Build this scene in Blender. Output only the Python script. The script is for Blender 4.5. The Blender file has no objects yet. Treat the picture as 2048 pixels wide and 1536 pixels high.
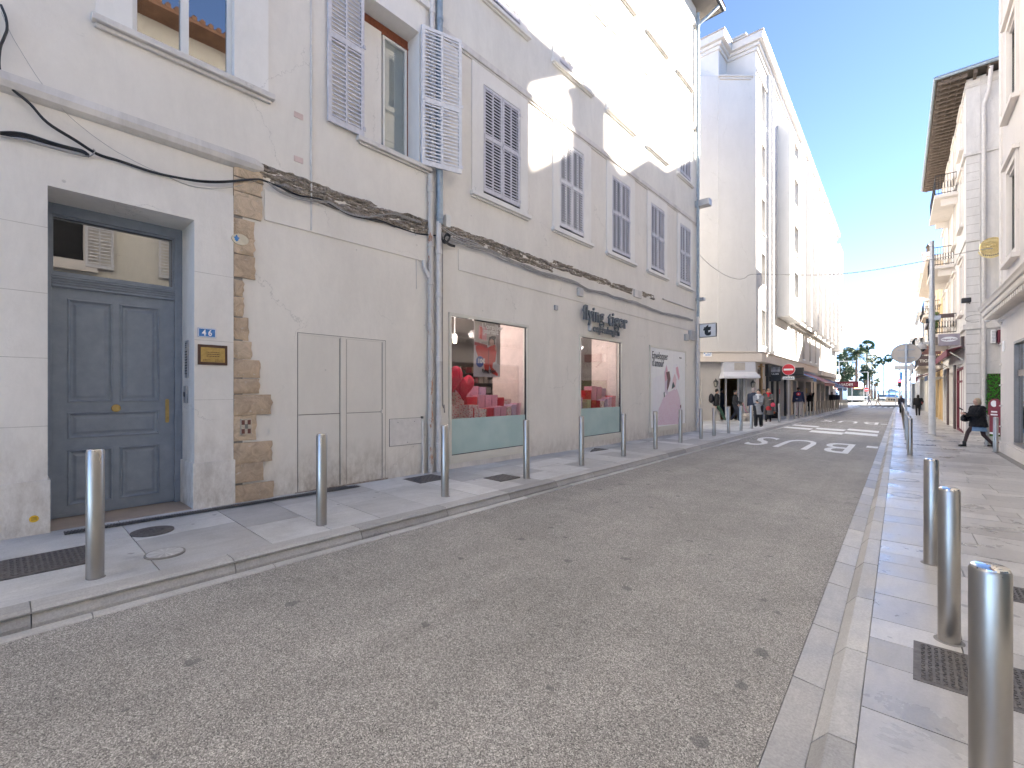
import bpy, bmesh, math, random
from mathutils import Vector, Matrix, noise
R=math.radians
random.seed(7)
scene=bpy.context.scene
COL=scene.collection
# ---------------------------------------------------------------- camera geometry helpers
F=913.;CX=1024.;HY=781.;CZ=1.62
AZ=math.atan(811/913.)
FWX,FWY=-math.sin(AZ),math.cos(AZ); RX,RY=math.cos(AZ),math.sin(AZ)
SL=.0088
def zs(y): return -SL*min(max(y,0),78)
def ray(px):
    u=(px-CX)/F; return FWX+RX*u, FWY+RY*u
def GG(px,py,base=.12):
    z=base
    for _ in range(50):
        d=F*(CZ-z)/(py-HY); a,b=ray(px); z=base+zs(b*d)
    return a*d,b*d,z
def AT(px,py,t):
    a,b=ray(px); return Vector((a*t,b*t,CZ+(HY-py)/F*t))
def FXp(px,py,X=-6.75):
    a,b=ray(px); d=X/a; return b*d, CZ+(HY-py)/F*d
KS=-.0235
def xl(y): return -4.38+KS*y      # left edge of the asphalt
def xr(y): return -.50+KS*y       # right edge of the asphalt
# ---------------------------------------------------------------- mesh builder
OFF={}
class MB:
    def __init__(s): s.v=[];s.f=[];s.m=[];s.sm=[];s.tone=[]
    def add(s,vs,fs,mi=0,smooth=False,tone=None):
        o=len(s.v); s.v+= [tuple(v) for v in vs]
        for f in fs:
            s.f.append(tuple(o+i for i in f)); s.m.append(mi); s.sm.append(smooth); s.tone.append(random.random() if tone is None else tone)
    def quad(s,a,b,c,d,mi=0,tone=None): s.add([a,b,c,d],[(0,1,2,3)],mi,False,tone)
    def box(s,x0,x1,y0,y1,z0,z1,mi=0,tone=None):
        s.add([(x0,y0,z0),(x1,y0,z0),(x1,y1,z0),(x0,y1,z0),(x0,y0,z1),(x1,y0,z1),(x1,y1,z1),(x0,y1,z1)],
              [(0,3,2,1),(4,5,6,7),(0,1,5,4),(1,2,6,5),(2,3,7,6),(3,0,4,7)],mi,False,random.random() if tone is None else tone)
    def fbox(s,fr,u0,u1,z0,z1,n0,n1,mi=0,tone=None):
        P=fr.p
        s.add([P(u0,z0,n0),P(u1,z0,n0),P(u1,z0,n1),P(u0,z0,n1),P(u0,z1,n0),P(u1,z1,n0),P(u1,z1,n1),P(u0,z1,n1)],
              [(0,1,2,3),(4,7,6,5),(0,4,5,1),(1,5,6,2),(2,6,7,3),(3,7,4,0)],mi,False,random.random() if tone is None else tone)
    def tube(s,pts,r,n=8,mi=0,caps=True,smooth=True):
        pts=[Vector(p) for p in pts]; rs=r if isinstance(r,(list,tuple)) else [r]*len(pts)
        vs=[];fs=[]
        up=None
        for i,p in enumerate(pts):
            t=(pts[min(i+1,len(pts)-1)]-pts[max(i-1,0)])
            if t.length<1e-9: t=Vector((0,0,1))
            t.normalize()
            if up is None:
                up=t.orthogonal().normalized()
            a=(up-t*up.dot(t))
            if a.length<1e-6: a=t.orthogonal()
            a.normalize(); up=a; b=t.cross(a)
            for k in range(n):
                w=2*math.pi*k/n; vs.append(p+(a*math.cos(w)+b*math.sin(w))*rs[i])
        for i in range(len(pts)-1):
            for k in range(n):
                k2=(k+1)%n; fs.append((i*n+k,i*n+k2,(i+1)*n+k2,(i+1)*n+k))
        s.add(vs,fs,mi,smooth)
        if caps:
            s.add(vs[:n],[tuple(range(n-1,-1,-1))],mi); s.add(vs[-n:],[tuple(range(n))],mi)
    def lathe(s,c,prof,n=16,mi=0,smooth=True,ax=None):
        # prof: (r,z) list around vertical axis at c
        vs=[];fs=[]
        for (r,z) in prof:
            for k in range(n):
                w=2*math.pi*k/n; vs.append((c[0]+r*math.cos(w),c[1]+r*math.sin(w),c[2]+z))
        for i in range(len(prof)-1):
            for k in range(n):
                k2=(k+1)%n; fs.append((i*n+k,i*n+k2,(i+1)*n+k2,(i+1)*n+k))
        fs.append(tuple(range(n-1,-1,-1))); fs.append(tuple((len(prof)-1)*n+k for k in range(n)))
        s.add(vs,fs,mi,smooth)
    def ell(s,c,r,n=12,m=8,mi=0,rot=None):
        vs=[];fs=[]
        c=Vector(c)
        for i in range(m+1):
            th=math.pi*i/m
            for k in range(n):
                w=2*math.pi*k/n
                p=Vector((r[0]*math.sin(th)*math.cos(w),r[1]*math.sin(th)*math.sin(w),r[2]*math.cos(th)))
                if rot is not None: p=rot@p
                vs.append(c+p)
        for i in range(m):
            for k in range(n):
                k2=(k+1)%n; fs.append((i*n+k,(i+1)*n+k,(i+1)*n+k2,i*n+k2))
        s.add(vs,fs,mi,True)
    def prism(s,pts,d,mi=0,tone=None):
        # pts: list of 3D points (planar outline), d: extrusion vector
        n=len(pts); pts=[Vector(p) for p in pts]; d=Vector(d)
        s.add(pts+[p+d for p in pts],[tuple(range(n-1,-1,-1)),tuple(range(n,2*n))]+[(i,(i+1)%n,n+(i+1)%n,n+i) for i in range(n)],mi,False,random.random() if tone is None else tone)
    def build(s,name,mats,parent=None,bevel=0,smooth=None,off=None):
        me=bpy.data.meshes.new(name)
        o=Vector((0,0,0))
        if off is not None: o=Vector(off)
        elif parent is not None: o=OFF.get(parent.name,Vector((0,0,0)))
        me.from_pydata([(v[0]-o.x,v[1]-o.y,v[2]-o.z) for v in s.v],[],s.f)
        if not isinstance(mats,(list,tuple)): mats=[mats]
        for m in mats: me.materials.append(m)
        for i,p in enumerate(me.polygons):
            p.material_index=s.m[i]; p.use_smooth=s.sm[i]
        at=me.attributes.new('tone','FLOAT','FACE')
        at.data.foreach_set('value',s.tone)
        me.update()
        if any(s.sm): me.set_sharp_from_angle(angle=R(42))
        ob=bpy.data.objects.new(name,me); COL.objects.link(ob)
        if parent is not None:
            ob.parent=parent; OFF[ob.name]=o
        else:
            ob.location=o; OFF[ob.name]=o
        if bevel:
            b=ob.modifiers.new('bevel','BEVEL'); b.width=bevel; b.segments=2; b.limit_method='ANGLE'; b.angle_limit=R(40)
        return ob
class Fr:
    def __init__(s,ox,oy,dx,dy,flip=1):
        l=math.hypot(dx,dy); s.o=(ox,oy); s.d=(dx/l,dy/l); s.n=(dy/l*flip,-dx/l*flip)
    def p(s,u,z,n=0): return (s.o[0]+s.d[0]*u+s.n[0]*n, s.o[1]+s.d[1]*u+s.n[1]*n, z)
def thing(name,label,cat,loc=(0,0,0),rz=0,group=None):
    o=bpy.data.objects.new(name,None); COL.objects.link(o); o.empty_display_size=.2
    o.location=loc; o.rotation_euler=(0,0,rz); OFF[o.name]=Vector(loc)
    tag(o,label,cat,group); return o
def tag(o,label,cat,group=None):
    o['label']=label; o['category']=cat
    if group: o['group']=group
    return o
def struct(o): o['kind']='structure'; return o
def copy_tree(o,parent=None):
    c=o.copy(); COL.objects.link(c); c.parent=parent
    OFF[c.name]=OFF.get(o.name,Vector((0,0,0)))
    for ch in [x for x in bpy.data.objects if x.parent==o]: copy_tree(ch,c)
    return c
def ordn(i):
    return ['first','second','third','fourth','fifth','sixth','seventh','eighth','ninth','tenth','eleventh','twelfth','thirteenth','fourteenth','fifteenth','sixteenth','seventeenth','eighteenth','nineteenth','twentieth','twenty-first','twenty-second','twenty-third','twenty-fourth','twenty-fifth','twenty-sixth','twenty-seventh','twenty-eighth','twenty-ninth','thirtieth','thirty-first','thirty-second','thirty-third','thirty-fourth','thirty-fifth','thirty-sixth','thirty-seventh','thirty-eighth','thirty-ninth','fortieth'][i]
# wall sheet with real openings; holes = (u0,u1,z0,z1,depth)
def wallgrid(mb,fr,u0,u1,z0,z1,holes,n=0,mi=0,rev=None,back=None):
    us=sorted(set([u0,u1]+[min(max(h[i],u0),u1) for h in holes for i in (0,1)]))
    zz=sorted(set([z0,z1]+[min(max(h[i],z0),z1) for h in holes for i in (2,3)]))
    P=fr.p
    for i in range(len(us)-1):
        for j in range(len(zz)-1):
            cu=(us[i]+us[i+1])/2; cz=(zz[j]+zz[j+1])/2
            if any(h[0]<cu<h[1] and h[2]<cz<h[3] for h in holes): continue
            mb.quad(P(us[i],zz[j],n),P(us[i],zz[j+1],n),P(us[i+1],zz[j+1],n),P(us[i+1],zz[j],n),mi,.5)
    rm=mi if rev is None else rev
    for h in holes:
        a,b,c,d,dp=h[:5]; m=n-dp
        mb.quad(P(a,c,n),P(a,d,n),P(a,d,m),P(a,c,m),rm,.5)
        mb.quad(P(b,c,n),P(b,c,m),P(b,d,m),P(b,d,n),rm,.5)
        mb.quad(P(a,d,n),P(b,d,n),P(b,d,m),P(a,d,m),rm,.5)
        mb.quad(P(a,c,n),P(a,c,m),P(b,c,m),P(b,c,n),rm,.5)
        if back is not None: mb.quad(P(a,c,m),P(a,d,m),P(b,d,m),P(b,c,m),back,.5)
def text_into(mb,txt,org,right,up,size,extr=.01,mi=0,off=0.0,sx=1.0,align='LEFT',space=1.0):
    cu=bpy.data.curves.new('t','FONT'); cu.body=txt; cu.size=size; cu.extrude=extr; cu.offset=off; cu.align_x=align; cu.resolution_u=3; cu.space_character=space
    ob=bpy.data.objects.new('t',cu); COL.objects.link(ob)
    dg=bpy.context.evaluated_depsgraph_get(); me=bpy.data.meshes.new_from_object(ob.evaluated_get(dg))
    r=Vector(right).normalized(); u=Vector(up).normalized(); n=r.cross(u); o=Vector(org)
    vs=[o+r*v.co.x*sx+u*v.co.y+n*v.co.z for v in me.vertices]
    mb.add(vs,[tuple(p.vertices) for p in me.polygons],mi,False,.5)
    bpy.data.objects.remove(ob); bpy.data.curves.remove(cu); bpy.data.meshes.remove(me)
# ---------------------------------------------------------------- materials
class NT:
    def __init__(s,name):
        s.m=bpy.data.materials.new(name); s.m.use_nodes=True; s.t=s.m.node_tree; s.t.nodes.clear()
        s.out=s.n('ShaderNodeOutputMaterial'); s.b=s.n('ShaderNodeBsdfPrincipled'); s.l(s.b,0,s.out,0)
        s.tc=s.n('ShaderNodeTexCoord')
    def n(s,t,**k):
        x=s.t.nodes.new(t)
        for a,b in k.items(): setattr(x,a,b)
        return x
    def l(s,a,i,b,j): s.t.links.new(a.outputs[i],b.inputs[j])
    def map(s,scale=(1,1,1),src=3):
        m=s.n('ShaderNodeMapping'); m.inputs['Scale'].default_value=scale; s.l(s.tc,src,m,0); return m
    def noise(s,scale,detail=4,rough=.55,mp=None,dist=0):
        x=s.n('ShaderNodeTexNoise'); x.inputs['Scale'].default_value=scale; x.inputs['Detail'].default_value=detail; x.inputs['Roughness'].default_value=rough; x.inputs['Distortion'].default_value=dist
        s.l(mp if mp else s.tc,0 if mp else 3,x,0); return x
    def vor(s,scale,mp=None,feature='F1'):
        x=s.n('ShaderNodeTexVoronoi'); x.inputs['Scale'].default_value=scale; x.feature=feature
        s.l(mp if mp else s.tc,0 if mp else 3,x,0); return x
    def ramp(s,src,i,stops,interp='LINEAR'):
        r=s.n('ShaderNodeValToRGB'); r.color_ramp.interpolation=interp
        e=r.color_ramp.elements
        while len(e)<len(stops): e.new(.5)
        for k,(p,c) in enumerate(stops):
            e[k].position=p; e[k].color=(c,c,c,1) if isinstance(c,(int,float)) else tuple(c)+(1,)
        s.l(src,i,r,0); return r
    def mix(s,fac,a,b,mode='MIX'):
        x=s.n('ShaderNodeMix',data_type='RGBA',blend_type=mode)
        for k,v in ((0,fac),(6,a),(7,b)):
            if isinstance(v,tuple) and len(v)==2 and hasattr(v[0],'outputs'): s.t.links.new(v[0].outputs[v[1]],x.inputs[k])
            elif hasattr(v,'outputs'): s.t.links.new(v.outputs[0],x.inputs[k])
            elif isinstance(v,(int,float)): x.inputs[k].default_value=v if k==0 else (v,v,v,1)
            else: x.inputs[k].default_value=tuple(v)+(1,)
        return (x,2)
    def set(s,inp,v):
        if isinstance(v,tuple) and len(v)==2 and hasattr(v[0],'outputs'): s.t.links.new(v[0].outputs[v[1]],s.b.inputs[inp])
        elif hasattr(v,'outputs'): s.t.links.new(v.outputs[0],s.b.inputs[inp])
        elif isinstance(v,(tuple,list)): s.b.inputs[inp].default_value=tuple(v)+(1,)
        else: s.b.inputs[inp].default_value=v
    def bump(s,src,i,strength=.3,dist=.01,prev=None):
        b=s.n('ShaderNodeBump'); b.inputs['Strength'].default_value=strength; b.inputs['Distance'].default_value=dist
        s.l(src,i,b,'Height')
        if prev: s.l(prev,0,b,'Normal')
        s.l(b,0,s.b,'Normal'); return b
def plain(name,col,rough=.6,metal=0,var=.12,scale=6,bump=0.,bscale=40,spec=.5,emit=None,es=0):
    t=NT(name)
    n=t.noise(scale,5,.6)
    r=t.ramp(n,0,[(.3,1-var),(.7,1+var*.6)])
    c=t.mix(1.0,tuple(col),(r,0),'MULTIPLY'); t.set('Base Color',c)
    n2=t.noise(scale*3,3); r2=t.ramp(n2,0,[(.3,max(0,rough-.07)),(.7,min(1,rough+.07))]); t.set('Roughness',(r2,0))
    t.set('Metallic',metal); t.set('Specular IOR Level',spec)
    if bump:
        nb=t.noise(bscale,4); t.bump(nb,0,bump,.005)
    if emit: t.set('Emission Color',emit); t.set('Emission Strength',es)
    return t.m
def stucco(name,col,var=.06,streak=.1,dirt=.18,bumps=.25,warm=(.78,.70,.60),rough=.9,dz=(0.,.9)):
    t=NT(name)
    big=t.noise(.55,5,.6); fine=t.noise(9,6,.65)
    st=t.noise(1.0,6,.75,t.map((1.6,1.6,.5)),.4)
    c=t.mix(1.,tuple(col),(t.ramp(big,0,[(.3,1-var),(.7,1+var*.5)]),0),'MULTIPLY')
    c=t.mix(1.,c,(t.ramp(fine,0,[(.3,1-var*.5),(.7,1.0)]),0),'MULTIPLY')
    c=t.mix(1.,c,(t.ramp(st,0,[(.35,1-streak),(.6,1.0)]),0),'MULTIPLY')
    # splash stains rising from the pavement (geometry z in world metres)
    g=t.n('ShaderNodeNewGeometry'); sx=t.n('ShaderNodeSeparateXYZ'); t.l(g,0,sx,0)
    mr=t.n('ShaderNodeMapRange'); t.l(sx,2,mr,0); mr.inputs[1].default_value=dz[0]; mr.inputs[2].default_value=dz[1]; mr.inputs[3].default_value=1; mr.inputs[4].default_value=0
    mm=t.n('ShaderNodeMath',operation='MULTIPLY'); t.l(mr,0,mm,0); st2=t.noise(2.2,5,.75,t.map((3,3,1.5))); rr=t.ramp(st2,0,[(.35,0.),(.68,1.)]); t.l(rr,0,mm,1)
    m2=t.n('ShaderNodeMath',operation='MULTIPLY'); t.l(mm,0,m2,0); m2.inputs[1].default_value=dirt*2.2
    c=t.mix((m2,0),c,tuple(x*y*.55 for x,y in zip(col,warm)))
    # scattered scuffs
    v=t.vor(1.7); sc=t.ramp(v,0,[(.02,1.),(.035,0.)]); n3=t.noise(30,3); m3=t.n('ShaderNodeMath',operation='MULTIPLY'); t.l(sc,0,m3,0); t.l(n3,0,m3,1)
    c=t.mix((m3,0),c,tuple(x*.5 for x in col))
    wn=t.noise(2.2,5,.7); mw=t.n('ShaderNodeVectorMath',operation='MULTIPLY_ADD'); t.l(wn,1,mw,0); mw.inputs[1].default_value=(.5,.5,.5); t.l(t.tc,3,mw,2)
    cr=t.n('ShaderNodeTexVoronoi',feature='DISTANCE_TO_EDGE'); cr.inputs['Scale'].default_value=.55; t.l(mw,0,cr,0); rc=t.ramp(cr,0,[(0.,.45),(.004,0.)]); mk=t.noise(.8,2); rk=t.ramp(mk,0,[(.52,0.),(.58,1.)]); mc=t.n('ShaderNodeMath',operation='MULTIPLY'); t.l(rc,0,mc,0); t.l(rk,0,mc,1); c=t.mix((mc,0),c,tuple(x*.45 for x in col))
    t.set('Base Color',c); t.set('Roughness',rough); t.set('Specular IOR Level',.25)
    b=t.bump(fine,0,bumps,.012); nb=t.noise(60,4,.7); t.bump(nb,0,bumps*.6,.004,b)
    return t.m
M={}
M['wallA1']=stucco('stucco_left',(.80,.76,.70),.06,.07,.28,dz=(.1,.85))
M['wallA2']=stucco('stucco_shop',(.80,.765,.71),.06,.07,.26,dz=(.0,.7))
M['wallA2up']=stucco('stucco_shop_upper',(.79,.77,.72),.06,.10,.0)
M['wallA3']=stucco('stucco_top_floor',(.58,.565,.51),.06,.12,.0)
M['trim']=stucco('trim_white',(.84,.82,.785),.04,.08,.0,bumps=.12)
M['string']=stucco('string_course',(.74,.71,.68),.08,.22,.0,bumps=.2)
M['lime']=stucco('limestone_pilaster',(.82,.79,.745),.07,.10,.34,warm=(.7,.6,.5),bumps=.5,dz=(.05,1.5))
M['wallB']=stucco('white_render',(.52,.515,.51),.03,.06,.05,bumps=.08,dz=(-.3,.5))
M['trimB']=stucco('grey_white_render',(.46,.45,.44),.03,.06,.0,bumps=.08)  # trim render; its darker tone also puts extra shade into the window reveals
M['wallR1']=stucco('beige_render',(.76,.70,.65),.04,.05,.1,dz=(-.3,.5))
M['trimR1']=stucco('pale_beige_trim',(.80,.74,.68),.04,.06,.0)
M['wallR2']=stucco('pale_grey_render',(.74,.715,.69),.07,.15,.1,dz=(-.3,.6))
M['wallR3']=stucco('ochre_render',(.74,.55,.30),.06,.1,.05)
M['wallR4']=stucco('cream_render',(.78,.74,.66),.06,.1,.05)
M['wallR5']=stucco('bluish_white_render',(.62,.62,.62),.06,.1,.05)
M['shopgrey']=plain('grey_shopfront_paint',(.44,.42,.40),.55,0,.05,3,.05)
M['shutter']=plain('mauve_grey_shutter_paint',(.62,.61,.65),.6,0,.16,14,.15,70)
M['shutterW']=plain('white_shutter_paint',(.74,.73,.74),.6,0,.12,14,.15,70)
M['white']=plain('white_lacquer',(.72,.72,.70),.35,0,.05)
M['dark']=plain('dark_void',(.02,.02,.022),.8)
M['room']=plain('dim_room',(.10,.09,.08),.9)
M['curtain']=plain('blind_cloth',(.42,.46,.48),.9,0,.1,30)
M['door']=plain('blue_grey_door_paint',(.225,.265,.325),.45,0,.13,7,.16,70)
M['brass']=plain('worn_brass',(.46,.33,.13),.38,.9,.25,20)
M['zinc']=plain('zinc_pipe',(.33,.39,.43),.5,.35,.2,9,.1)
M['pipe']=plain('painted_pipe',(.68,.65,.62),.6,0,.10,9,.1)
M['iron']=plain('cast_iron',(.15,.14,.135),.6,.3,.35,25,.4,60)
M['black']=plain('black_rubber',(.02,.021,.024),.5,0,.2)
M['cgrey']=plain('grey_cable',(.36,.35,.34),.6,0,.2,20)
M['cwhite']=plain('white_cable',(.62,.61,.6),.6)
M['signgrey']=plain('slate_letters',(.125,.145,.16),.5)
M['frame']=plain('cream_aluminium',(.68,.655,.58),.45,0,.04)
M['gold']=plain('gilded_metal',(.78,.62,.30),.3,.85,.2,18)
M['red']=plain('red_paint',(.62,.02,.03),.4,0,.05)
M['signwhite']=plain('sign_white',(.86,.86,.86),.4,0,.04)
M['signback']=plain('sign_back_beige',(.50,.45,.40),.5,0,.08)
M['galv']=plain('galvanised_steel',(.40,.41,.43),.42,.6,.12,12)
M['polew']=plain('pale_pole_paint',(.62,.62,.62),.5,0,.12,4)
M['blueplate']=plain('blue_enamel',(.05,.20,.50),.25,0,.05)
M['wood']=plain('dark_wood',(.07,.03,.02),.4,0,.3,12)
M['brown']=plain('chocolate_brown_panel',(.085,.055,.05),.5)
M['eave']=plain('eave_boards',(.10,.08,.06),.8,0,.35,3,.3)
M['tile']=plain('roof_tile',(.36,.20,.13),.85,0,.3,3,.4)
M['burg']=plain('burgundy_canvas',(.16,.025,.045),.75,0,.1)
M['bluecan']=plain('blue_canvas',(.10,.22,.50),.8)
M['navycan']=plain('navy_canvas',(.035,.07,.15),.8)
M['wine']=plain('faded_wine_canvas',(.23,.10,.11),.8)
M['plast']=plain('grey_plastic',(.5,.49,.48),.5)
M['lens']=plain('black_lens',(.01,.01,.012),.1)
M['interior']=plain('shop_warm_wall',(.55,.45,.38),.8)
M['pinkwall']=plain('shop_pale_pink_wall',(.72,.60,.56),.8)
M['sea']=plain('sea_water',(.06,.16,.22),.25,0,.2,.05)
M['asphD']=plain('dark_asphalt',(.07,.07,.072),.8)
M['bark']=plain('palm_bark',(.14,.10,.075),.9,0,.3,8,.6,30)
M['sand']=plain('promenade_paving',(.24,.23,.22),.85,0,.1,.5)
def brushed():
    t=NT('brushed_steel'); w=t.noise(3.,4,.6); n=t.noise(1,3,.6,t.map((9,9,1.2)))
    c=t.mix(1.,(.47,.45,.42),(t.ramp(w,0,[(.3,.88),(.7,1.0)]),0),'MULTIPLY'); g=t.n('ShaderNodeNewGeometry')
    t.set('Base Color',c); t.set('Metallic',1.); t.set('Roughness',(t.ramp(n,0,[(.3,.26),(.7,.36)]),0)); t.set('Anisotropic',.6); return t.m
M['steel']=brushed()
t=NT('polished_steel'); t.set('Base Color',(.72,.71,.70)); t.set('Metallic',1.); t.set('Roughness',.10); n=t.noise(25,3); t.bump(n,0,.04,.002); M['polish']=t.m
def glass(name,tint=(1,1,1),refl=1.0,rough=0.0,base=.06):
    m=bpy.data.materials.new(name); m.use_nodes=True; t=m.node_tree; t.nodes.clear()
    o=t.nodes.new('ShaderNodeOutputMaterial'); mx=t.nodes.new('ShaderNodeMixShader'); tr=t.nodes.new('ShaderNodeBsdfTransparent'); gl=t.nodes.new('ShaderNodeBsdfGlossy'); ge=t.nodes.new('ShaderNodeNewGeometry'); dt=t.nodes.new('ShaderNodeVectorMath'); dt.operation='DOT_PRODUCT'; ab=t.nodes.new('ShaderNodeMath'); ab.operation='ABSOLUTE'; om=t.nodes.new('ShaderNodeMath'); om.operation='SUBTRACT'; om.inputs[0].default_value=1; pw=t.nodes.new('ShaderNodeMath'); pw.operation='POWER'; pw.inputs[1].default_value=4.2; fr=t.nodes.new('ShaderNodeMath'); fr.operation='MULTIPLY_ADD'; fr.inputs[1].default_value=.9; fr.inputs[2].default_value=.04; t.links.new(ge.outputs['Incoming'],dt.inputs[0]); t.links.new(ge.outputs['Normal'],dt.inputs[1]); t.links.new(dt.outputs['Value'],ab.inputs[0]); t.links.new(ab.outputs[0],om.inputs[1]); t.links.new(om.outputs[0],pw.inputs[0]); t.links.new(pw.outputs[0],fr.inputs[0])
    tr.inputs[0].default_value=tint+(1,); gl.inputs[1].default_value=rough
    ma=t.nodes.new('ShaderNodeMath'); ma.operation='MULTIPLY_ADD'; ma.inputs[1].default_value=refl; ma.inputs[2].default_value=base
    nz=t.nodes.new('ShaderNodeTexNoise'); nz.inputs['Scale'].default_value=1.2; bp=t.nodes.new('ShaderNodeBump'); bp.inputs['Strength'].default_value=.02; bp.inputs['Distance'].default_value=.02
    tc=t.nodes.new('ShaderNodeTexCoord'); t.links.new(tc.outputs[3],nz.inputs[0]); t.links.new(nz.outputs[0],bp.inputs['Height']); t.links.new(bp.outputs[0],gl.inputs['Normal'])
    t.links.new(fr.outputs[0],ma.inputs[0]); t.links.new(ma.outputs[0],mx.inputs[0]); t.links.new(tr.outputs[0],mx.inputs[1]); t.links.new(gl.outputs[0],mx.inputs[2]); t.links.new(mx.outputs[0],o.inputs[0])
    return m
M['glass']=glass('window_glass',(.9,.92,.91),1.2)
M['shopglass']=glass('shop_glass',(.95,.93,.92),1.0,0,.09)
M['glassdark']=glass('dark_window_glass',(.25,.28,.28),1.6,0,.25)
t=NT('frosted_mint_glass'); n=t.noise(2,4); t.set('Base Color',t.mix((t.ramp(n,0,[(.35,0.),(.65,1.)]),0),(.40,.54,.53),(.47,.60,.58))); t.set('Roughness',.22); M['frost']=t.m
def asphalt():
    t=NT('light_asphalt')
    v=t.vor(190); v2=t.vor(330); n=t.noise(.5,5,.6); n2=t.noise(3.,5,.7); n3=t.noise(240,3,.6)
    tt=t.n('ShaderNodeSeparateColor'); t.l(v,1,tt,0)
    grains=t.ramp(tt,0,[(0.,(.095,.09,.084)),(.22,(.19,.181,.166)),(.5,(.285,.271,.249)),(.8,(.39,.371,.342)),(1.,(.60,.575,.53))])
    t3=t.n('ShaderNodeSeparateColor'); t.l(v2,1,t3,0)
    g2=t.ramp(t3,1,[(0.,.70),(1.,1.30)])
    c=t.mix(1.,(grains,0),(g2,0),'MULTIPLY')
    c=t.mix(1.,c,(t.ramp(n,0,[(.3,.84),(.7,1.1)]),0),'MULTIPLY')
    c=t.mix(1.,c,(t.ramp(n2,0,[(.3,.88),(.65,1.05)]),0),'MULTIPLY')
    lane=t.noise(1.0,4,.6,t.map((1.6,.06,1)),.3); c=t.mix(1.,c,(t.ramp(lane,0,[(.3,.88),(.7,1.08)]),0),'MULTIPLY')
    pv=t.noise(13,5,.7); c=t.mix(1.,c,(t.ramp(pv,0,[(.28,.84),(.42,1.0)]),0),'MULTIPLY')
    # gum and oil spots
    dn=t.noise(7,3,.6); mv=t.n('ShaderNodeVectorMath',operation='MULTIPLY_ADD'); t.l(dn,1,mv,0); mv.inputs[1].default_value=(.12,.12,.12); t.l(t.tc,3,mv,2)
    sp=t.n('ShaderNodeTexVoronoi'); sp.inputs['Scale'].default_value=2.8; t.l(mv,0,sp,0)
    s2=t.n('ShaderNodeSeparateColor'); t.l(sp,1,s2,0)
    thr=t.n('ShaderNodeMath',operation='MULTIPLY'); t.l(s2,0,thr,0); thr.inputs[1].default_value=.155
    lt=t.n('ShaderNodeMath',operation='SUBTRACT'); t.l(thr,0,lt,0); t.l(sp,0,lt,1)
    r=t.ramp(lt,0,[(.0,0.),(.02,.55)])
    c=t.mix((r,0),c,(.085,.085,.09))
    sp2=t.vor(.85); s4=t.n('ShaderNodeSeparateColor'); t.l(sp2,1,s4,0)
    # fine cracks
    wn=t.noise(1.6,5,.65); mw=t.n('ShaderNodeVectorMath',operation='MULTIPLY_ADD'); t.l(wn,1,mw,0); mw.inputs[1].default_value=(1.2,1.2,.0); t.l(t.tc,3,mw,2)
    cr=t.n('ShaderNodeTexVoronoi',feature='DISTANCE_TO_EDGE'); cr.inputs['Scale'].default_value=.33; t.l(mw,0,cr,0)
    rc=t.ramp(cr,0,[(0.,.5),(.004,0.)]); msk=t.noise(.4,2); rk=t.ramp(msk,0,[(.52,0.),(.60,1.)])
    mm=t.n('ShaderNodeMath',operation='MULTIPLY'); t.l(rc,0,mm,0); t.l(rk,0,mm,1)
    c=t.mix((mm,0),c,(.04,.04,.04))
    t.set('Base Color',c); t.set('Roughness',.72); t.set('Specular IOR Level',.45)
    t.bump(v,0,.35,.003); return t.m
M['asph']=asphalt()
def slab(name,c1,c2,grain=.12,spots=.5,rough=(.35,.7)):
    t=NT(name)
    a=t.n('ShaderNodeAttribute',attribute_name='tone')
    base=t.ramp(a,2,[(0.,tuple(x*.84 for x in c1)),(.35,c1),(.7,c2),(.9,tuple(x*1.05 for x in c2)),(1.,tuple(x*1.18 for x in c2))])
    n=t.noise(1.8,6,.65,None,.6); f=t.noise(70,5,.7); b=t.noise(.35,3); ss=t.noise(2.2,6,.7,t.map((3.5,.8,1)),1.2)
    c=t.mix(1.,(base,0),(t.ramp(n,0,[(.28,.76),(.5,1.0),(.72,1.15)]),0),'MULTIPLY')
    c=t.mix(1.,c,(t.ramp(f,0,[(.3,1-grain),(.7,1+grain)]),0),'MULTIPLY')
    c=t.mix(1.,c,(t.ramp(ss,0,[(.35,.93),(.62,1.06)]),0),'MULTIPLY')
    dn=t.noise(9,3,.6); mv=t.n('ShaderNodeVectorMath',operation='MULTIPLY_ADD'); t.l(dn,1,mv,0); mv.inputs[1].default_value=(.07,.07,.07); t.l(t.tc,3,mv,2)
    sp=t.n('ShaderNodeTexVoronoi'); sp.inputs['Scale'].default_value=3.2; t.l(mv,0,sp,0)
    s2=t.n('ShaderNodeSeparateColor'); t.l(sp,1,s2,0)
    thr=t.n('ShaderNodeMath',operation='MULTIPLY'); t.l(s2,0,thr,0); thr.inputs[1].default_value=.12
    lt=t.n('ShaderNodeMath',operation='SUBTRACT'); t.l(thr,0,lt,0); t.l(sp,0,lt,1)
    c=t.mix((t.ramp(lt,0,[(.0,0.),(.015,spots)]),0),c,(.11,.11,.115))
    t.set('Base Color',c)
    t.set('Roughness',(t.ramp(n,0,[(.3,rough[0]),(.7,rough[1])]),0)); t.set('Specular IOR Level',.6)
    b1=t.bump(n,0,.25,.01); t.bump(f,0,.25,.003,b1); return t.m
M['slabL']=slab('grey_limestone_slabs',(.45,.45,.445),(.54,.54,.53))
M['slabR']=slab('warm_limestone_slabs',(.41,.395,.38),(.49,.475,.455),.1,.5,(.22,.5))
M['kerb']=slab('kerb_stone',(.39,.38,.365),(.47,.46,.44),.2,.3)
M['mortar']=plain('mortar',(.26,.25,.235),.95,0,.2,20)
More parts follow.
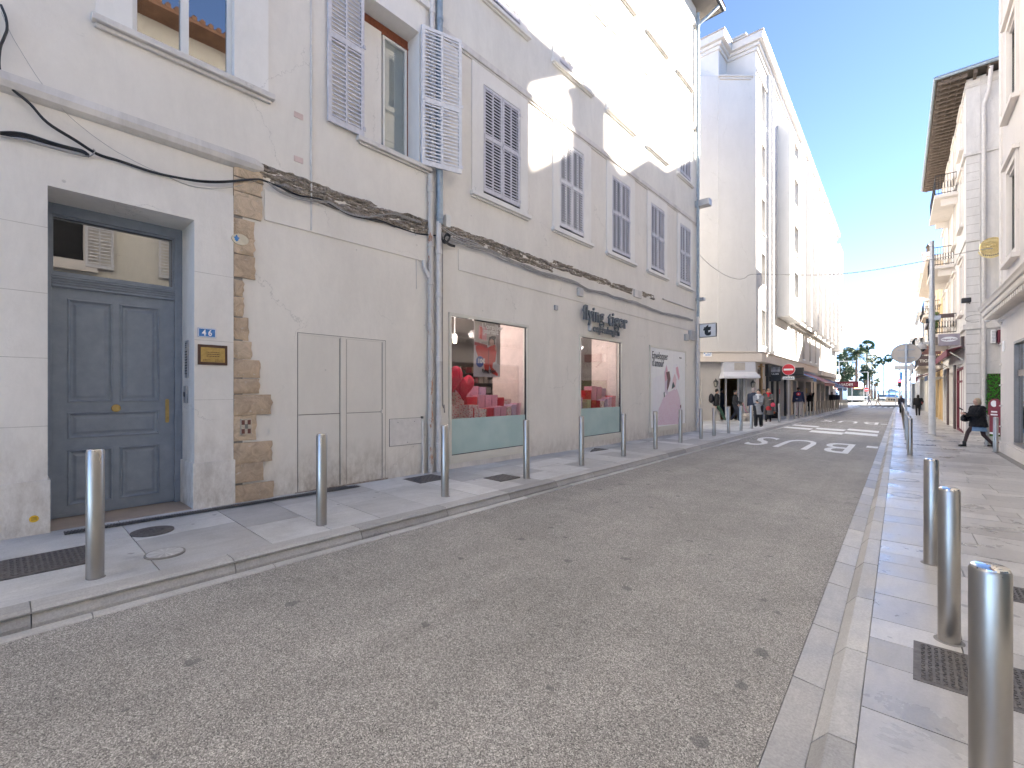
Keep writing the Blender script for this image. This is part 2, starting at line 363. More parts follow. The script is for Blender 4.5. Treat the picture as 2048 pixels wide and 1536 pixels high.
def quoin():
    t=NT('sandstone_quoins'); a=t.n('ShaderNodeAttribute',attribute_name='tone')
    base=t.ramp(a,2,[(0.,(.26,.20,.15)),(.3,(.42,.32,.23)),(.6,(.58,.45,.32)),(1.,(.66,.54,.40))])
    n=t.noise(7,7,.7,None,1.); f=t.noise(45,5,.7); w=t.noise(14,4,.7,t.map((1,1,1.6)))
    c=t.mix(1.,(base,0),(t.ramp(n,0,[(.3,.68),(.55,1.0),(.75,1.2)]),0),'MULTIPLY')
    c=t.mix((t.ramp(w,0,[(.63,0.),(.68,.7)]),0),c,(.62,.57,.50))
    t.set('Base Color',c); t.set('Roughness',.95); b1=t.bump(n,0,.8,.03); t.bump(f,0,.5,.008,b1); return t.m
M['quoin']=quoin()
def masonry():
    t=NT('crumbled_masonry'); n=t.noise(3,7,.7,t.map((1,3,9)),1.); f=t.noise(28,6,.75)
    c=t.mix(1.,(t.ramp(n,0,[(.3,(.14,.10,.08)),(.45,(.33,.28,.23)),(.65,(.50,.46,.41))]),0),(t.ramp(f,0,[(.3,.55),(.6,1.1)]),0),'MULTIPLY')
    t.set('Base Color',c); t.set('Roughness',.95); b=t.bump(n,0,1.,.04); t.bump(f,0,.8,.015,b); return t.m
M['masonry']=masonry()
def rusty():
    t=NT('rusty_painted_pipe'); n=t.noise(3,6,.7,t.map((4,4,1.2)))
    c=t.mix((t.ramp(n,0,[(.56,0.),(.64,1.)]),0),(.58,.55,.51),(.40,.20,.11)); t.set('Base Color',c); t.set('Roughness',.8); return t.m
M['rusty']=rusty()
def stripes(name,c1,c2,axis,scale):
    t=NT(name); w=t.n('ShaderNodeTexWave',wave_type='BANDS',bands_direction=axis); w.inputs['Scale'].default_value=scale; w.inputs['Distortion'].default_value=.6; t.l(t.tc,3,w,0)
    t.set('Base Color',t.mix((t.ramp(w,0,[(.45,0.),(.55,1.)]),0),c1,c2)); t.set('Roughness',.8); return t.m
def dots(name,c1,c2,scale,r=.25):
    t=NT(name); v=t.vor(scale); t.set('Base Color',t.mix((t.ramp(v,0,[(r,0.),(r+.05,1.)]),0),c2,c1)); t.set('Roughness',.6); return t.m
M['giftp']=dots('pink_gift_paper',(.72,.36,.48),(.50,.30,.45),24,.3)
M['giftr']=plain('red_gift_paper',(.60,.02,.05),.4,0,.1)
M['giftd']=dots('red_dotted_gift_paper',(.74,.62,.60),(.6,.03,.10),26,.3)
M['giftl']=dots('lilac_gift_paper',(.60,.45,.62),(.35,.25,.5),28,.28)
M['giftk']=plain('kraft_gift_paper',(.50,.42,.32),.7)
M['redvel']=plain('red_velvet',(.62,.01,.06),.9,0,.25,8,.3,60)
M['skin']=plain('skin',(.52,.33,.25),.55,0,.06,10)
M['leafd']=None
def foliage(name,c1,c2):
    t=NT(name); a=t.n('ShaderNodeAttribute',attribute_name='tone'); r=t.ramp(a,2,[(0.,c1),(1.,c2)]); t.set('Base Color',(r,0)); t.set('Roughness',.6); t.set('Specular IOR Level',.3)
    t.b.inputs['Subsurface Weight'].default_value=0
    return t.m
M['palm']=foliage('palm_leaves',(.03,.06,.03),(.10,.15,.07))
M['tree']=foliage('tree_leaves',(.02,.045,.03),(.07,.12,.06))
M['hedge']=foliage('artificial_hedge',(.015,.14,.01),(.10,.42,.04))
M['ivy']=foliage('ivy_leaves',(.05,.10,.03),(.16,.26,.08))
def lampmat(name,col,s):
    m=bpy.data.materials.new(name); m.use_nodes=True; b=m.node_tree.nodes['Principled BSDF']; b.inputs['Base Color'].default_value=col+(1,); b.inputs['Emission Color'].default_value=col+(1,); b.inputs['Emission Strength'].default_value=s; return m
M['bulb']=lampmat('lit_bulb',(1.,.85,.62),3.)
M['redlamp']=lampmat('red_signal_lamp',(1.,.02,.04),3.)
M['ledor']=lampmat('orange_display',(1.,.30,.12),.8)
M['ledgr']=lampmat('green_cross_lamp',(.05,.9,.3),.9)
M['headl']=lampmat('headlamp',(.9,1.,.75),1.5)
# ---------------------------------------------------------------- ground, road, pavements
YS=[-14,-8,-4,0]+[i*2. for i in range(1,40)]+[80,86,92,100,112]
def strip(mb,fa,fb,za,zb,mi=0,ys=YS):
    ys=sorted(ys)
    for a,b in zip(ys[:-1],ys[1:]):
        mb.quad((fa(a),a,za+zs(a)),(fb(a),a,zb+zs(a)),(fb(b),b,zb+zs(b)),(fa(b),b,za+zs(b)),mi,.5)
g=MB(); g.quad((-90,-60,-1.05),(80,-60,-1.05),(80,150,-1.05),(-90,150,-1.05)); g.build('ground',M['sand'])['kind']='structure'
g=MB(); strip(g,lambda y:xl(y)+.0,lambda y:xr(y),.0,-.105); struct(g.build('road',M['asph']))
XG=lambda y: 2.42+KS*y
# bedding sheets under the slabs
g=MB()
strip(g,lambda y:-7.4,lambda y:xl(y)-.12,.105,.105,ys=[y for y in YS if y<19]+[18.9])
strip(g,lambda y:-40,lambda y:xl(y)-.12,.105,.105,ys=[18.9]+[y for y in YS if y>19])
strip(g,lambda y:xl(y)-.25,lambda y:xl(y)+.02,-.005,-.005)
strip(g,lambda y:xr(y)-.02,lambda y:xr(y)+.35,-.13,-.135)
strip(g,lambda y:xr(y)+.30,lambda y:40,-.050,-.050)
struct(g.build('pavement_bed',M['mortar']))
# slabs: each its own stone with a recessed joint
def stone(mb,fx,a,b,w0,w1,z0,z1,j=.004,tone=None,sk=0.):
    # patch between y=a..b and offsets w0..w1 from line fx ; z0,z1 heights at w0,w1
    tn=random.random() if tone is None else tone
    a+=j;b-=j;w0+=j;w1-=j
    dz=random.uniform(-.0012,.0012)
    v=[]
    for (y,w,z) in ((a,w0,z0),(a,w1,z1),(b,w1,z1),(b,w0,z0)):
        v.append((fx(y)+w,y+w*0.0,z+zs(y)+dz))
    lo=[(p[0],p[1],p[2]-.03) for p in v]
    mb.add(v+lo,[(0,1,2,3),(0,4,5,1),(1,5,6,2),(2,6,7,3),(3,7,4,0)],0,False,tn)
sb=MB(); rnd=random.Random(3)
y=-6.
while y<19:
    d=rnd.choice([.48,.62,.75,.9])
    wE=lambda yy: -6.75-xl(yy)
    w=wE(y); k0=-.34
    if rnd.random()<.55: cuts=[k0, k0-rnd.uniform(.5,.9), k0-rnd.uniform(1.15,1.5)]
    else: cuts=[k0,k0-rnd.uniform(.7,1.3)]
    cuts=sorted(set([max(c,w+.12) for c in cuts]+[w-.62 if False else w]))
    for c0,c1 in zip(cuts[:-1],cuts[1:]):
        cc=lambda ww: .12+.018*(-.34-ww)
        stone(sb,xl,y,y+d,c0,c1,cc(c0),cc(c1))
    y+=d
while y<86:
    d=rnd.choice([.5,.65,.8,1.0]); k0=-.34; w=k0
    far=-9.0 if y<31 else (-8.5-xl(y)+ -.0)
    far=-24 if y<30.5 else -3.4
    while w>far:
        s=rnd.uniform(.6,1.5)*(1 if w>-6 else 2); stone(sb,xl,y,y+d,w-s,w,.12,.12); w-=s
    y+=d
struct(sb.build('pavement_left',M['slabL']))
sb=MB(); y=-6.
while y<86:
    d=rnd.choice([.36,.42,.5,.56]) if y<45 else 1.0
    w=.345; far=2.6 if y<20 else 3.2
    if 20<y<28: far=9
    while w<far:
        s=rnd.uniform(.45,1.25); s=s if w+s<far-.3 else far+.05-w
        stone(sb,xr,y,y+d,w,w+s,-.035,-.035,.0035); w+=s
    y+=d
struct(sb.build('pavement_right',M['slabR']))
# kerbs
kb=MB()
def kerbstone(mb,fx,a,b,prof,tone=None,j=.003):
    tn=rnd.random() if tone is None else tone; a+=j;b-=j
    n=len(prof)
    v=[(fx(a)+w,a,z+zs(a)) for w,z in prof]+[(fx(b)+w,b,z+zs(b)) for w,z in prof]
    mb.add(v,[(i,i+1,n+i+1,n+i) for i in range(n-1)]+[tuple(range(n)),tuple(range(2*n-1,n-1,-1))],0,False,tn)
y=-6.1
while y<86:
    kerbstone(kb,xl,y,y+1.25,[(-.345,.06),(-.345,.122),(-.175,.122),(-.150,.108),(-.105,.035),(-.105,-.05)])
    kerbstone(kb,xl,y+.3,y+1.55,[(-.10,-.05),(-.10,.004),(-.082,.018),(-.012,.012),(-.0,.006),(0,-.05)]); y+=1.25
y=-6.4
while y<86:
    d=rnd.choice([.7,.85,1.0])
    kerbstone(kb,xr,y,y+d,[(.0,-.2),(.0,-.108),(.165,-.125),(.165,-.2)]); y+=d
y=-6.3
while y<86:
    kerbstone(kb,xr,y,y+1.0,[(.168,-.2),(.168,-.118),(.235,-.036),(.345,-.036),(.345,-.2)]); y+=1.0
struct(kb.build('kerbs',M['kerb'],bevel=.003))
# road paint
rp=MB(); z_=lambda x,y:(.0-.105*(x-xl(y))/(xr(y)-xl(y)))+zs(y)+.006
def paintq(pts):
    P=[]
    for (px,py) in pts:
        x,y,_=GG(px,py,-.05); P.append((x,y,z_(x,y)))
    rp.add(P,[tuple(range(len(P)))])
Z6=lambda x,y:(1450+x/5.12,780+y/5.12)
for q in ([(706,362),(973,376),(940,388),(672,372)],[(628,384),(905,400),(868,414),(590,397)],[(950,390),(1243,404),(1212,420),(922,404)],
          [(890,416),(1222,434),(1196,454),(858,434)],[(1272,393),(1580,412),(1572,430),(1240,408)],[(1238,424),(1566,444),(1560,465),(1212,442)]):
    paintq([Z6(*p) for p in q])
def bus(y0,y1,xa,xb):
    # letters read from the far side: right = -x, up = -y
    t=MB(); text_into(t,'BUS',(0,0,0),(1,0,0),(0,1,0),1.0,0,0,.004,1,'LEFT',1.2)
    xs=[v[0] for v in t.v]; ys=[v[1] for v in t.v]; x0,x1=min(xs),max(xs); a0,a1=min(ys),max(ys)
    V=[]
    for v in t.v:
        u=(v[0]-x0)/(x1-x0); w=(v[1]-a0)/(a1-a0)
        yy=y1+(y0-y1)*w; xx=xb+(xa-xb)*u+KS*(yy-y0); V.append((xx,yy,z_(xx,yy)+.001))
    rp.add(V,t.f)
bus(16.4,19.8,-4.40,-1.52); bus(34.2,37.0,-4.6,-1.75)
t=NT('road_paint'); n=t.noise(30,5,.7); t.set('Base Color',t.mix((t.ramp(n,0,[(.36,0.),(.46,1.)]),0),(.32,.30,.28),(.80,.80,.79))); t.set('Roughness',.6); M['paint']=t.m
struct(rp.build('road_marking',M['paint']))
# worn white gutter marks
gm=MB()
for (px,py,w) in ((1749,895,.30),(1771,849,.22)):
    x,y,_=GG(px,py,-.1); gm.quad((xr(y)-.32,y-w,z_(xr(y)-.32,y)+.004),(xr(y)-.02,y-w,z_(xr(y),y)+.004),(xr(y)-.02,y+w,z_(xr(y),y)+.004),(xr(y)-.32,y+w,z_(xr(y)-.32,y)+.004))
struct(gm.build('gutter_marking',M['paint']))
# side street threshold, crossroad and seafront
pr=MB(); pr.quad((-80,86,-.66),(80,86,-.66),(80,150,-.66),(-80,150,-.66)); struct(pr.build('seafront_road',M['asphD']))
pr=MB()
for i in range(9):
    x0=-6.6+i*.62; pr.quad((x0,80.5,zs(80)-.03),(x0+.34,80.5,zs(80)-.03),(x0+.34,84.5,zs(80)-.03),(x0,84.5,zs(80)-.03))
struct(pr.build('zebra_crossing',M['paint']))
pr=MB(); pr.box(-80,80,128,150,-.66,-.5); struct(pr.build('promenade',M['sand']))
pr=MB(); pr.quad((-3000,150,-1.5),(3000,150,-1.5),(3000,6000,-1.5),(-3000,6000,-1.5)); struct(pr.build('sea',M['sea']))
# ---------------------------------------------------------------- covers and drains
def treads(mb,c,ux,uy,w,h,z,nx,ny,mi=0):
    # raised lozenge treads on a plate
    for i in range(nx):
        for j in range(ny):
            u=(i+.5)/nx*w-w/2; v=(j+.5)/ny*h-h/2; s=1 if (i+j)%2 else -1
            a=Vector((ux[0]*1+s*uy[0],ux[1]*1+s*uy[1],0)).normalized()*(.33*w/nx); b=Vector((-a.y,a.x,0))*.28
            p=Vector((c[0]+ux[0]*u+uy[0]*v,c[1]+ux[1]*u+uy[1]*v,z))
            mb.prism([p-a-b,p+a-b,p+a+b,p-a+b],(0,0,.005),mi)
def plate(name,label,x0,x1,y0,y1,base,fx,nx,ny,mat='iron',inset=None):
    yc=(y0+y1)/2; z=base+zs(yc)
    t=thing(name,label,'utility cover',((x0+x1)/2,yc,z)); s=-SL
    mb=MB(); mb.box(x0,x1,y0,y1,z-.02,z+.0045); mb.build('frame',M['galv' if inset else 'iron'],t)
    mb=MB(); e=.03
    mb.box(x0+e,x1-e,y0+e,y1-e,z-.01,z+.0065); treads(mb,((x0+x1)/2,yc),(1,0),(0,1),x1-x0-2*e,y1-y0-2*e,z+.0065,nx,ny); mb.build('lid',M[mat],t)
    return t
def disc(name,label,px,py,r,base,mat='iron',pat=True,cat='manhole cover'):
    x,y,z=GG(px,py,base); t=thing(name,label,cat,(x,y,z)); mb=MB()
    mb.lathe((x,y,z),[(r+(.02 if pat else .004),-.02),(r+(.02 if pat else .004),.004),(r-.004,.005)],40); mb.build('frame',M[mat if pat else 'mortar'],t)
    mb=MB(); mb.lathe((x,y,z),[(r-.012,-.01),(r-.012,.0065),(0.001,.0068)],40,smooth=False)
    if pat:
        k=1
        while k*.045<r-.03:
            n=int(6*k)
            for i in range(n):
                a=2*math.pi*i/n; p=Vector((x+math.cos(a)*k*.045,y+math.sin(a)*k*.045,z+.0068)); d=Vector((math.cos(a+.9),math.sin(a+.9),0))*.016; e=Vector((-d.y,d.x,0))*.35
                mb.prism([p-d-e,p+d-e,p+d+e,p-d+e],(0,0,.004))
            k+=1
    mb.build('lid',M[mat if pat else 'slabL'],t); return t
plate('cover_plate','rectangular cast iron cover with chevron ribs at the left end of the left pavement',-5.95,-5.35,-.05,.62,.14,xl,14,16)
disc('manhole_cover','round brown cast iron cover in front of the blue-grey door',305,1062,.165,.150)
disc('stone_cover','faint round stone-filled cover just kerbside of the brown iron one',330,1106,.15,.137,'iron',False)
def cov(name,label,px,py,w,h,base=.15,n=(8,6),mat='iron'):
    x,y,z=GG(px,py,base); return plate(name,label,x-w/2,x+w/2,y-h/2,y+h/2,base,xl,*n,mat=mat)
cov('cover_plate','small dark iron grid cover at the foot of the beige metal gate',668,975,.36,.36)
cov('cover_plate','dark square cover by the foot of the rusty drainpipe',852,957,.5,.62,.15,(10,12))
cov('cover_plate','dark square cover under the wide shop window',1004,955,.42,.5,.14)
cov('cover_plate','grey cover plate in the pavement between the two shop windows',1183,900,.5,.9,.14)
disc('road_cover','small round iron cap in the asphalt nearer the camera',1127,1017,.085,-.03)
disc('road_cover','small round iron cap in the asphalt further up the street',1245,975,.08,-.03)
# slotted drain along the facade
t=thing('trench_drain','narrow slotted dark drain running along the foot of the doorway and stone strip','drain',(-6.5,1.7,.15)); mb=MB(); yy=.45
mb.quad((-6.60,yy,.160+zs(yy)),(-6.47,yy,.160+zs(yy)),(-6.47,3.75,.160+zs(3.75)),(-6.60,3.75,.160+zs(3.75)))
mb.build('channel',M['black'],t); mb=MB()
while yy<3.7:
    mb.box(-6.598,-6.472,yy,yy+.012,.158+zs(yy),.166+zs(yy)); yy+=.026
for xx in (-6.60,-6.54,-6.478): mb.add([(xx,.45,.167+zs(.45)),(xx+.008,.45,.167+zs(.45)),(xx+.008,3.75,.167+zs(3.75)),(xx,3.75,.167+zs(3.75))],[(0,1,2,3)])
mb.build('grille',M['iron'],t)
# right pavement covers
x,y,z=GG(1795,1205,-.03); 
plate('tread_plate','large dark tread plate set in the right pavement behind the nearest bollards',-.02,.86,3.55,4.1,-.033,xr,26,16)
plate('tread_plate','dark tread plate in the right pavement beyond the large one',.45,1.25,5.45,5.85,-.033,xr,22,11)
for k,(px,py,r,l) in enumerate(((1812,991,.21,'nearest of the round covers in the right pavement, with a dark rim'),(1812,960,.2,'second nearest of the round covers in the right pavement'),(1801,938,.19,'third of the round covers in the right pavement'),(1795,922,.17,'farthest of the round covers in the right pavement'))):
    x,y,z=GG(px,py,-.035); t=thing('round_cover',l,'manhole cover',(x,y,z)); mb=MB(); mb.lathe((x,y,z),[(r,-.02),(r,.004),(r-.015,.006),(r-.02,.001)],40); mb.build('frame',M['galv'],t); mb=MB(); mb.lathe((x,y,z),[(r-.03,-.02),(r-.03,.004),(0.001,.004)],40,smooth=False); mb.build('lid',M['slabR'],t)
for k,(px,py,w,h,l) in enumerate(((1885,882,.9,.3,'grey flush plate on the right pavement near the pale pole'),(1840,889,.8,.32,'long grey flush plate on the right pavement beside the two thin bollards'),(1800,858,.7,.5,'small bluish plate at the far kerb side of the right pavement'))):
    x,y,z=GG(px,py,-.03); plate('flush_cover',l,x-w/2,x+w/2,y-h/2,y+h/2,-.033,xr,6,3,'galv')
# ---------------------------------------------------------------- bollards
def bollard():
    t=thing('bollard','x','bollard'); r=.0575
    mb=MB(); mb.lathe((0,0,0),[(r,-.04),(r,1.015),(r-.004,1.026)],40); mb.build('post',M['steel'],t)
    mb=MB(); mb.lathe((0,0,0),[(r-.004,1.024),(r-.006,1.032),(r-.016,1.037),(.001,1.041)],40); mb.build('cap',M['polish'],t)
    mb=MB(); mb.lathe((0,0,0),[(r+.022,-.03),(r+.022,.002),(r+.0005,.004)],24); mb.build('collar',M['mortar'],t)
    return t
proto=bollard(); used=[0]
def put_bollard(x,y,z,label,group,h=1.0):
    o=proto if not used[0] else copy_tree(proto); used[0]+=1
    o.location=(x,y,z); o['label']=label; o['group']=group; o.scale=(1,1,h); o.rotation_euler=(random.uniform(-.006,.006),random.uniform(-.006,.006),random.uniform(0,6.2)); return o
LB=[(190,1155),(643,1050),(890,993),(1053,957),(1163,931),(1247,913),(1311,898),(1361,886),(1402,878),(1428,872.6),(1457,866.8),(1482,861.3),(1503,857)]
desc=['in front of the blue-grey door','in front of the beige metal gate','by the left edge of the wide shop window','by the right edge of the wide shop window','by the left edge of the narrow shop window','by the right edge of the narrow shop window','by the left edge of the white gift poster','by the right edge of the white gift poster']
for i,(px,py) in enumerate(LB):
    x,y,z=GG(px,py,.12)
    lab='brushed steel bollard '+desc[i] if i<8 else 'steel bollard on the left kerb at the side street mouth, %s past the drainpipe corner'%ordn(i-8)
    put_bollard(x,y,z,lab,'steel bollards along the left kerb')
farpx=[1566,1588.5,1597,1605,1613.5,1620.5,1627.5,1634]
ys=[28.3,33.2,34.9,36.3,38.1,39.7,41.6,43.4]
k=45.2; 
while len(ys)<24: ys.append(k); k+=1.75
for i,yy in enumerate(ys):
    put_bollard(xl(yy)-.60,yy,.12+zs(yy),'steel bollard in the far row along the left kerb, %s from its near end'%ordn(i),'steel bollards along the left kerb')
RB=[(.20,2.42,'nearest the camera, its foot out of frame'),(.16,4.27,'second from the camera, beside the tread plate'),(.10,6.12,'third from the camera, beyond the tread plate')]
for x,y,d in RB: put_bollard(x,y,-.035+zs(y),'steel bollard on the right pavement '+d,'steel bollards along the right kerb')
for i,yy in enumerate([16.9,18.8,22.6,24.4]+[30+1.8*j for j in range(18)]):
    x=-.14+KS*(yy-17); put_bollard(x-.02,yy,-.035+zs(yy),'far steel bollard along the right kerb, %s counted from the near end'%ordn(i),'steel bollards along the right kerb')
for px,py,l in ((1974,892,'steel bollard behind the woman in the black fur coat, left of the pair'),(1991,904,'steel bollard against the beige corner wall, right of the pair')):
    x,y,z=GG(px,py,-.03); put_bollard(x,y,z,l,'steel bollards at the passage')
# ---------------------------------------------------------------- shared building parts
def part(mb,name,mat,parent,bevel=0): return mb.build(name,mat if not isinstance(mat,str) else M[mat],parent,bevel)
def sub(mb,name,mat,root,parent,bevel=0):
    o=mb.build(name,M[mat] if isinstance(mat,str) else mat,None,bevel,off=OFF[root.name]); o.location=(0,0,0); o.parent=parent; return o
def shutter_leaf(fr,u0,u1,z0,z1,n,mats='shutter',cols=2,rows=(.47,),pitch=.066,th=.035,skew=0.):
    # louvred leaf lying in the frame plane; skew tilts its far edge off the wall
    mb=MB(); st=.055
    def N(u): return n+skew*(u-u0)
    def bx(a,b,c,d,dn0,dn1):
        P=fr.p; mb.add([P(a,c,N(a)+dn0),P(b,c,N(b)+dn0),P(b,c,N(b)+dn1),P(a,c,N(a)+dn1),P(a,d,N(a)+dn0),P(b,d,N(b)+dn0),P(b,d,N(b)+dn1),P(a,d,N(a)+dn1)],[(0,1,2,3),(4,7,6,5),(0,4,5,1),(1,5,6,2),(2,6,7,3),(3,7,4,0)])
    bx(u0,u0+st,z0,z1,0,th); bx(u1-st,u1,z0,z1,0,th)
    cu=[u0+st+(u1-u0-2*st)*k/cols for k in range(cols+1)]
    zz=[z0+.09]+[z0+(z1-z0)*r for r in rows]+[z1-.06]
    bx(u0+st,u1-st,z0,z0+.09,.002,th-.002); bx(u0+st,u1-st,z1-.06,z1,.002,th-.002)
    for r in zz[1:-1]: bx(u0+st,u1-st,r-.045,r+.045,.002,th-.002)
    for c in cu[1:-1]: bx(c-.018,c+.018,z0+.09,z1-.06,.004,th-.004)
    for k in range(cols):
        a=cu[k]+(.018 if k else 0); b=cu[k+1]-(.018 if k<cols-1 else 0)
        for j in range(len(zz)-1):
            za=zz[j]+(.045 if j else 0); zb=zz[j+1]-(.045 if j<len(zz)-2 else 0)
            m=max(1,int(round((zb-za)/pitch))); p=(zb-za)/m
            for i in range(m):
                c=za+p*(i+.5); P=fr.p
                mb.add([P(a,c-.018,N(a)+th-.006),P(b,c-.018,N(b)+th-.006),P(b,c-.016,N(b)+th-.001),P(a,c-.016,N(a)+th-.001),
                        P(a,c+.014,N(a)+th-.017),P(b,c+.014,N(b)+th-.017),P(b,c+.015,N(b)+th-.011),P(a,c+.015,N(a)+th-.011)],
                       [(0,1,2,3),(4,7,6,5),(0,4,5,1),(1,5,6,2),(2,6,7,3),(3,7,4,0)])
    # hinges and catch
    for z in (z0+.12,(z0+z1)/2,z1-.12): bx(u1-.015,u1+.02,z-.03,z+.03,th,th+.014)
    bx(u0+.01,u0+.03,(z0+z1)/2-.1,(z0+z1)/2+.1,th,th+.012)
    return mb
def frame_ring(mb,fr,u0,u1,z0,z1,w,n0,n1,mi=0):
    mb.fbox(fr,u0,u1,z1-w,z1,n0,n1,mi); mb.fbox(fr,u0,u1,z0,z0+w,n0,n1,mi)
    mb.fbox(fr,u0,u0+w,z0+w,z1-w,n0,n1,mi); mb.fbox(fr,u1-w,u1,z0+w,z1-w,n0,n1,mi)
def wobble(fr,pts,n,seed=0,amp=.006):
    out=[]
    for (u,z) in pts: out.append(Vector(fr.p(u,z,n+.006*math.sin(u*9+seed))))
    return out
def smooth_path(pts,k=4):
    P=[Vector(p) for p in pts]; out=[]
    for i in range(len(P)-1):
        a=P[max(i-1,0)];b=P[i];c=P[i+1];d=P[min(i+2,len(P)-1)]
        for j in range(k):
            t=j/k; out.append(.5*((2*b)+(-a+c)*t+(2*a-5*b+4*c-d)*t*t+(-a+3*b-3*c+d)*t**3))
    out.append(P[-1]); return out
def pxpath(pts,X): # picture points on the facade plane -> 3D
    o=[]
    for px,py in pts:
        y,z=FXp(px,py,X); o.append((X,y,z))
    return o
FA=Fr(-6.75,0,0,1)
# ================================================================ building A1 (door, number 46)
A1=thing('town_house','cream rendered town house at the left with the blue-grey panelled door and open mauve shutters','building',(-6.75,-3,0.1))
mb=MB()
holes=[(.34,1.62,.05,3.74,.0),(1.02,2.07,5.71,8.2,.10),(3.94,5.06,5.72,8.1,.38)]
wallgrid(mb,FA,-14,5.42,-.2,17.3,[h for h in holes if h[0]>.9 or h[3]<0]+[(.335,1.625,-.2,3.745,.04)])
mb.box(-16,-6.755,-14,5.42,17.28,17.4); mb.quad((-6.76,-14,-.2),(-16,-14,-.2),(-16,-14,17.3),(-6.76,-14,17.3))
part(mb,'wall','wallA1',A1)
mb=MB(); mb.quad((-7.75,-14,-.2),(-7.75,5.42,-.2),(-7.75,5.42,17.3),(-7.75,-14,17.3)); mb.quad((-7.75,5.415,-.2),(-6.76,5.415,-.2),(-6.76,5.415,17.3),(-7.75,5.415,17.3)); part(mb,'inner_wall','room',A1)
# doorway: dressed stone surround with deep reveal
mb=MB(); S=.03
wallgrid(mb,FA,-6,2.055,.7,4.18,[(.34,1.62,.0,3.74,.585)],n=S)
P=FA.p
mb.quad(P(-6,4.18,S),P(2.055,4.18,S),P(2.055,4.19,0),P(-6,4.19,0)); mb.quad(P(2.055,.7,S),P(2.055,.7,0),P(2.055,4.18,0),P(2.055,4.18,S))
part(mb,'door_surround','lime',A1)
mb=MB(); mb.fbox(FA,1.60,2.07,-.1,.715,-.585,.052); mb.fbox(FA,-6,.36,-.1,.70,-.585,.052)
part(mb,'plinth','lime',A1,.006)
mb=MB()
for z in (1.25,1.95,2.62,3.3,):
    mb.fbox(FA,-6,.3395,z,z+.006,.0,.0305)
for z in (1.5,2.25,3.1):
    mb.fbox(FA,1.6205,2.053,z,z+.005,.0,.0304)
part(mb,'stone_joints',plain('stone_joint',(.52,.49,.45),.95,0,.2),A1)
mb=MB(); mb.fbox(FA,.30,1.66,-.1,.155,-.62,-.0); part(mb,'threshold',stucco('threshold_stone',(.46,.38,.31),.1,.1,0),A1)
# door frame, transom and leaf
N0=-.56
mb=MB()
mb.fbox(FA,.30,.3985,.15,3.80,N0-.08,N0+.02); mb.fbox(FA,1.5415,1.66,.15,3.80,N0-.08,N0+.02); mb.fbox(FA,.3985,1.5415,3.62,3.80,N0-.08,N0+.02)
mb.fbox(FA,.395,1.545,2.815,2.96,N0-.06,N0+.012)
for i,(z,d) in enumerate(((2.93,.022),(2.905,.034),(2.875,.026),(2.845,.030))): mb.fbox(FA,.397,1.543,z-.010,z+.006,N0+.0,N0+d)
mb.fbox(FA,.40,1.54,2.80,2.826,N0-.04,N0+.026)
mb.fbox(FA,1.600,1.6255,.15,3.72,N0+.02,N0+.035)
frm=part(mb,'door_frame','door',A1,.004)
mb=MB(); mb.fbox(FA,.397,1.543,2.962,3.618,N0-.045,N0-.040); sub(mb,'transom_glass','glassdark',A1,frm)
mb=MB(); frame_ring(mb,FA,.397,1.543,2.962,3.618,.018,N0-.038,N0-.01); sub(mb,'transom_bead','door',A1,frm)
mb=MB(); NL=N0-.012
panels=[(.53,.925,1.48,2.68),(.99,1.385,1.48,2.68),(.53,1.385,1.06,1.365),(.53,.925,.29,.93),(.99,1.385,.29,.93)]
wallgrid(mb,FA,.40,1.54,.17,2.80,[p+(.0,) for p in panels],n=NL)
for (a,b,c,d) in panels:
    prof=[(0,.0),(0.006,.012),(.016,.012),(.024,-.006),(.036,-.016),(.05,-.016),(.075,-.004),(.082,-.003)]
    last=None
    for (w,dn) in prof:
        ring=[P(a+w,c+w,NL+dn),P(b-w,c+w,NL+dn),P(b-w,d-w,NL+dn),P(a+w,d-w,NL+dn)]
        if last: 
            for k in range(4): mb.quad(last[k],last[(k+1)%4],ring[(k+1)%4],ring[k],0,.5)
        last=ring
    mb.quad(*last)
mb.fbox(FA,.40,1.54,.165,.20,NL-.03,NL+.006)
leaf=part(mb,'door','door',A1)
mb=MB(); c=P(.952,1.405,NL); mb2=MB()
for (r,l) in ((1,0),):
    pts=[(c[0]+d,c[1],c[2]) for d in (0,.012,.03,.045,.055,.058)]
    mb.tube(pts,[.022,.018,.03,.046,.040,.004],20)
sub(mb,'door_knob','brass',A1,leaf)
mb=MB(); pts=[]
for k in range(24):
    a=2*math.pi*k/24; pts.append(P(1.465+.020*math.cos(a),1.355+(.135 if math.sin(a)>0 else -.135)+.02*math.sin(a),NL+.0))
mb.prism(pts,(.006,0,0)); sub(mb,'push_plate','brass',A1,leaf)
# string course, fascia band, ground floor rebate line
mb=MB()
prof=[(4.56,.0),(4.57,.03),(4.60,.075),(4.66,.095),(4.74,.085),(4.765,.0)]
for (za,na),(zb,nb) in zip(prof[:-1],prof[1:]): mb.quad(P(-6,za,na),P(2.30,za,na),P(2.30,zb,nb),P(-6,zb,nb),0,.5)
cap=[P(2.30,z,n) for z,n in prof]; cap2=[P(2.42,(z-4.66)*.55+4.665,n*.55) for z,n in prof]
for k in range(len(cap)-1): mb.quad(cap[k],cap2[k],cap2[k+1],cap[k+1])
mb.add(cap2,[tuple(range(len(cap2)))]); part(mb,'string_course','string',A1)
mb=MB(); mb.fbox(FA,2.44,5.26,3.975,4.40,.0,.018); part(mb,'fascia_band','wallA1',A1,.004)
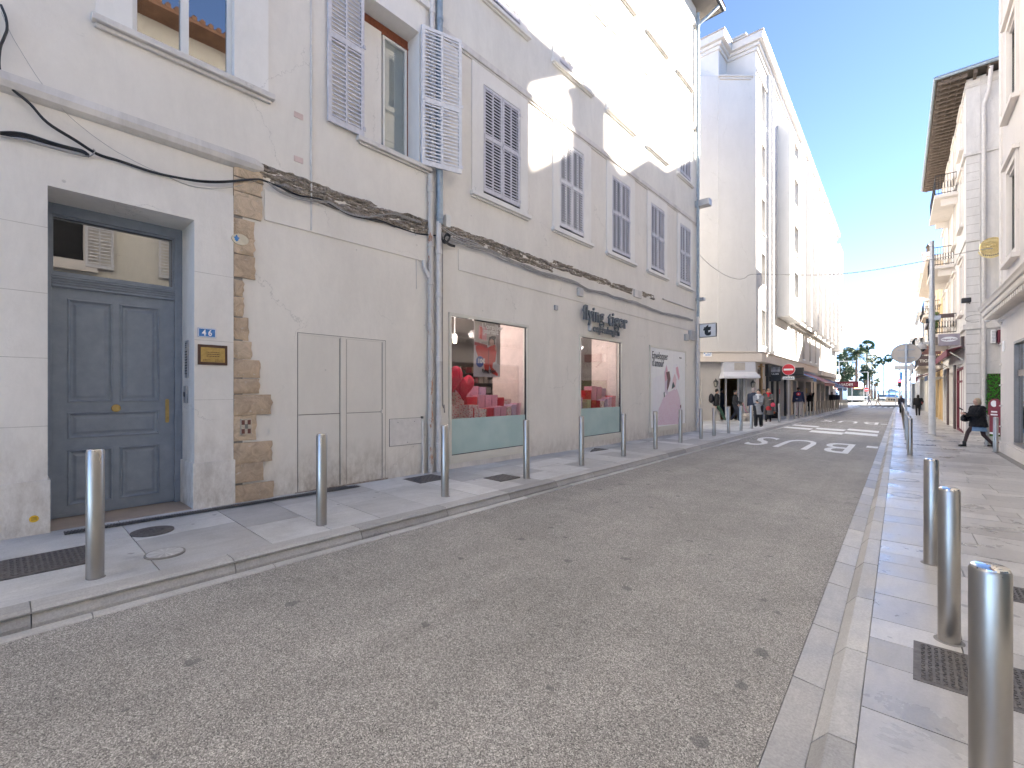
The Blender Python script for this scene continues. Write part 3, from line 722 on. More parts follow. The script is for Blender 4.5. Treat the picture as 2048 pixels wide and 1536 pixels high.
# exposed sandstone strip
mb=MB(); rows=[(345,370,525),(370,397,523),(397,444,523),(444,480,508),(480,515,508),(515,561,509),(561,595,486),(595,635,487),(635,683,497),(683,720,503),(720,757,519),(757,788,517),(788,829,541),(829,880,512),(880,922,543),(922,960,524),(960,1003,546)]
rq=random.Random(5)
for i,(a,b,px) in enumerate(rows):
    u1,za=FXp(px,a); _,zb=FXp(px,b); u0=2.06
    g=.006; n1=.03+rq.uniform(-.008,.014)+(.012 if i>11 else 0); ts=.45+.35*rq.random()- (.3 if i>14 else 0)
    nu,nz=8,5; vs=[];fs=[]
    for jz in range(nz+1):
        for ju in range(nu+1):
            fu=ju/nu;fz=jz/nz; u=u0+(u1-u0)*fu; z=za-g+(zb-za+2*g)*fz
            edge=min(fu*nu,(1-fu)*nu,fz*nz,(1-fz)*nz)
            nn=n1-(.016 if edge<.01 else 0)+.014*noise.noise(Vector((u*8,z*8,i*1.)))
            if fu==1: u+=.045*noise.noise(Vector((z*14,i*3.,0)))
            vs.append(P(u,z+.004*noise.noise(Vector((u*9,i*2.,1))),nn))
    for jz in range(nz):
        for ju in range(nu):
            q=jz*(nu+1)+ju; fs.append((q,q+1,q+nu+2,q+nu+1))
    mb.add(vs,fs,0,True,ts)
    rim=[j for j in range(nu+1)]+[(k)*(nu+1)+nu for k in range(1,nz+1)]+[nz*(nu+1)+k for k in range(nu-1,-1,-1)]+[k*(nu+1) for k in range(nz-1,0,-1)]
    pr=[vs[k] for k in rim]; bk=[(-6.752,v[1],v[2]) for v in pr]; L=len(pr)
    mb.add(pr+bk,[(k,(k+1)%L,L+(k+1)%L,L+k) for k in range(L)],0,False,ts*.6)
part(mb,'stone_strip','quoin',A1)
mb=MB(); mb.quad(P(2.056,.0,.006),P(2.17,.0,.006),P(2.17,4.56,.006),P(2.056,4.56,.006)); part(mb,'stone_strip_mortar','mortar',A1)
mb=MB(); c=P(2.13,3.62,.05)
mb.add([(c[0],c[1]+.10*math.cos(a)+.0,c[2]+.072*math.sin(a)) for a in [2*math.pi*k/28 for k in range(28)]]+[(c[0]-.03,c[1]+.10*math.cos(a),c[2]+.072*math.sin(a)) for a in [2*math.pi*k/28 for k in range(28)]],[tuple(range(28))]+[(k,(k+1)%28,28+(k+1)%28,28+k) for k in range(28)])
mb.add([(c[0]+.002,c[1]-.045+.03*math.cos(a)*(1+.3*math.sin(5*a)),c[2]+.005+.035*math.sin(a)*(1+.3*math.cos(4*a))) for a in [2*math.pi*k/24 for k in range(24)]],[tuple(range(24))],1)
pl=mb.build('ceramic_plaque',[plain('cream_ceramic',(.66,.60,.46),.2),M['blueplate']],None,off=c)
tag(pl,'small oval cream ceramic plaque with a blue blot on the sandstone strip','plaque')
mb=MB(); y0,z0=FXp(482,838,-6.69); y1,z1=FXp(503,868,-6.69)
mb.box(-6.74,-6.688,y0,y1,z1,z0)
for (a,b,m_) in ((.05,.05,1),(.62,.05,1),(.05,.62,1),(.62,.62,1)): mb.box(-6.688,-6.6865,y0+(y1-y0)*a,y0+(y1-y0)*(a+.3),z1+(z0-z1)*b,z1+(z0-z1)*(b+.3),m_)
mb.box(-6.688,-6.6868,y0+(y1-y0)*.36,y0+(y1-y0)*.66,z1+(z0-z1)*.36,z1+(z0-z1)*.66,2)
tt=mb.build('mosaic_tile',[plain('worn_tile',(.50,.44,.36),.5,0,.3,60),plain('tile_brown',(.14,.05,.04),.4),plain('tile_grey',(.2,.2,.18),.4,0,.4,80)],None,off=(-6.7,y0,z1)); tag(tt,'small worn mosaic tile with brown corners stuck low on the sandstone strip','tile')
# broken string course: crumbling masonry band
def rubble(parent,u0,u1,zt,zb,seed,n=.03):
    mb=MB(); nu=int((u1-u0)/.03); nz=14; vs=[];fs=[]
    for jz in range(nz+1):
        for ju in range(nu+1):
            u=u0+(u1-u0)*ju/nu; T=zt(u)+.035*noise.noise(Vector((u*3.1,seed,0)))+.02*noise.noise(Vector((u*13,seed,3))); B=zb(u)+.03*noise.noise(Vector((u*3.7,seed,9)))
            fz=jz/nz; z=B+(T-B)*fz
            course=abs(((fz*4)%1)-.5)*2
            nn=n+.05*noise.noise(Vector((u*4,z*22,seed)))+.03*noise.noise(Vector((u*16,z*40,seed)))-(.03 if course>.82 else 0)
            if jz in(0,nz): nn=-.005
            vs.append(P(u,z,max(nn,-.004)))
    for jz in range(nz):
        for ju in range(nu):
            q=jz*(nu+1)+ju; fs.append((q,q+1,q+nu+2,q+nu+1))
    mb.add(vs,fs,0,False,.5); return part(mb,'crumbled_band','masonry',parent)
rubble(A1,2.36,5.30,lambda u:4.74,lambda u:4.60-.17*min(1,(u-2.36)/.5)+.03*(u>4.6),1.5)
# bricked-up gate in two leaves
mb=MB(); G0=.008
mb.fbox(FA,2.90,4.36,.13,2.46,-.01,.004)
mb.fbox(FA,2.905,3.535,1.275,2.43,.0,G0); mb.fbox(FA,2.905,3.535,.17,1.255,.0,G0); mb.fbox(FA,3.66,4.29,1.275,2.42,.0,G0); mb.fbox(FA,3.66,4.29,.17,1.255,.0,G0)
mb.fbox(FA,3.55,3.60,.15,2.45,.0,.022); mb.fbox(FA,3.60,3.645,.15,2.45,.0,.014); mb.fbox(FA,4.30,4.355,.15,2.45,.0,.016); mb.fbox(FA,2.905,4.355,2.43,2.455,.0,.012); mb.fbox(FA,4.27,4.30,1.24,1.30,.0,.03)
gate=part(mb,'metal_gate',stucco('beige_gate_paint',(.74,.70,.64),.05,.06,.5,bumps=.08,rough=.6),A1,.002)
mb=MB(); frame_ring(mb,FA,2.893,4.367,.125,2.468,.006,.0005,.0045); mb.fbox(FA,3.646,3.652,.15,2.45,.0,.009); mb.fbox(FA,2.905,3.54,1.258,1.266,.0,.006); mb.fbox(FA,3.66,4.29,1.258,1.266,.0,.006)
mb.fbox(FA,3.54,3.546,.15,2.45,.0,.009); mb.fbox(FA,4.293,4.299,.15,2.45,.0,.009)
sub(mb,'gate_gaps',plain('gap_shadow_line',(.10,.085,.07),.9),A1,gate)
mb=MB(); mb.fbox(FA,2.86,4.40,.02,.14,.0,.02); part(mb,'gate_sill','masonry',A1)
mb=MB(); mb.fbox(FA,4.445,5.13,.665,1.125,-.01,.012); ub=part(mb,'meter_hatch','pipe',A1,.002)
mb=MB(); frame_ring(mb,FA,4.438,5.137,.657,1.133,.006,.0,.005); mb.fbox(FA,5.10,5.14,1.11,1.15,.0,.03); 
for u,z in ((4.6,1.06),(4.95,1.06),(4.8,.70)): mb.fbox(FA,u,u+.012,z,z+.012,.01,.016)
sub(mb,'hatch_gap',M['iron'],A1,ub)
M['curtlight']=plain('pale_net_curtain',(.55,.57,.58),.9,0,.08,6)
# window with plain glazing (upper left)
mb=MB(); wallgrid(mb,FA,.71,2.49,5.72,8.3,[(1.023,2.067,5.722,8.197,.16)],n=.022); mb.quad(P(.71,5.72,.022),P(.71,5.72,0),P(.71,8.3,0),P(.71,8.3,.022)); mb.quad(P(2.49,5.72,.022),P(2.49,5.72,0),P(2.49,8.3,0),P(2.49,8.3,.022))
w=part(mb,'window','trim',A1)
mb=MB(); mb.fbox(FA,.67,2.555,5.645,5.722,.0,.10); mb.fbox(FA,.70,2.52,5.60,5.645,.0,.05); sub(mb,'sill','string',A1,w,.012)
mb=MB(); frame_ring(mb,FA,1.025,2.065,5.73,8.2,.055,-.13,-.07); mb.fbox(FA,1.50,1.585,5.785,8.15,-.13,-.06); sub(mb,'sash_frame','white',A1,w,.003)
mb=MB(); mb.fbox(FA,1.08,1.50,5.785,8.15,-.11,-.105); mb.fbox(FA,1.585,2.01,5.785,8.15,-.11,-.105); sub(mb,'pane','glassdark',A1,w)
mb=MB(); mb.quad(P(1.02,5.71,-.17),P(2.07,5.71,-.17),P(2.07,8.2,-.17),P(1.02,8.2,-.17)); sub(mb,'blind','curtain',A1,w)
# window with open shutters
mb=MB(); mb.fbox(FA,3.82,5.30,5.635,5.715,.0,.09); mb.fbox(FA,3.86,5.26,5.60,5.635,.0,.045)
w=part(mb,'window','string',A1,.012)
mb=MB(); wallgrid(mb,FA,3.86,5.2,5.72,8.62,[(3.944,5.056,5.724,8.096,.379)],n=.015); mb.fbox(FA,3.945,4.498,5.726,7.953,-.378,-.33); mb.fbox(FA,3.6,5.38,8.62,8.74,.0,.07); sub(mb,'reveal','trim',A1,w)
mb=MB(); frame_ring(mb,FA,4.52,5.03,5.73,7.92,.045,-.38,-.32); sub(mb,'sash_frame','white',A1,w,.003)
mb=MB(); mb.fbox(FA,4.565,4.985,5.775,7.875,-.36,-.355); sub(mb,'pane','glass',A1,w)
mb=MB(); mb.fbox(FA,4.565,4.80,5.775,7.875,-.379,-.372); mb.fbox(FA,4.80,4.985,5.775,7.875,-.379,-.376,1); q=mb.build('blind',[M['curtlight'],M['curtain']],None,off=OFF[A1.name]); q.location=(0,0,0); q.parent=w
mb=MB(); mb.fbox(FA,4.50,5.056,7.925,7.955,-.385,-.315); mb.fbox(FA,3.944,5.056,7.955,8.10,-.385,-.33,0); mb.fbox(FA,5.032,5.055,5.72,7.925,-.385,-.325); sub(mb,'rotten_trim',plain('red_brown_putty',(.22,.07,.035),.9,0,.3,30,.3),A1,w)
sub(shutter_leaf(FA,3.325,3.93,5.72,8.6,.035,rows=(.47,),skew=-.0),'shutter','shutter',A1,w)
sub(shutter_leaf(FA,5.07,5.80,5.70,8.22,.05,rows=(.47,),skew=.34),'shutter','shutterW',A1,w)
# downpipes between the two houses
def pipe(name,pts,r,mat,root,rings=(),rr=1.25):
    mb=MB(); mb.tube(pts,r,14)
    for z in rings:
        x,y=pts[0][0],pts[0][1]; mb.lathe((x,y,z),[(r*1.0,-.05),(r*rr,-.045),(r*rr,.045),(r*1.0,.05)],14)
    return part(mb,name,mat,root)
pipe('drainpipe',[(-6.68,5.27,.02),(-6.68,5.27,5.58)],.047,'rusty',A1,(1.05,1.9,2.75,3.6,4.3,5.3))
pipe('drainpipe',[(-6.69,5.13,3.98),(-6.69,5.14,3.86),(-6.685,5.25,3.7)],.035,'pipe',A1)
pipe('upper_drainpipe',[(-6.68,5.31,5.70),(-6.68,5.31,12)],.045,'pipe',A1,(8.0,8.6,9.4))
pipe('upper_drainpipe',[(-6.66,4.95,9.6),(-6.62,5.2,9.1),(-6.68,5.31,8.85)],.05,'pipe',A1)
pipe('conduit',[(-6.735,3.09,4.00),(-6.735,3.09,6.75)],.014,'cwhite',A1,(5.0,))
pipe('conduit',[(-6.735,3.09,6.75),(-6.735,3.09,9.2)],.010,'pipe',A1)
pipe('conduit',[(-6.74,5.0,3.45),(-6.74,4.985,4.5)],.006,'cwhite',A1)
pipe('ground_conduit',[(-6.72,5.13,.05),(-6.72,5.13,1.1)],.022,'pipe',A1,(.62,))
mb=MB()
for py in (232,320):
    y0,z=FXp(588,py-5); y1,z1=FXp(606,py+4); mb.fbox(FA,y0,y1,(z+z1)/2-.04,(z+z1)/2+.04,.0,.008)
part(mb,'patch',plain('pink_filler',(.66,.52,.48),.9),A1)
# ================================================================ building A2 (shop)
A2=thing('shop_building','tall cream rendered building with rows of closed louvred shutters over the gift shop','building',(-6.75,12,.05))
mb=MB()
cols=[(6.36,8.12,6.68,7.86),(9.10,10.86,9.38,10.50),(11.70,13.46,12.02,13.16),(14.36,15.98,14.64,15.74),(16.90,18.44,17.16,18.24)]
flo=[(5.65,5.72,7.98,8.42),(9.80,9.88,12.06,12.25),(13.63,13.72,15.85,16.40)]
shut=[]
for fi,(zs0,z0,z1,zt) in enumerate(flo):
    for (a,b,c,d) in cols: shut.append((c,d,z0,z1,.10))
shops=[(5.82,8.09,.30,3.08,.10),(10.35,12.57,.30,3.08,.10)]
wallgrid(mb,FA,5.42,18.9,-.3,8.50,[h for h in shut if h[3]<8.5]+shops); part(mb,'wall','wallA2',A2)
mb=MB(); wallgrid(mb,FA,5.42,18.9,8.5,12.3,[h for h in shut if 8.5<h[3]<12.3]); part(mb,'upper_wall','wallA2up',A2)
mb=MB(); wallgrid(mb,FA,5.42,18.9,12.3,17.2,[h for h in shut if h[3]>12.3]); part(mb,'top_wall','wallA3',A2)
mb=MB(); mb.quad((-6.75,18.9,-.4),(-6.75,18.9,17.2),(-18,18.9,17.2),(-18,18.9,-.4)); mb.quad((-18,5.4,-.4),(-18,18.9,-.4),(-18,18.9,17.2),(-18,5.4,17.2)); mb.quad((-6.75,5.42,8.5),(-18,5.42,8.5),(-18,5.42,17.2),(-6.75,5.42,17.2)); part(mb,'side_wall','wallA2',A2)
FAe=Fr(-6.75,18.9,-1,0,-1) # end wall, normal +y
mb=MB()
for z,h,n in ((8.36,.13,.06),(12.18,.12,.07),(16.35,.14,.09)):
    mb.fbox(FA,5.55,18.9+n,z,z+h,.0,n); mb.fbox(FA,5.55,18.9+n*.6,z-.05,z,.0,n*.55); mb.fbox(FAe,0,8,z,z+h,.0,n)
part(mb,'string_course','string',A2,.01)
mb=MB(); mb.fbox(FA,6.0,18.25,3.985,4.40,.0,.018); part(mb,'fascia_band','wallA2',A2,.004)
# raised window bays and pier strips, sills, shutters
mb=MB()
for fi,(zs0,z0,z1,zt) in enumerate(flo):
    for ci,(a,b,c,d) in enumerate(cols):
        mb=MB(); wallgrid(mb,FA,a,b,zs0,zt-.07,[(c+.003,d-.003,z0+.003,z1-.003,.12)],n=.026)
        mb.quad(P(a,zs0,.026),P(a,zs0,0),P(a,zt-.07,0),P(a,zt-.07,.026)); mb.quad(P(b,zs0,.026),P(b,zs0,0),P(b,zt-.07,0),P(b,zt-.07,.026)); mb.quad(P(a,zt-.07,.026),P(b,zt-.07,.026),P(b,zt-.07,0),P(a,zt-.07,0))
        w=part(mb,'window','trim' if fi<2 else 'wallA3',A2)
        mb=MB(); mb.fbox(FA,a-.05,b+.05,zs0-.075,zs0,.0,.10); mb.fbox(FA,a-.02,b+.02,zs0-.11,zs0-.075,.0,.05)
        for u in (a+.04,b-.06): mb.fbox(FA,u,u+.012,zs0,zs0+.09,.07,.08); mb.fbox(FA,u-.03,u+.04,zs0+.07,zs0+.085,.07,.08)
        sub(mb,'sill','trim' if fi<2 else 'string',A2,w,.012)
        mb=MB(); mb.quad(P(c,z0,-.099),P(c,z1,-.099),P(d,z1,-.099),P(d,z0,-.099)); mb.fbox(FA,c,d,z0-.0,z0+.05,-.09,.0); sub(mb,'pane','dark',A2,w)
        m_=(c+d)/2; dz=.03 if (fi+ci)%2 else 0
        sk=[0,.04,0,.02,0][ci]
        sub(shutter_leaf(FA,c+.012,m_-.003,z0+.05+dz*.4,z1-.012,-.012,skew=sk*.5,rows=(.53,)),'shutter','shutterW' if fi==0 and ci==1 else 'shutter',A2,w)
        sub(shutter_leaf(FA,m_+.003,d-.012,z0+.05,z1-.012-dz*.3,-.012,rows=(.53,)),'shutter','shutterW' if fi==0 and ci==1 else 'shutter',A2,w)
# eaves and roof
mb=MB(); mb.box(-18.3,-6.02,5.2,19.78,17.22,17.30); part(mb,'eave_soffit',stripes('corrugated_soffit',(.26,.24,.22),(.13,.12,.11),'Y',3.2),A2)
mb=MB(); mb.tube([(-5.98,5.2,17.32),(-5.98,19.86,17.32),(-18.3,19.86,17.32)],.085,10); mb.box(-18.3,-6.0,5.2,19.80,17.3,17.42); part(mb,'gutter',plain('dark_gutter',(.04,.045,.05),.5),A2)
mb=MB(); mb.add([(-5.9,5.2,17.43),(-5.9,19.9,17.43),(-18.3,19.9,17.43),(-18.3,5.2,17.43),(-12,8,19.3),(-12,16.5,19.3)],[(0,1,5,4),(1,2,5),(2,3,4,5),(3,0,4)]); part(mb,'roof','tile',A2)
# corner pipes
pipe('drainpipe',[(-6.66,5.44,.02),(-6.66,5.44,4.75)],.052,'pipe',A2,(.6,1.1,2.2,3.4,4.2))
pipe('zinc_downpipe',[(-6.655,5.46,4.72),(-6.655,5.46,12)],.062,'zinc',A2,(4.85,8.55),1.12)
mb=MB(); mb.tube(smooth_path([(-6.70,5.62,1.2),(-6.69,5.60,1.35),(-6.69,5.56,1.6),(-6.69,5.56,4.6)]),.012,8); part(mb,'conduit','cgrey',A2)
pipe('corner_downpipe',smooth_path([(-6.64,18.80,4.55),(-6.64,18.80,15.9),(-6.60,18.82,16.4),(-6.3,19.1,16.8),(-6.05,19.4,17.2)],3),.06,'zinc',A2,(6.2,8.3,10.0,12.3,14.4),1.12)
pipe('corner_downpipe',[(-6.64,18.78,-.15),(-6.64,18.78,4.6)],.055,'pipe',A2,(.9,3.1))
pipe('corner_downpipe',[(-6.70,18.98,-.15),(-6.70,18.98,4.4)],.075,'pipe',A2,(3.0,))
rubble(A2,5.56,9.1,lambda u:4.80,lambda u:4.55,4.4,.022); rubble(A2,9.1,13.3,lambda u:4.84,lambda u:4.66,7.4,.022); rubble(A2,14.0,14.9,lambda u:4.88,lambda u:4.72,2.4,.02)
mb=MB(); mb.fbox(FA,13.4,13.9,4.6,4.84,.0,.05); mb.fbox(FA,15.6,18.6,4.84,4.88,.0,.05); part(mb,'string_remnant','string',A2,.01)
# shop windows
for i,(u0,u1,sh) in enumerate(((5.755,8.155,1.065),(10.285,12.635,1.13))):
    mb=MB(); frame_ring(mb,FA,u0,u1,.20,3.13,.062,-.02,.03); mb.fbox(FA,u0+.062,u1-.062,.262,.36,-.02,.03)
    w=part(mb,'shop_window','frame',A2,.004)
    mb=MB(); frame_ring(mb,FA,u0+.062,u1-.062,.36,3.068,.010,-.045,-.0); sub(mb,'gasket','black',A2,w)
    mb=MB(); mb.fbox(FA,u0+.07,u1-.07,sh,3.06,-.036,-.030); sub(mb,'pane','shopglass',A2,w)
    mb=MB(); mb.fbox(FA,u0+.07,u1-.07,.368,sh,-.044,-.028); sub(mb,'frosted_panel','frost',A2,w)
    mb=MB(); mb.fbox(FA,u0+.02,u1-.02,-.3,.20,-.0,.012); sub(mb,'base_panel','wallA2' if i else 'string',A2,w)
mb=MB()  # shop room
x0,x1=-12.5,-6.95
mb.quad((x0,5.5,.15),(x0,13.2,.15),(x0,13.2,3.55),(x0,5.5,3.55)); mb.quad((x0,5.5,.15),(x1,5.5,.15),(x1,5.5,3.55),(x0,5.5,3.55)); mb.quad((x0,13.2,.15),(x1,13.2,.15),(x1,13.2,3.55),(x0,13.2,3.55))
mb.quad((x0,5.5,3.55),(x1,5.5,3.55),(x1,13.2,3.55),(x0,13.2,3.55)); mb.quad((x0,5.5,.15),(x1,5.5,.15),(x1,13.2,.15),(x0,13.2,.15)); mb.quad((x1,8.3,.15),(x1,10.2,.15),(x1,10.2,3.55),(x1,8.3,3.55))
room=part(mb,'shop_room',plain('dim_shop_walls',(.13,.10,.085),.85),A2)
mb=MB(); mb.box(-7.95,-6.96,8.22,8.29,.2,3.5); mb.box(-7.85,-6.96,12.70,12.78,.2,3.5); sub(mb,'display_partition','pinkwall',A2,room)
mb=MB(); mb.box(-8.2,-6.84,5.85,8.2,.9,1.055); mb.box(-8.2,-6.84,10.38,12.6,.95,1.12); sub(mb,'display_deck','white',A2,room)
mb=MB()
for (x,y,z) in ((-7.9,6.25,2.95),(-7.7,6.75,2.7),(-9.6,6.4,2.45),(-9.8,6.9,2.40),(-10.6,6.3,2.6),(-11.2,7.1,2.3),(-7.7,10.7,2.92),(-7.6,11.1,2.95),(-8.0,11.45,2.95),(-8.6,10.7,2.6),(-8.9,11.2,2.62)):
    mb.lathe((x,y,z),[(.05,0),(.055,.02),(.055,.16),(.03,.18)],12); mb.tube([(x,y,z+.17),(x,y,3.54)],.008,5)
lamps=sub(mb,'spotlight_housing','white',A2,room)
mb=MB()
for (x,y,z) in ((-7.9,6.25,2.95),(-7.7,6.75,2.7),(-9.6,6.4,2.45),(-9.8,6.9,2.40),(-10.6,6.3,2.6),(-11.2,7.1,2.3),(-7.7,10.7,2.92),(-7.6,11.1,2.95),(-8.0,11.45,2.95),(-8.6,10.7,2.6),(-8.9,11.2,2.62)): mb.ell((x,y,z-.01),(.038,.038,.02),10,6)
for k in range(9): mb.ell((-10.2-.2*(k%3),5.9+.28*k,1.95+.03*(k%2)),(.04,.04,.02),8,5)
sub(mb,'spotlight_bulb','bulb',A2,room)
mb=MB()
rr=random.Random(11)
cols_=[plain('stock_%d'%i,c,.6) for i,c in enumerate([(.45,.30,.2),(.1,.16,.12),(.5,.42,.36),(.35,.05,.06),(.12,.10,.09),(.55,.5,.45)])]
for sh in range(6):
    z=.45+sh*.36; mb.box(-12.3,-11.9,5.7,13,z-.03,z,4)
    y=5.8
    while y<12.8:
        w_=rr.uniform(.06,.25); h_=rr.uniform(.08,.26); mb.box(-12.25,-11.95,y,y+w_,z,z+h_,rr.randrange(6)); y+=w_+rr.uniform(.01,.1)
for r_ in range(2):
    xx=-9.6-r_*1.1
    for sh in range(3):
        z=.5+sh*.33; mb.box(xx-.3,xx+.1,5.9,11.5,z-.03,z,4); y=6.
        while y<11.3:
            w_=rr.uniform(.06,.2); h_=rr.uniform(.06,.2); mb.box(xx-.25,xx+.05,y,y+w_,z,z+h_,rr.randrange(6)); y+=w_+rr.uniform(.02,.12)
t=mb.build('stocked_shelves',cols_,None,off=(-11,9,.2)); tag(t,'dim shelves stocked with small goods deep inside the gift shop','shelf')
# shop lamps inside (lit in the photograph)
for i,(x,y,z,e) in enumerate(((-7.4,6.4,2.8,14),(-7.6,7.2,2.9,12),(-7.5,11.0,2.8,14),(-7.6,11.7,2.9,9),(-10.2,8,2.5,14))):
    l=bpy.data.lights.new('shop_lamp','POINT'); l.energy=e*.24; l.color=(1,.91,.87); l.shadow_soft_size=.08; o=bpy.data.objects.new('shop_lamp',l); COL.objects.link(o); o.location=(x,y,z)
# gift boxes in the windows
def gift(u,w,z,h,x,d,mat,lab,rib=None):
    c=(x-d/2,u+w/2,z); mb=MB(); mb.box(x-d,x,u,u+w,z,z+h); b=mb.build('gift_box',M[mat],None,.004,off=c); tag(b,lab,'gift box','gift boxes in the shop windows')
    if rib:
        mb=MB(); mb.box(x-d-.001,x+.0015,u+w*.42,u+w*.56,z,z+h+.002); k=mb.build('ribbon',M[rib],b,off=c); k.location=(0,0,0)
    mb=MB(); mb.box(x-d-.004,x+.004,u-.004,u+w+.004,z+h*.78,z+h+.004); k=mb.build('lid',M[mat],b,.002,off=c); k.location=(0,0,0)
Z1=1.056
gb=[(5.86,.20,Z1,.27,'giftd',None),(6.42,.26,Z1,.26,'giftd','red'),(6.72,.20,Z1,.17,'giftd',None),(6.95,.20,Z1,.18,'giftr',None),(7.17,.19,Z1,.2,'giftp',None),(7.38,.17,Z1,.21,'giftp',None),(7.57,.15,Z1,.2,'giftd',None),(7.74,.16,Z1,.24,'giftl',None),(7.92,.13,Z1,.27,'giftp',None)]
for i,g_ in enumerate(gb): gift(g_[0],g_[1],g_[2],g_[3],-6.88,.22,g_[4],'%s gift box, wide shop window, front row, %s from the left'%({'giftd':'red-dotted','giftr':'plain red','giftp':'pink','giftl':'lilac'}[g_[4]],ordn(i)),g_[5])
gb=[(6.35,.22,.46,'giftd','third row'),(6.62,.28,.36,'giftr','')]
for i,(u,w_,z,h,m_) in enumerate([(6.30,.24,Z1+.30,.22,'giftd'),(6.62,.3,Z1,.42,'giftr'),(6.95,.2,Z1+.20,.26,'giftp'),(7.17,.2,Z1+.22,.24,'giftp'),(7.39,.17,Z1+.24,.22,'giftp'),(7.58,.2,Z1,.40,'giftr'),(7.8,.22,Z1,.36,'giftd')]):
    gift(u,w_,z if z<Z1+.01 else Z1,h if z<Z1+.01 else h+z-Z1,-7.16,.22,m_,'%s gift box, wide shop window, middle row, %s from the left'%({'giftd':'red-dotted','giftr':'plain red','giftp':'pink'}[m_],ordn(i)))
for i,(u,w_,h,m_) in enumerate([(6.45,.2,.5,'giftd'),(6.75,.24,.62,'giftp'),(7.0,.24,.66,'giftp'),(7.26,.22,.64,'giftl')]): gift(u,w_,Z1,h,-7.45,.22,m_,'tall %s gift box at the back of the wide shop window, %s from the left'%({'giftd':'red-dotted','giftp':'pink','giftl':'lilac'}[m_],ordn(i)))
Z2=1.122
for i,(u,w_,h,m_) in enumerate([(10.40,.26,.30,'giftl'),(10.68,.2,.18,'giftk'),(10.9,.2,.24,'giftk'),(11.14,.22,.22,'giftr'),(11.38,.2,.2,'giftr'),(11.62,.2,.18,'giftd'),(11.86,.2,.24,'giftl'),(12.1,.16,.3,'giftp'),(12.3,.2,.34,'giftr')]):
    gift(u,w_,Z2,h,-6.88,.24,m_,'%s gift box, narrow shop window, front row, %s from the left'%({'giftd':'red-dotted','giftr':'plain red','giftp':'pink','giftl':'lilac','giftk':'kraft'}[m_],ordn(i)))
for i,(u,w_,h,m_) in enumerate([(10.42,.3,.42,'giftk'),(10.76,.26,.42,'giftr'),(11.05,.24,.36,'giftr'),(11.32,.3,.5,'giftr'),(11.66,.26,.62,'giftp'),(11.96,.26,.6,'giftp'),(12.26,.22,.56,'giftl')]):
    gift(u,w_,Z2,h,-7.2,.26,m_,'%s gift box, narrow shop window, back row, %s from the left'%({'giftr':'plain red','giftp':'pink','giftl':'lilac','giftk':'kraft'}[m_],ordn(i)))
def heart(name,lab,c,s,th,mat):
    pts=[]
    for k in range(40):
        a=2*math.pi*k/40; pts.append((0,16*math.sin(a)**3/16*s,(13*math.cos(a)-5*math.cos(2*a)-2*math.cos(3*a)-math.cos(4*a))/16*s))
    mb=MB(); vs=[];fs=[]; R_=5
    for side in (1,-1):
        base=len(vs)
        for r in range(R_+1):
            f=1-r/R_
            for p in pts: vs.append((c[0]+side*th*math.sqrt(max(0,1-f*f)),c[1]+p[1]*f,c[2]+p[2]*f))
        for r in range(R_):
            for k in range(40):
                k2=(k+1)%40; q=(base+r*40+k,base+r*40+k2,base+(r+1)*40+k2,base+(r+1)*40+k); fs.append(q if side==1 else q[::-1])
    mb.add(vs,fs,0,True); o=mb.build(name,M[mat],None,off=c); tag(o,lab,'cushion'); return o
heart('heart_cushion','large red heart-shaped cushion at the left edge of the wide shop window',(-6.98,5.98,1.85),.36,.13,'redvel')
heart('heart_cushion','darker red heart-shaped cushion just right of the large one in the wide shop window',(-7.05,6.42,1.72),.30,.12,'redvel')
# hanging photo poster
def poly(mb,pts,x,mi): mb.add([(x,)+tuple(p) for p in pts],[tuple(range(len(pts)))],mi,False,.5)
Xp=-6.82
def pp(l):
    o=[]
    for zx,zy in l: o.append(FXp(880+zx/4.267,580+zy/4.267,Xp))
    return o
def poster(name,lab,layers,x,off):
    mb=MB(); mats=[]
    for i,(m_,pts) in enumerate(layers): mats.append(m_); 
    base=layers[0][1]
    mb.prism([(x-.004,)+tuple(p) for p in base],(.004,0,0),0)
    for i,(m_,pts) in enumerate(layers[1:]): poly(mb,pts,x+.0015*(i+1),i+1)
    o=mb.build(name,mats,None,off=off); return o
C=lambda n,c: plain(n,c,.5,0,.04)
pw=C('poster_white',(.72,.70,.70)); pg=C('poster_grey',(.48,.43,.40)); pr_=C('poster_red',(.72,.04,.03)); pdk=C('poster_dark_red',(.45,.03,.04)); pk=C('poster_pink',(.75,.35,.42)); psk=C('poster_skin',(.60,.36,.28)); pb=C('poster_black',(.03,.025,.025)); pbl=C('poster_blue',(.05,.12,.45)); pbed=C('poster_bedding',(.58,.57,.62)); pcur=C('poster_curtain',(.30,.24,.24))
def ov(cx,cy,rx,ry,n=24,s=None): return [(cx+rx*math.cos(2*math.pi*k/n),cy+ry*math.sin(2*math.pi*k/n)) for k in range(n)]
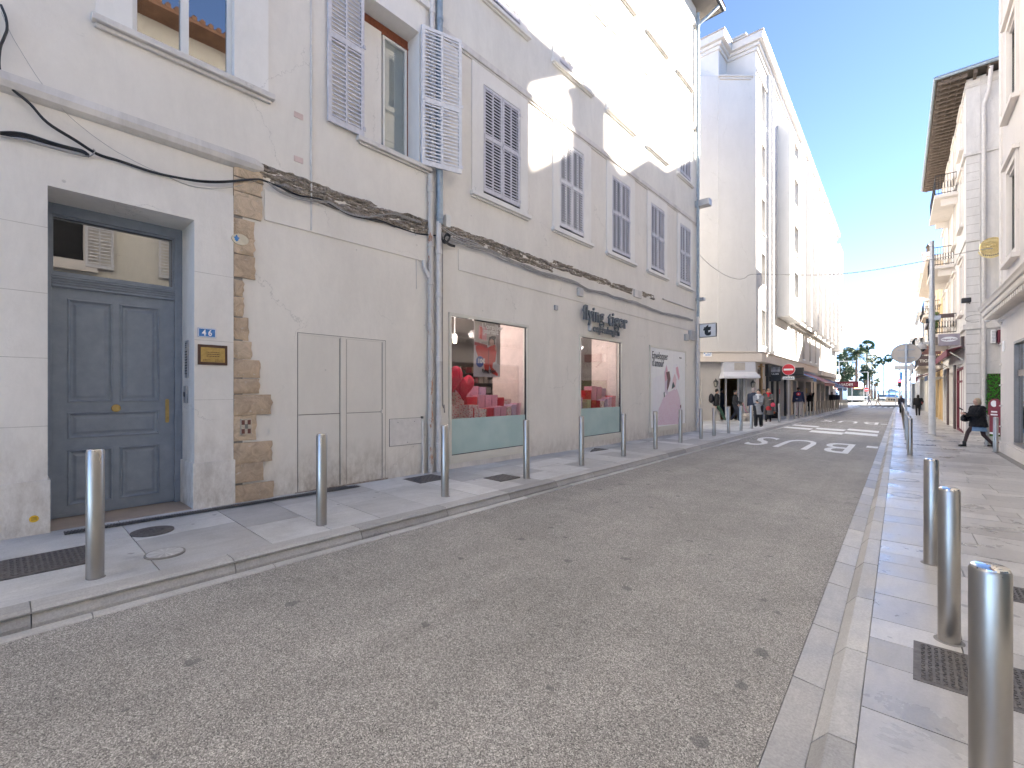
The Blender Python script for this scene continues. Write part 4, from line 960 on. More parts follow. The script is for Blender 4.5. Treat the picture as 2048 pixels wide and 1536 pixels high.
lay=[(pbed,pp([(295,255),(515,285),(512,745),(286,738)])),(pg,pp([(295,255),(515,285),(514,480),(292,450)])),(pcur,pp([(478,280),(515,285),(513,640),(484,630)])),
 (pk,pp([(330,300),(398,318),(395,435),(325,412)])),(pr_,pp([(338,312),(360,318),(356,420),(336,412)])),(pdk,pp([(292,440),(400,470),(405,500),(292,470)])),
 (pr_,pp([(300,480),(340,470),(400,500),(412,490),(440,470),(470,468),(480,520),(470,610),(450,622),(445,660),(492,715),(488,735),(440,712),(418,640),(412,700),(380,690),(372,640),(350,600),(325,575),(305,520)])),
 (pdk,pp([(408,510),(418,508),(414,640),(408,640)])),(psk,pp(ov(436,445,22,34))),(pb,pp([(410,440),(415,405),(440,392),(470,395),(474,412),(462,425),(468,462),(460,470),(455,430),(435,415),(420,430),(416,475),(410,470)])),
 (psk,pp([(462,490),(474,480),(482,500),(480,525),(470,520)])),(pbl,pp(ov(336,612,34,48)))]
o=poster('hanging_poster','hanging colour poster of a dark-haired woman hugging a long red cushion',lay,Xp,(Xp,6.9,2.4)); tag(o,o.name and 'hanging colour poster of a dark-haired woman hugging a long red cushion','poster')
mb=MB()
def twrite(txt,zx,zy,size,off=.0,sx=1.,x=Xp+.022,mi=0,sc=4.267,ox=880,oy=580,al='LEFT',ext=.001):
    y,z=FXp(ox+zx/sc,oy+zy/sc,Xp); text_into(mb,txt,(x,y,z),(0,1,0),(0,0,1),size,ext,mi,off,sx,al)
twrite("L'oreiller",352,325,.155,.004,1.15); twrite("parfait",364,368,.155,.004,1.15); twrite("10€",316,622,.13,.003,1.0)
k=mb.build('poster_lettering',M['signwhite'],o,off=(Xp,6.9,2.4)); k.location=(0,0,0)
mb=MB(); twrite('flying tiger',352,700,.10,.003,1.0); k=mb.build('poster_small_print',M['black'],o,off=(Xp,6.9,2.4)); k.location=(0,0,0)
# large outdoor poster
Xq=-6.735; Fq=lambda zx,zy: FXp(1100+zx/4.8,580+zy/4.8,Xq)
mb=MB(); frame_ring(mb,FA,14.55,17.74,.20,3.15,.06,.0,.035); mb.fbox(FA,14.61,17.68,.26,.36,.0,.035)
pbase=mb.build('poster_frame',M['frame'],None,off=(-6.74,16,.2)); tag(pbase,'tall white advertising panel with pink gift-wrapped shapes at the right end of the shop wall','advertising panel')
qq=lambda l:[Fq(*p) for p in l]
mb=MB(); mats=[C('panel_white',(.87,.87,.87)),dots('speckled_wrap',(.74,.60,.68),(.60,.20,.32),22,.2),C('panel_pink',(.74,.42,.50)),C('panel_lilac',(.66,.58,.68)),C('panel_dark_green',(.06,.10,.09)),C('panel_brown',(.16,.08,.08)),C('panel_pale',(.84,.83,.86)),C('panel_blush',(.76,.56,.60))]
mb.fbox(FA,14.60,17.69,.36,3.09,.0,.015)
Ls=[(6,[(985,850),(1090,800),(1100,1200),(1040,1290),(985,1300)]),(1,[(1035,1298),(1040,1150),(1090,1030),(1130,985),(1215,940),(1240,1020),(1258,1140),(1240,1286)]),
 (3,[(1100,900),(1095,790),(1118,715),(1132,790),(1150,800),(1158,870),(1130,960),(1135,1010),(1100,985)]),(2,[(1100,830),(1118,725),(1130,780),(1122,860),(1105,880)]),(5,[(1112,790),(1145,780),(1155,850),(1138,930),(1120,975),(1125,860)]),
 (6,[(1160,900),(1170,780),(1185,715),(1220,708),(1245,820),(1232,930),(1200,960)]),(2,[(1205,745),(1225,735),(1242,830),(1235,870),(1212,800)]),(7,[(1175,860),(1195,800),(1212,860),(1200,940),(1170,950)]),(4,[(1172,900),(1180,880),(1198,925),(1165,952)]),(4,[(1088,985),(1096,975),(1100,1025),(1090,1030)]),(5,[(1245,1108),(1256,1100),(1256,1128),(1248,1135)])]
for i,(mi,l) in enumerate(Ls): poly(mb,qq(l),-6.734+.0012*(i+1),mi)
k=mb.build('printed_panel',mats,pbase,off=(-6.74,16,.2)); k.location=(0,0,0)
mb=MB()
for txt,zx,zy,s_ in (('Envelopper',974,655,.36),("d'amour",974,728,.36),('flying tiger',1236,655,.07)):
    y,z=Fq(zx,zy); text_into(mb,txt,(-6.715,y,z),(0,1,0),(0,0,1),s_,.001,0,.001,.80)
k=mb.build('panel_lettering',M['black'],pbase,off=(-6.74,16,.2)); k.location=(0,0,0)
# channel letters over the shop window
Ls=thing('shop_letters','raised slate-grey two-line lettering above the narrow shop window','shop sign',(-6.7,11.5,3.4))
mb=MB()
for i,ch in enumerate('flying'):
    pass
text_into(mb,'flying',(-6.63,10.30,3.52),(0,1,0),(0,0,1),.56,.022,0,.010,.86,'LEFT',1.06); text_into(mb,'tiger',(-6.63,11.62,3.50),(0,1,0),(0,0,1),.56,.022,0,.010,1.02,'LEFT',1.06)
text_into(mb,'copenhagen',(-6.63,10.80,3.24),(0,1,0),(0,0,1),.28,.018,0,.004,1.02,'LEFT',1.08)
mb.build('letters',M['signgrey'],Ls)
mb=MB(); mb.box(-6.75,-6.66,10.5,12.6,3.56,3.585); mb.box(-6.75,-6.66,11.0,12.2,3.28,3.30)
for u in (10.75,11.35,12.2): mb.box(-6.75,-6.652,u,u+.03,3.26,3.60)
mb.build('mounting_rail',M['cwhite'],Ls)
# bracket sign at the corner
t=thing('bracket_sign','square white double-sided bracket sign with a dark letter at the drainpipe corner','bracket sign',(-6.3,18.95,3.6))
p0=AT(1394,642,17.75); p1=AT(1422,669,17.9)
mb=MB(); mb.box(-6.62,-5.98,18.92,19.0,3.78,4.30); mb.build('panel',M['signwhite'],t,.01)
mb=MB(); FS=Fr(-6.62,18.92,1,0,1)
frame_ring(mb,FS,-.01,.65,3.77,4.31,.014,-.09,.012); mb.build('panel_frame',M['black'],t)
mb=MB(); text_into(mb,'t',(-6.42,18.915,3.87),(1,0,0),(0,0,1),.56,.003,0,.04,1.1); mb.box(-6.44,-6.17,18.909,18.916,4.10,4.17); mb.build('letter',M['black'],t)
mb=MB(); mb.tube([(-6.7,18.96,4.2),(-6.6,18.96,4.2)],.015,6); mb.tube([(-6.7,18.96,3.86),(-6.6,18.96,3.86)],.015,6); mb.build('bracket',M['black'],t)
# small wall fittings
def smallbox(name,lab,cat,y0,y1,z0,z1,d,mat='plast'):
    mb=MB(); mb.fbox(FA,y0,y1,z0,z1,.0,d); o=mb.build(name,M[mat],None,.006,off=P((y0+y1)/2,z0,0)); tag(o,lab,cat); return o
smallbox('junction_box','white upright junction box above the cable tangle beside the blue-grey pipe','junction box',5.62,5.73,4.72,4.95,.10,'white')
smallbox('junction_box','small pale junction box under the cable run left of the raised letters','junction box',10.16,10.36,4.12,4.34,.10,'plast')
smallbox('junction_box','grey junction box near the corner at the right end of the rebate band','junction box',18.02,18.5,3.62,3.98,.14,'plast')
smallbox('junction_box','narrow grey box left of the corner junction box','junction box',17.6,17.85,3.55,3.8,.1,'plast')
smallbox('wall_stud','tiny grey cable outlet on the wall between the shop windows','cable outlet',9.16,9.28,3.62,3.74,.05,'galv')
smallbox('floodlight','boxy grey floodlight projecting past the corner of the shuttered building','floodlight',18.75,19.1,9.05,9.3,.55,'galv')
smallbox('floodlight','small dark floodlight projecting past the corner just above the cable run','floodlight',18.85,19.05,5.25,5.38,.32,'galv')
mb=MB(); y0,z1=FXp(396,655,-6.71); y1,z0=FXp(432,676,-6.71)
mb.box(-6.72,-6.71,y0,y1,z0,z1,0); FN=Fr(-6.71,0,0,1); frame_ring(mb,FN,y0+.003,y1-.003,z0+.003,z1-.003,.006,.0,.002,1)
text_into(mb,'4',(-6.708,y0+.042,z0+.022),(0,1,0),(0,0,1),.105,.001,1,.002,.85); text_into(mb,'6',(-6.708,y0+.108,z0+.022),(0,1,0),(0,0,1),.105,.001,1,.002,.85)
o=mb.build('house_number',[M['blueplate'],M['signwhite']],None,off=(-6.72,y0,z0)); tag(o,'blue enamel house number plate reading 46 beside the door','number plate')
t=thing('brass_plaque','engraved brass plaque on a dark wood board under the blue number plate','plaque',(-6.72,1.83,1.95)); y0,z1=FXp(396,688,-6.70); y1,z0=FXp(455,731,-6.70)
mb=MB(); mb.box(-6.72,-6.70,y0,y1,z0,z1); mb.build('board',M['wood'],t,.003)
mb=MB(); mb.box(-6.705,-6.697,y0+.03,y1-.03,z0+.035,z1-.035); mb.build('engraved_plate',M['brass'],t)
mb=MB(); ym=(y0+y1)/2
def scrib(y0_,y1_,z_,h_):
    yy=y0_; q=random.Random(int(z_*999))
    while yy<y1_:
        w_=q.uniform(.006,.02); mb.box(-6.6975,-6.6965,yy,min(yy+w_,y1_),z_,z_+h_); yy+=w_+.004
for dz in (.155,.130,.105): scrib(ym-.07,ym+.07,z0+dz,.009)
for dz in (.062,.045):
    scrib(y0+.05,y0+.13,z0+dz,.006); scrib(ym+.02,y1-.05,z0+dz,.006)
mb.build('engraving',M['wood'],t)
# intercom and lock on the right reveal (facing -y)
FR_=Fr(-7.2,1.62,1,0,1)
t=thing('intercom','tall grey intercom panel with two rows of buttons on the door reveal','intercom',(-6.98,1.62,1.8))
mb=MB(); mb.box(-7.08,-6.96,1.602,1.62,1.78,2.26); mb.build('panel',M['galv'],t,.004)
mb=MB()
for i in range(9):
    for x in (-7.055,-6.995): mb.box(x,x+.02,1.597,1.603,1.83+i*.035,1.845+i*.035)
for i in range(3): mb.box(-7.045,-6.995,1.598,1.603,2.17+i*.025,2.18+i*.025)
mb.build('buttons',M['black'],t)
t=thing('key_box','small grey key switch box on the door reveal under the intercom','switch box',(-7.0,1.61,1.4))
mb=MB(); mb.box(-7.09,-6.99,1.59,1.62,1.46,1.68); mb.build('housing',M['galv'],t,.004); mb=MB(); mb.box(-7.06,-7.03,1.582,1.592,1.54,1.60); mb.build('keyhole',M['black'],t)
y0,z0=FXp(68,1038,-6.69); mb=MB(); mb.add([(-6.692,y0+.035*math.cos(a),z0+.035*math.sin(a)) for a in [k*math.pi/12 for k in range(24)]]+[(-6.70,y0+.035*math.cos(a),z0+.035*math.sin(a)) for a in [k*math.pi/12 for k in range(24)]],[tuple(range(24))]+[(k,(k+1)%24,24+(k+1)%24,24+k) for k in range(24)])
for i in range(3): mb.box(-6.692,-6.6912,y0-.02,y0+.02,z0-.012+i*.012,z0-.008+i*.012,1)
o=mb.build('gas_marker',[plain('yellow_enamel',(.72,.45,.03),.35),M['black']],None,off=(-6.7,y0,z0)); tag(o,'small round yellow marker with black print low on the pilaster left of the door','marker')
# cables
def cable(name,lab,pts,X,r,mat,seed=0,strands=1,jit=.02,sag=0):
    base=smooth_path(pxpath(pts,X),5); mb=MB(); rr=random.Random(seed)
    for s_ in range(strands):
        ph=rr.uniform(0,6); fq=rr.uniform(1.5,4)
        P_=[Vector((p.x+.004*s_+.006*math.sin(p.y*fq*1.7+ph),p.y,p.z+jit*(s_/(strands or 1)-.5)*2*(.35+.65*abs(math.sin(p.y*fq+ph))))) for p in base]
        mb.tube(P_,r*rr.uniform(.8,1.1),6)
    o=mb.build(name,M[mat],None,off=P_[0]); tag(o,lab,'cable'); return o
cable('cable','thick black twisted cable swooping down from the upper left over the doorway lintel',[(2,10),(12,35),(14,58),(8,75),(0,98),(0,140),(22,175),(60,207),(95,245),(150,280),(195,308),(240,322),(300,342),(345,353),(400,362),(450,363),(510,358),(528,361)],-6.70,.011,'black',1,3,.010)
cable('cable','thin pale wire curving down from the upper left corner to the lintel',[(2,20),(20,62),(40,98),(80,160),(130,220),(170,255),(210,285),(245,308),(300,335),(345,352)],-6.71,.0035,'cgrey',2)
cable('cable','bundle of black cables lying on top of the door surround at the far left',[(0,268),(30,268),(60,273),(100,285),(140,296),(165,303),(178,312)],-6.69,.011,'black',3,4,.022)
cable('cable','loose pale cable beside the black bundle at the far left',[(0,272),(40,279),(90,292),(130,303),(165,311),(180,312),(190,303),(186,298)],-6.685,.006,'cgrey',4,2,.006)
cable('cable','slack thin wire hanging under the black cable above the house number',[(340,352),(370,366),(400,374),(440,375),(480,368),(515,358)],-6.71,.0035,'cgrey',5)
cable('cable','black cable draped along the crumbling masonry band between the stone strip and the drainpipes',[(528,361),(560,374),(600,391),(640,398),(672,415),(700,430),(735,438),(758,440),(800,456),(835,467),(875,471)],-6.685,.009,'black',6,2,.008)
cable('cable','grey cable bundle sagging below the crumbling band above the metal gate',[(535,363),(560,382),(600,396),(640,402),(660,404),(690,423),(730,434),(757,431),(790,427),(830,440),(842,444)],-6.68,.007,'cgrey',7,3,.02)
cable('cable','grey cable bundle running along the band above the shop windows to the corner',[(876,466),(905,478),(935,490),(975,500),(1005,515),(1045,530),(1080,545),(1110,553),(1150,565),(1175,580),(1200,584),(1235,596),(1270,605),(1300,617),(1325,626),(1355,632),(1385,640)],-6.68,.012,'cgrey',8,5,.05)
cable('cable','pale cable looping above the grey bundle over the wide shop window',[(880,450),(910,470),(950,485),(985,505),(1020,520),(1060,532),(1110,548),(1160,566)],-6.675,.007,'cwhite',9,2,.04)
cable('cable','black cable tangle at the foot of the blue-grey pipe',[(880,462),(885,480),(892,484),(900,474),(893,468),(888,478),(898,488),(910,492)],-6.66,.010,'black',10,3,.03)
# overhead wire across the street
def wire():
    a=Vector((-6.7,18.9,0)); b=Vector((1.75,20.6,0)); pts=[]
    for px,py in ((1398,508),(1420,530),(1450,550),(1475,558),(1490,556),(1503,549),(1560,549),(1620,550),(1680,548),(1740,541),(1800,531),(1860,520),(1920,507),(1970,498),(1985,497)):
        ra=ray(px); d=b-a
        # intersect ray (ra*t) with line a+d*s in plan
        det=ra[0]*(-d.y)+d.x*ra[1]; t_=(a.x*(-d.y)+d.x*a.y)/det
        pts.append((ra[0]*t_,ra[1]*t_,CZ+(HY-py)/F*t_))
    mb=MB(); mb.tube(smooth_path(pts,4),.012,6); o=mb.build('overhead_wire',M['cgrey'],None,off=pts[0]); tag(o,'thin wire slung across the street from the drainpipe corner to the gilded medallion sign','wire')
wire()
# ================================================================ building B (white block beyond the side street)
KB=Vector((KS,1,0)).normalized()
C0=(-6.95,29.0); FB=Fr(C0[0],C0[1],KB.x,KB.y)
B=thing('apartment_block','tall white modern block with vertical fins and projecting bay columns beyond the side street','building',(C0[0],C0[1],-.2))
L=44.; ZT=21.6
PB=FB.p
xs=lambda n: n
mb=MB(); holes=[]
floors=[(8.0,9.9),(11.1,13.2),(14.4,16.5),(17.7,20.4)]
bays=[41.9+3.75*i for i in range(7)]
for yb in [30.4]+bays:
    u=yb-29
    for (a,b) in floors: holes.append((u,u+1.5 if yb>31 else u+1.0,a,b,.45))
    holes.append((u,u+1.1,4.3,6.5,.28))
# diagonal corner points
D0=(-9.5,26.65); ND=Vector((C0[0]-D0[0],C0[1]-D0[1],0))
FD=Fr(D0[0],D0[1],ND.x,ND.y); DL=ND.length
wallgrid(mb,FB,0,L,3.25,ZT,holes,back=2,rev=1)
# far end + hidden sides
e=PB(L,0,0); mb.quad(PB(L,-1,0),PB(L,ZT,0),PB(L,ZT,-14),PB(L,-1,-14))
# ground/first level diagonal wall, notch and side face above
wallgrid(mb,FD,-2.5,DL,3.25,19.7,[])
P1=(-8.55,27.55)
mb.box(-22,P1[0],27.5,40,3.25,ZT)           # side street body
mb.quad((-8.55,29.0,19.6),(C0[0],29.0,19.6),(C0[0],29.0,ZT),(-8.55,29.0,ZT))
mb.add([(-8.55,27.5,19.7),(C0[0],29.0,19.7),(-8.55,29.0,19.7)],[(0,1,2)])
mb.add([PB(0,ZT,0),PB(L,ZT,0),PB(L,ZT,-14),(-22,29,ZT)],[(0,1,2,3)])
part(mb,'wall',[M['wallB'],M['trimB'],M['dark']],B)
mb=MB()   # ledge moulding at the notch
mb.fbox(FD,1.25,DL-.2,19.62,19.72,.0,.14); mb.fbox(FD,1.35,DL-.3,19.5,19.62,.0,.08); part(mb,'notch_ledge','trimB',B,.01)
# roof cornice following the corner
def ledge(mb,pts,z0,z1,n0,n1,mi=0):
    # extrude a band outward (left side of travel) along an open polyline
    P_=[Vector((p[0],p[1],0)) for p in pts]; nn=[]
    for i in range(len(P_)):
        ns=[]
        if i>0: d=(P_[i]-P_[i-1]).normalized(); ns.append(Vector((d.y,-d.x,0)))
        if i<len(P_)-1: d=(P_[i+1]-P_[i]).normalized(); ns.append(Vector((d.y,-d.x,0)))
        if len(ns)==2:
            m_=(ns[0]+ns[1]).normalized(); m_=m_/max(.3,m_.dot(ns[0]))
        else: m_=ns[0]
        nn.append(m_)
    A_=[];B_=[]
    for p,n_ in zip(P_,nn): A_.append(p+n_*n0); B_.append(p+n_*n1)
    for i in range(len(P_)-1):
        mb.add([(A_[i].x,A_[i].y,z0),(A_[i+1].x,A_[i+1].y,z0),(B_[i+1].x,B_[i+1].y,z0),(B_[i].x,B_[i].y,z0),(A_[i].x,A_[i].y,z1),(A_[i+1].x,A_[i+1].y,z1),(B_[i+1].x,B_[i+1].y,z1),(B_[i].x,B_[i].y,z1)],
           [(0,3,2,1),(4,5,6,7),(3,7,6,2)]+([(0,4,7,3)] if i==0 else [])+([(1,2,6,5)] if i==len(P_)-2 else []),mi)
end=PB(L,0,0)
top=[(-22,27.5),(-8.55,27.5),(-8.55,29.0),(C0[0],29.0),(end[0],end[1])]
mb=MB(); ledge(mb,top,ZT-.05,ZT+.35,.0,.42); ledge(mb,top,ZT-.22,ZT-.05,.0,.22); ledge(mb,top,ZT-.4,ZT-.22,.0,.10); ledge(mb,top,ZT+.35,ZT+.42,-.1,.47,1)
part(mb,'cornice',[M['wallB'],plain('cornice_flashing',(.34,.31,.28),.6)],B,.01)
mb=MB(); mb.box(-21,-11.4,30.5,38,ZT,ZT+2.3); mb.box(-10.4,-8.2,31.5,36,ZT,ZT+2.6); mb.box(-21.1,-11.3,30.4,38.1,ZT+2.3,ZT+2.4); mb.box(-10.5,-8.1,31.4,36.1,ZT+2.6,ZT+2.7); part(mb,'rooftop_box','trimB',B)
# fins and pilasters
fins=[]
for u,w_,d in ((2.75,.22,.16),(3.3,.30,.28)): fins.append((u,w_,d,3.7,ZT-.4))
for i,yb in enumerate(bays): fins.append((yb-29-1.1,.55,.78,6.9,ZT-1.0)); 
for u,w_,d,a,b in fins:
    mb=MB(); mb.fbox(FB,u,u+w_,a,b,.0,d); part(mb,'fin','wallB',B)
mb=MB()
for yb in bays:
    u=yb-29; mb.fbox(FB,u+1.6,u+1.75,6.9,ZT-.5,.0,.30)
part(mb,'thin_ribs','trimB',B)
mb=MB(); mb.fbox(FB,0,L,ZT-2.0+.45,ZT-1.35,.0,.06); part(mb,'attic_band','trimB',B)
# projecting bay columns
for (u0,u1,zb) in ((6.0,10.3,6.6),(39.4,43.6,6.6)):
    mb=MB(); FO=Fr(*PB(0,0,.75)[:2],KB.x,KB.y); hh=[(u0+1.6,u0+3.4,a+.1,b,.25) for a,b in floors[:]]
    hh=[h for h in hh if h[3]<19]+[(u0+1.6,u0+3.4,17.8,19.0,.25)]
    wallgrid(mb,FO,u0,u1,zb,19.6,hh,rev=1,back=2)
    a,b=PB(u0,0,0),PB(u0,0,.75); mb.quad((a[0],a[1],zb),(b[0],b[1],zb),(b[0],b[1],19.6),(a[0],a[1],19.6)); a,b=PB(u1,0,0),PB(u1,0,.75); mb.quad((a[0],a[1],zb),(b[0],b[1],zb),(b[0],b[1],19.6),(a[0],a[1],19.6))
    mb.quad(PB(u0,zb,0),PB(u1,zb,0),PB(u1,zb,.75),PB(u0,zb,.75)); mb.quad(PB(u0,19.6,0),PB(u1,19.6,0),PB(u1,19.6,.75),PB(u0,19.6,.75))
    o=part(mb,'projecting_bay',[M['wallB'],M['trimB'],M['dark']],B)
    for h in hh:
        mb=MB(); frame_ring(mb,FO,h[0],h[1],h[2],h[3],.07,-.22,-.14); mb.fbox(FO,(h[0]+h[1])/2-.04,(h[0]+h[1])/2+.04,h[2],h[3],-.22,-.14); mb.fbox(FO,h[0]-.06,h[1]+.06,h[2]-.08,h[2],.0,.08)
        w=mb.build('window_frame',M['white'],None,off=OFF[B.name]); w.location=(0,0,0); w.parent=o
        mb=MB(); mb.fbox(FO,h[0]+.07,h[1]-.07,h[2]+.07,h[3]-.07,-.2,-.19); w=mb.build('pane',M['glassdark'],None,off=OFF[B.name]); w.location=(0,0,0); w.parent=o
for h in holes:
    mb=MB(); q_=h[4]-.27; frame_ring(mb,FB,h[0],h[1],h[2],h[3],.07,-.26-q_,-.18-q_); mb.fbox(FB,(h[0]+h[1])/2-.035,(h[0]+h[1])/2+.035,h[2],h[3],-.26-q_,-.18-q_); mb.fbox(FB,h[0]-.05,h[1]+.05,h[2]-.07,h[2],.0,.06)
    w=part(mb,'window','white',B)
    mb=MB(); mb.fbox(FB,h[0]+.07,h[1]-.07,h[2]+.07,h[3]-.07,-.24-q_,-.23-q_); sub(mb,'pane','glassdark',B,w)
    if (int(h[0]*7)+int(h[2]))%3==0:
        mb=MB(); mb.fbox(FB,h[0]+.03,h[1]-.03,h[3]-(h[3]-h[2])*.45,h[3]-.03,-.19,-.17); sub(mb,'roller_shutter','curtain',B,w)
# moulded string under fins, first floor cornice over the shops
mb=MB(); pl_=[tuple(PB(u,0,0)[:2]) for u in (10.6,21)]; ledge(mb,pl_,6.75,7.0,.0,.45); ledge(mb,pl_,6.6,6.75,.0,.25); pl_=[tuple(PB(u,0,0)[:2]) for u in (21.5,38)]; ledge(mb,pl_,6.75,7.0,.0,.30); part(mb,'moulded_string','trimB',B,.01)
mb=MB(); dg0=FD.p(-2.5,0,0); dg1=(C0[0],C0[1]); far1=PB(23.,0,0)
ledge(mb,[dg0[:2],dg1,far1[:2]],3.25,3.78,.0,.35); ledge(mb,[dg0[:2],dg1,far1[:2]],3.78,3.84,.0,.40)
f2=PB(24.5,0,0);f3=PB(L,0,0); ledge(mb,[f2[:2],f3[:2]],3.1,3.6,.0,.5); part(mb,'first_floor_cornice',stucco('cornice_stone',(.64,.58,.52),.04,.06,0,bumps=.1),B,.01)
# shopfront (grey panelled) on the diagonal
mb=MB()
dw=(.50,2.55) # doorway along FD... measured from picture
def fdu(px): # picture x on the diagonal plane
    ra=ray(px); n_=FD.n; t_=((D0[0])*n_[0]+(D0[1])*n_[1])/(ra[0]*n_[0]+ra[1]*n_[1]); p=(ra[0]*t_,ra[1]*t_); return (p[0]-D0[0])*FD.d[0]+(p[1]-D0[1])*FD.d[1]
def fdz(px,py):
    ra=ray(px); n_=FD.n; t_=((D0[0])*n_[0]+(D0[1])*n_[1])/(ra[0]*n_[0]+ra[1]*n_[1]); return CZ+(HY-py)/F*t_
ua,ub,uc=fdu(1440),fdu(1494),fdu(1506)
wl,wr=fdu(1388),fdu(1401.5)
zd=fdz(1470,757)
wallgrid(mb,FD,-3.2,DL,-.5,3.25,[(ua,ub,-.5,zd,.35),(wl,wr,fdz(1395,810),fdz(1395,757),.12)],n=.0)
wallgrid(mb,FB,0,2.3,-.6,3.25,[(.75,1.75,.55,2.35,.12)],n=.0)
for a,b,c,d in ((-.9,-.3,.5,2.2),(-.9,-.3,-.1,.4),(-.9,-.3,2.5,3.1),(2.85,3.2,.4,2.2)):
    frame_ring(mb,FD,a,b,c,d,.03,.0,.02)
mb.fbox(FD,-3.2,ua,-.5,.02,.0,.04); mb.fbox(FD,ub,DL,-.5,.02,.0,.04)
frame_ring(mb,FD,wl-.08,wr+.08,fdz(1395,811),fdz(1395,756),.08,.0,.03)
part(mb,'shopfront','shopgrey',B,.004)
mb=MB(); a=FD.p
mb.fbox(FD,ua-.9,ub+1.2,-.3,3.2,-5.0,-4.9); mb.fbox(FD,ua-.95,ua-.9,-.3,3.2,-5,-.35); mb.fbox(FD,ub+1.2,ub+1.25,-.3,3.2,-4.9,-.6); mb.fbox(FD,ua-.9,ub+1.2,3.0,3.05,-5,-.35); mb.fbox(FD,ua-.9,ub+.8,-.3,-.22,-5,-.35)
part(mb,'doorway_interior',plain('ochre_interior',(.48,.30,.14),.7),B)
mb=MB(); mb.fbox(FD,ua+.3,ub-.2,-.22,.62,-1.9,-1.5); mb.fbox(FD,ua+.2,ub-.2,.62,.68,-1.95,-1.4); mb.fbox(FD,ua-.2,ub+.5,.95,1.15,-4.6,-4.2)
part(mb,'counter',plain('counter_wood',(.30,.17,.09),.5),B)
mb=MB(); 
mb.fbox(FD,ua,ua+.09,-.25,zd,-.3,-.2); mb.fbox(FD,ub-.09,ub,-.25,zd,-.3,-.2); mb.fbox(FD,ub-.42,ub-.36,-.25,zd,-.3,-.24); mb.fbox(FD,ua+.42,ua+.50,-.25,zd,-.3,-.22)
part(mb,'door_jambs','cwhite',B)
mb=MB(); mb.fbox(FD,ub-.36,ub-.09,-.2,zd,-.28,-.27); mb.fbox(FB,.75,1.75,.55,2.35,-.11,-.10); mb.fbox(FD,wl,wr,fdz(1395,810),fdz(1395,757),-.11,-.10); part(mb,'pane','glassdark',B)
# light canopy box above the doorway
ca,cb=fdu(1441.5),fdu(1505); z1=fdz(1470,723);z2=fdz(1470,744);z3=fdz(1470,757)
mb=MB(); mb.fbox(FD,ca,cb,z2,z1,.0,.32)
p=[FD.p(ca,z2,.32),FD.p(cb,z2,.32),FD.p(cb+.12,z3+.10,.62),FD.p(ca-.12,z3+.10,.62)]
mb.quad(*p); mb.quad(FD.p(ca-.12,z3+.10,.62),FD.p(cb+.12,z3+.10,.62),FD.p(cb+.12,z3,.62),FD.p(ca-.12,z3,.62)); mb.quad(FD.p(ca-.12,z3,.62),FD.p(cb+.12,z3,.62),FD.p(cb+.12,z3,.0),FD.p(ca-.12,z3,.0))
for u_,s_ in ((ca,-.12),(cb,.12)): mb.add([FD.p(u_,z2,.0),FD.p(u_,z2,.32),FD.p(u_+s_,z3+.1,.62),FD.p(u_+s_,z3,.62),FD.p(u_+s_,z3,0)],[(0,1,2,3,4)])
part(mb,'canopy',plain('pale_blue_grey_canopy',(.55,.56,.60),.6,0,.05),B)
mb=MB(); u_=fdu(1463);v_=fdu(1484); mb.fbox(FD,u_,v_,fdz(1470,741),fdz(1470,726),.32,.335); part(mb,'canopy_panel',plain('greige_panel',(.40,.37,.34),.6),B)
def lantern(u_,z_,lab):
    c=FD.p(u_,z_,.16); t=thing('wall_lantern',lab,'lantern',c); mb=MB()
    mb.lathe((c[0],c[1],z_-.02),[(.02,-.10),(.05,-.07),(.055,-.05),(.0551,-.04)],6,smooth=False); mb.lathe((c[0],c[1],z_),[(.13,.20),(.135,.22),(.05,.33),(.02,.36),(.012,.42)],6,smooth=False); mb.lathe((c[0],c[1],z_),[(.07,-.07),(.075,-.05)],6)
    for k in range(6):
        a=2*math.pi*k/6; mb.tube([(c[0]+.07*math.cos(a),c[1]+.07*math.sin(a),z_-.05),(c[0]+.125*math.cos(a),c[1]+.125*math.sin(a),z_+.21)],.010,5)
    q=FD.p(u_,z_,0); mb.tube([q,(c[0],c[1],z_+.30)],.014,6); mb.build('cage',M['black'],t)
    mb=MB(); mb.lathe((c[0],c[1],z_),[(.065,-.05),(.118,.20)],6,smooth=False); mb.build('pane',plain('lantern_glass',(.30,.29,.25),.2),t)
lantern(fdu(1429),fdz(1429,771),'black wall lantern left of the doorway with the pale canopy'); lantern(fdu(1503),fdz(1503,773),'black wall lantern right of the doorway with the pale canopy')
a,b=fdu(1401),fdu(1418); z0,z1=fdz(1410,714),fdz(1410,704.5)
t=thing('street_name_plate','white street name plate with blue print on the cornice at the side street corner','street sign',FD.p(a,z0,.36)); mb=MB(); mb.fbox(FD,a,b,z0,z1,.351,.37); mb.build('plate',M['signwhite'],t)
mb=MB(); rt=Vector((FD.d[0],FD.d[1],0)); text_into(mb,'RUE',FD.p(a+.34,z1-.14,.372),rt,(0,0,1),.12,.001,0,0,1,'CENTER'); 
for i in range(5): mb.fbox(FD,a+.12+.06*i,a+.16+.06*i,z0+.05,z0+.12,.371,.373)
mb.fbox(FD,a+.04,a+.10,z1-.12,z1-.06,.371,.373); mb.build('print',M['blueplate'],t)
mb=MB(); text_into(mb,'tarli',FB.p(.35,2.6,.01),(KB.x,KB.y,0),(0,0,1),.55,.02,0,0,.8); part(mb,'shop_letters',plain('dark_taupe',(.14,.12,.11),.6),B)
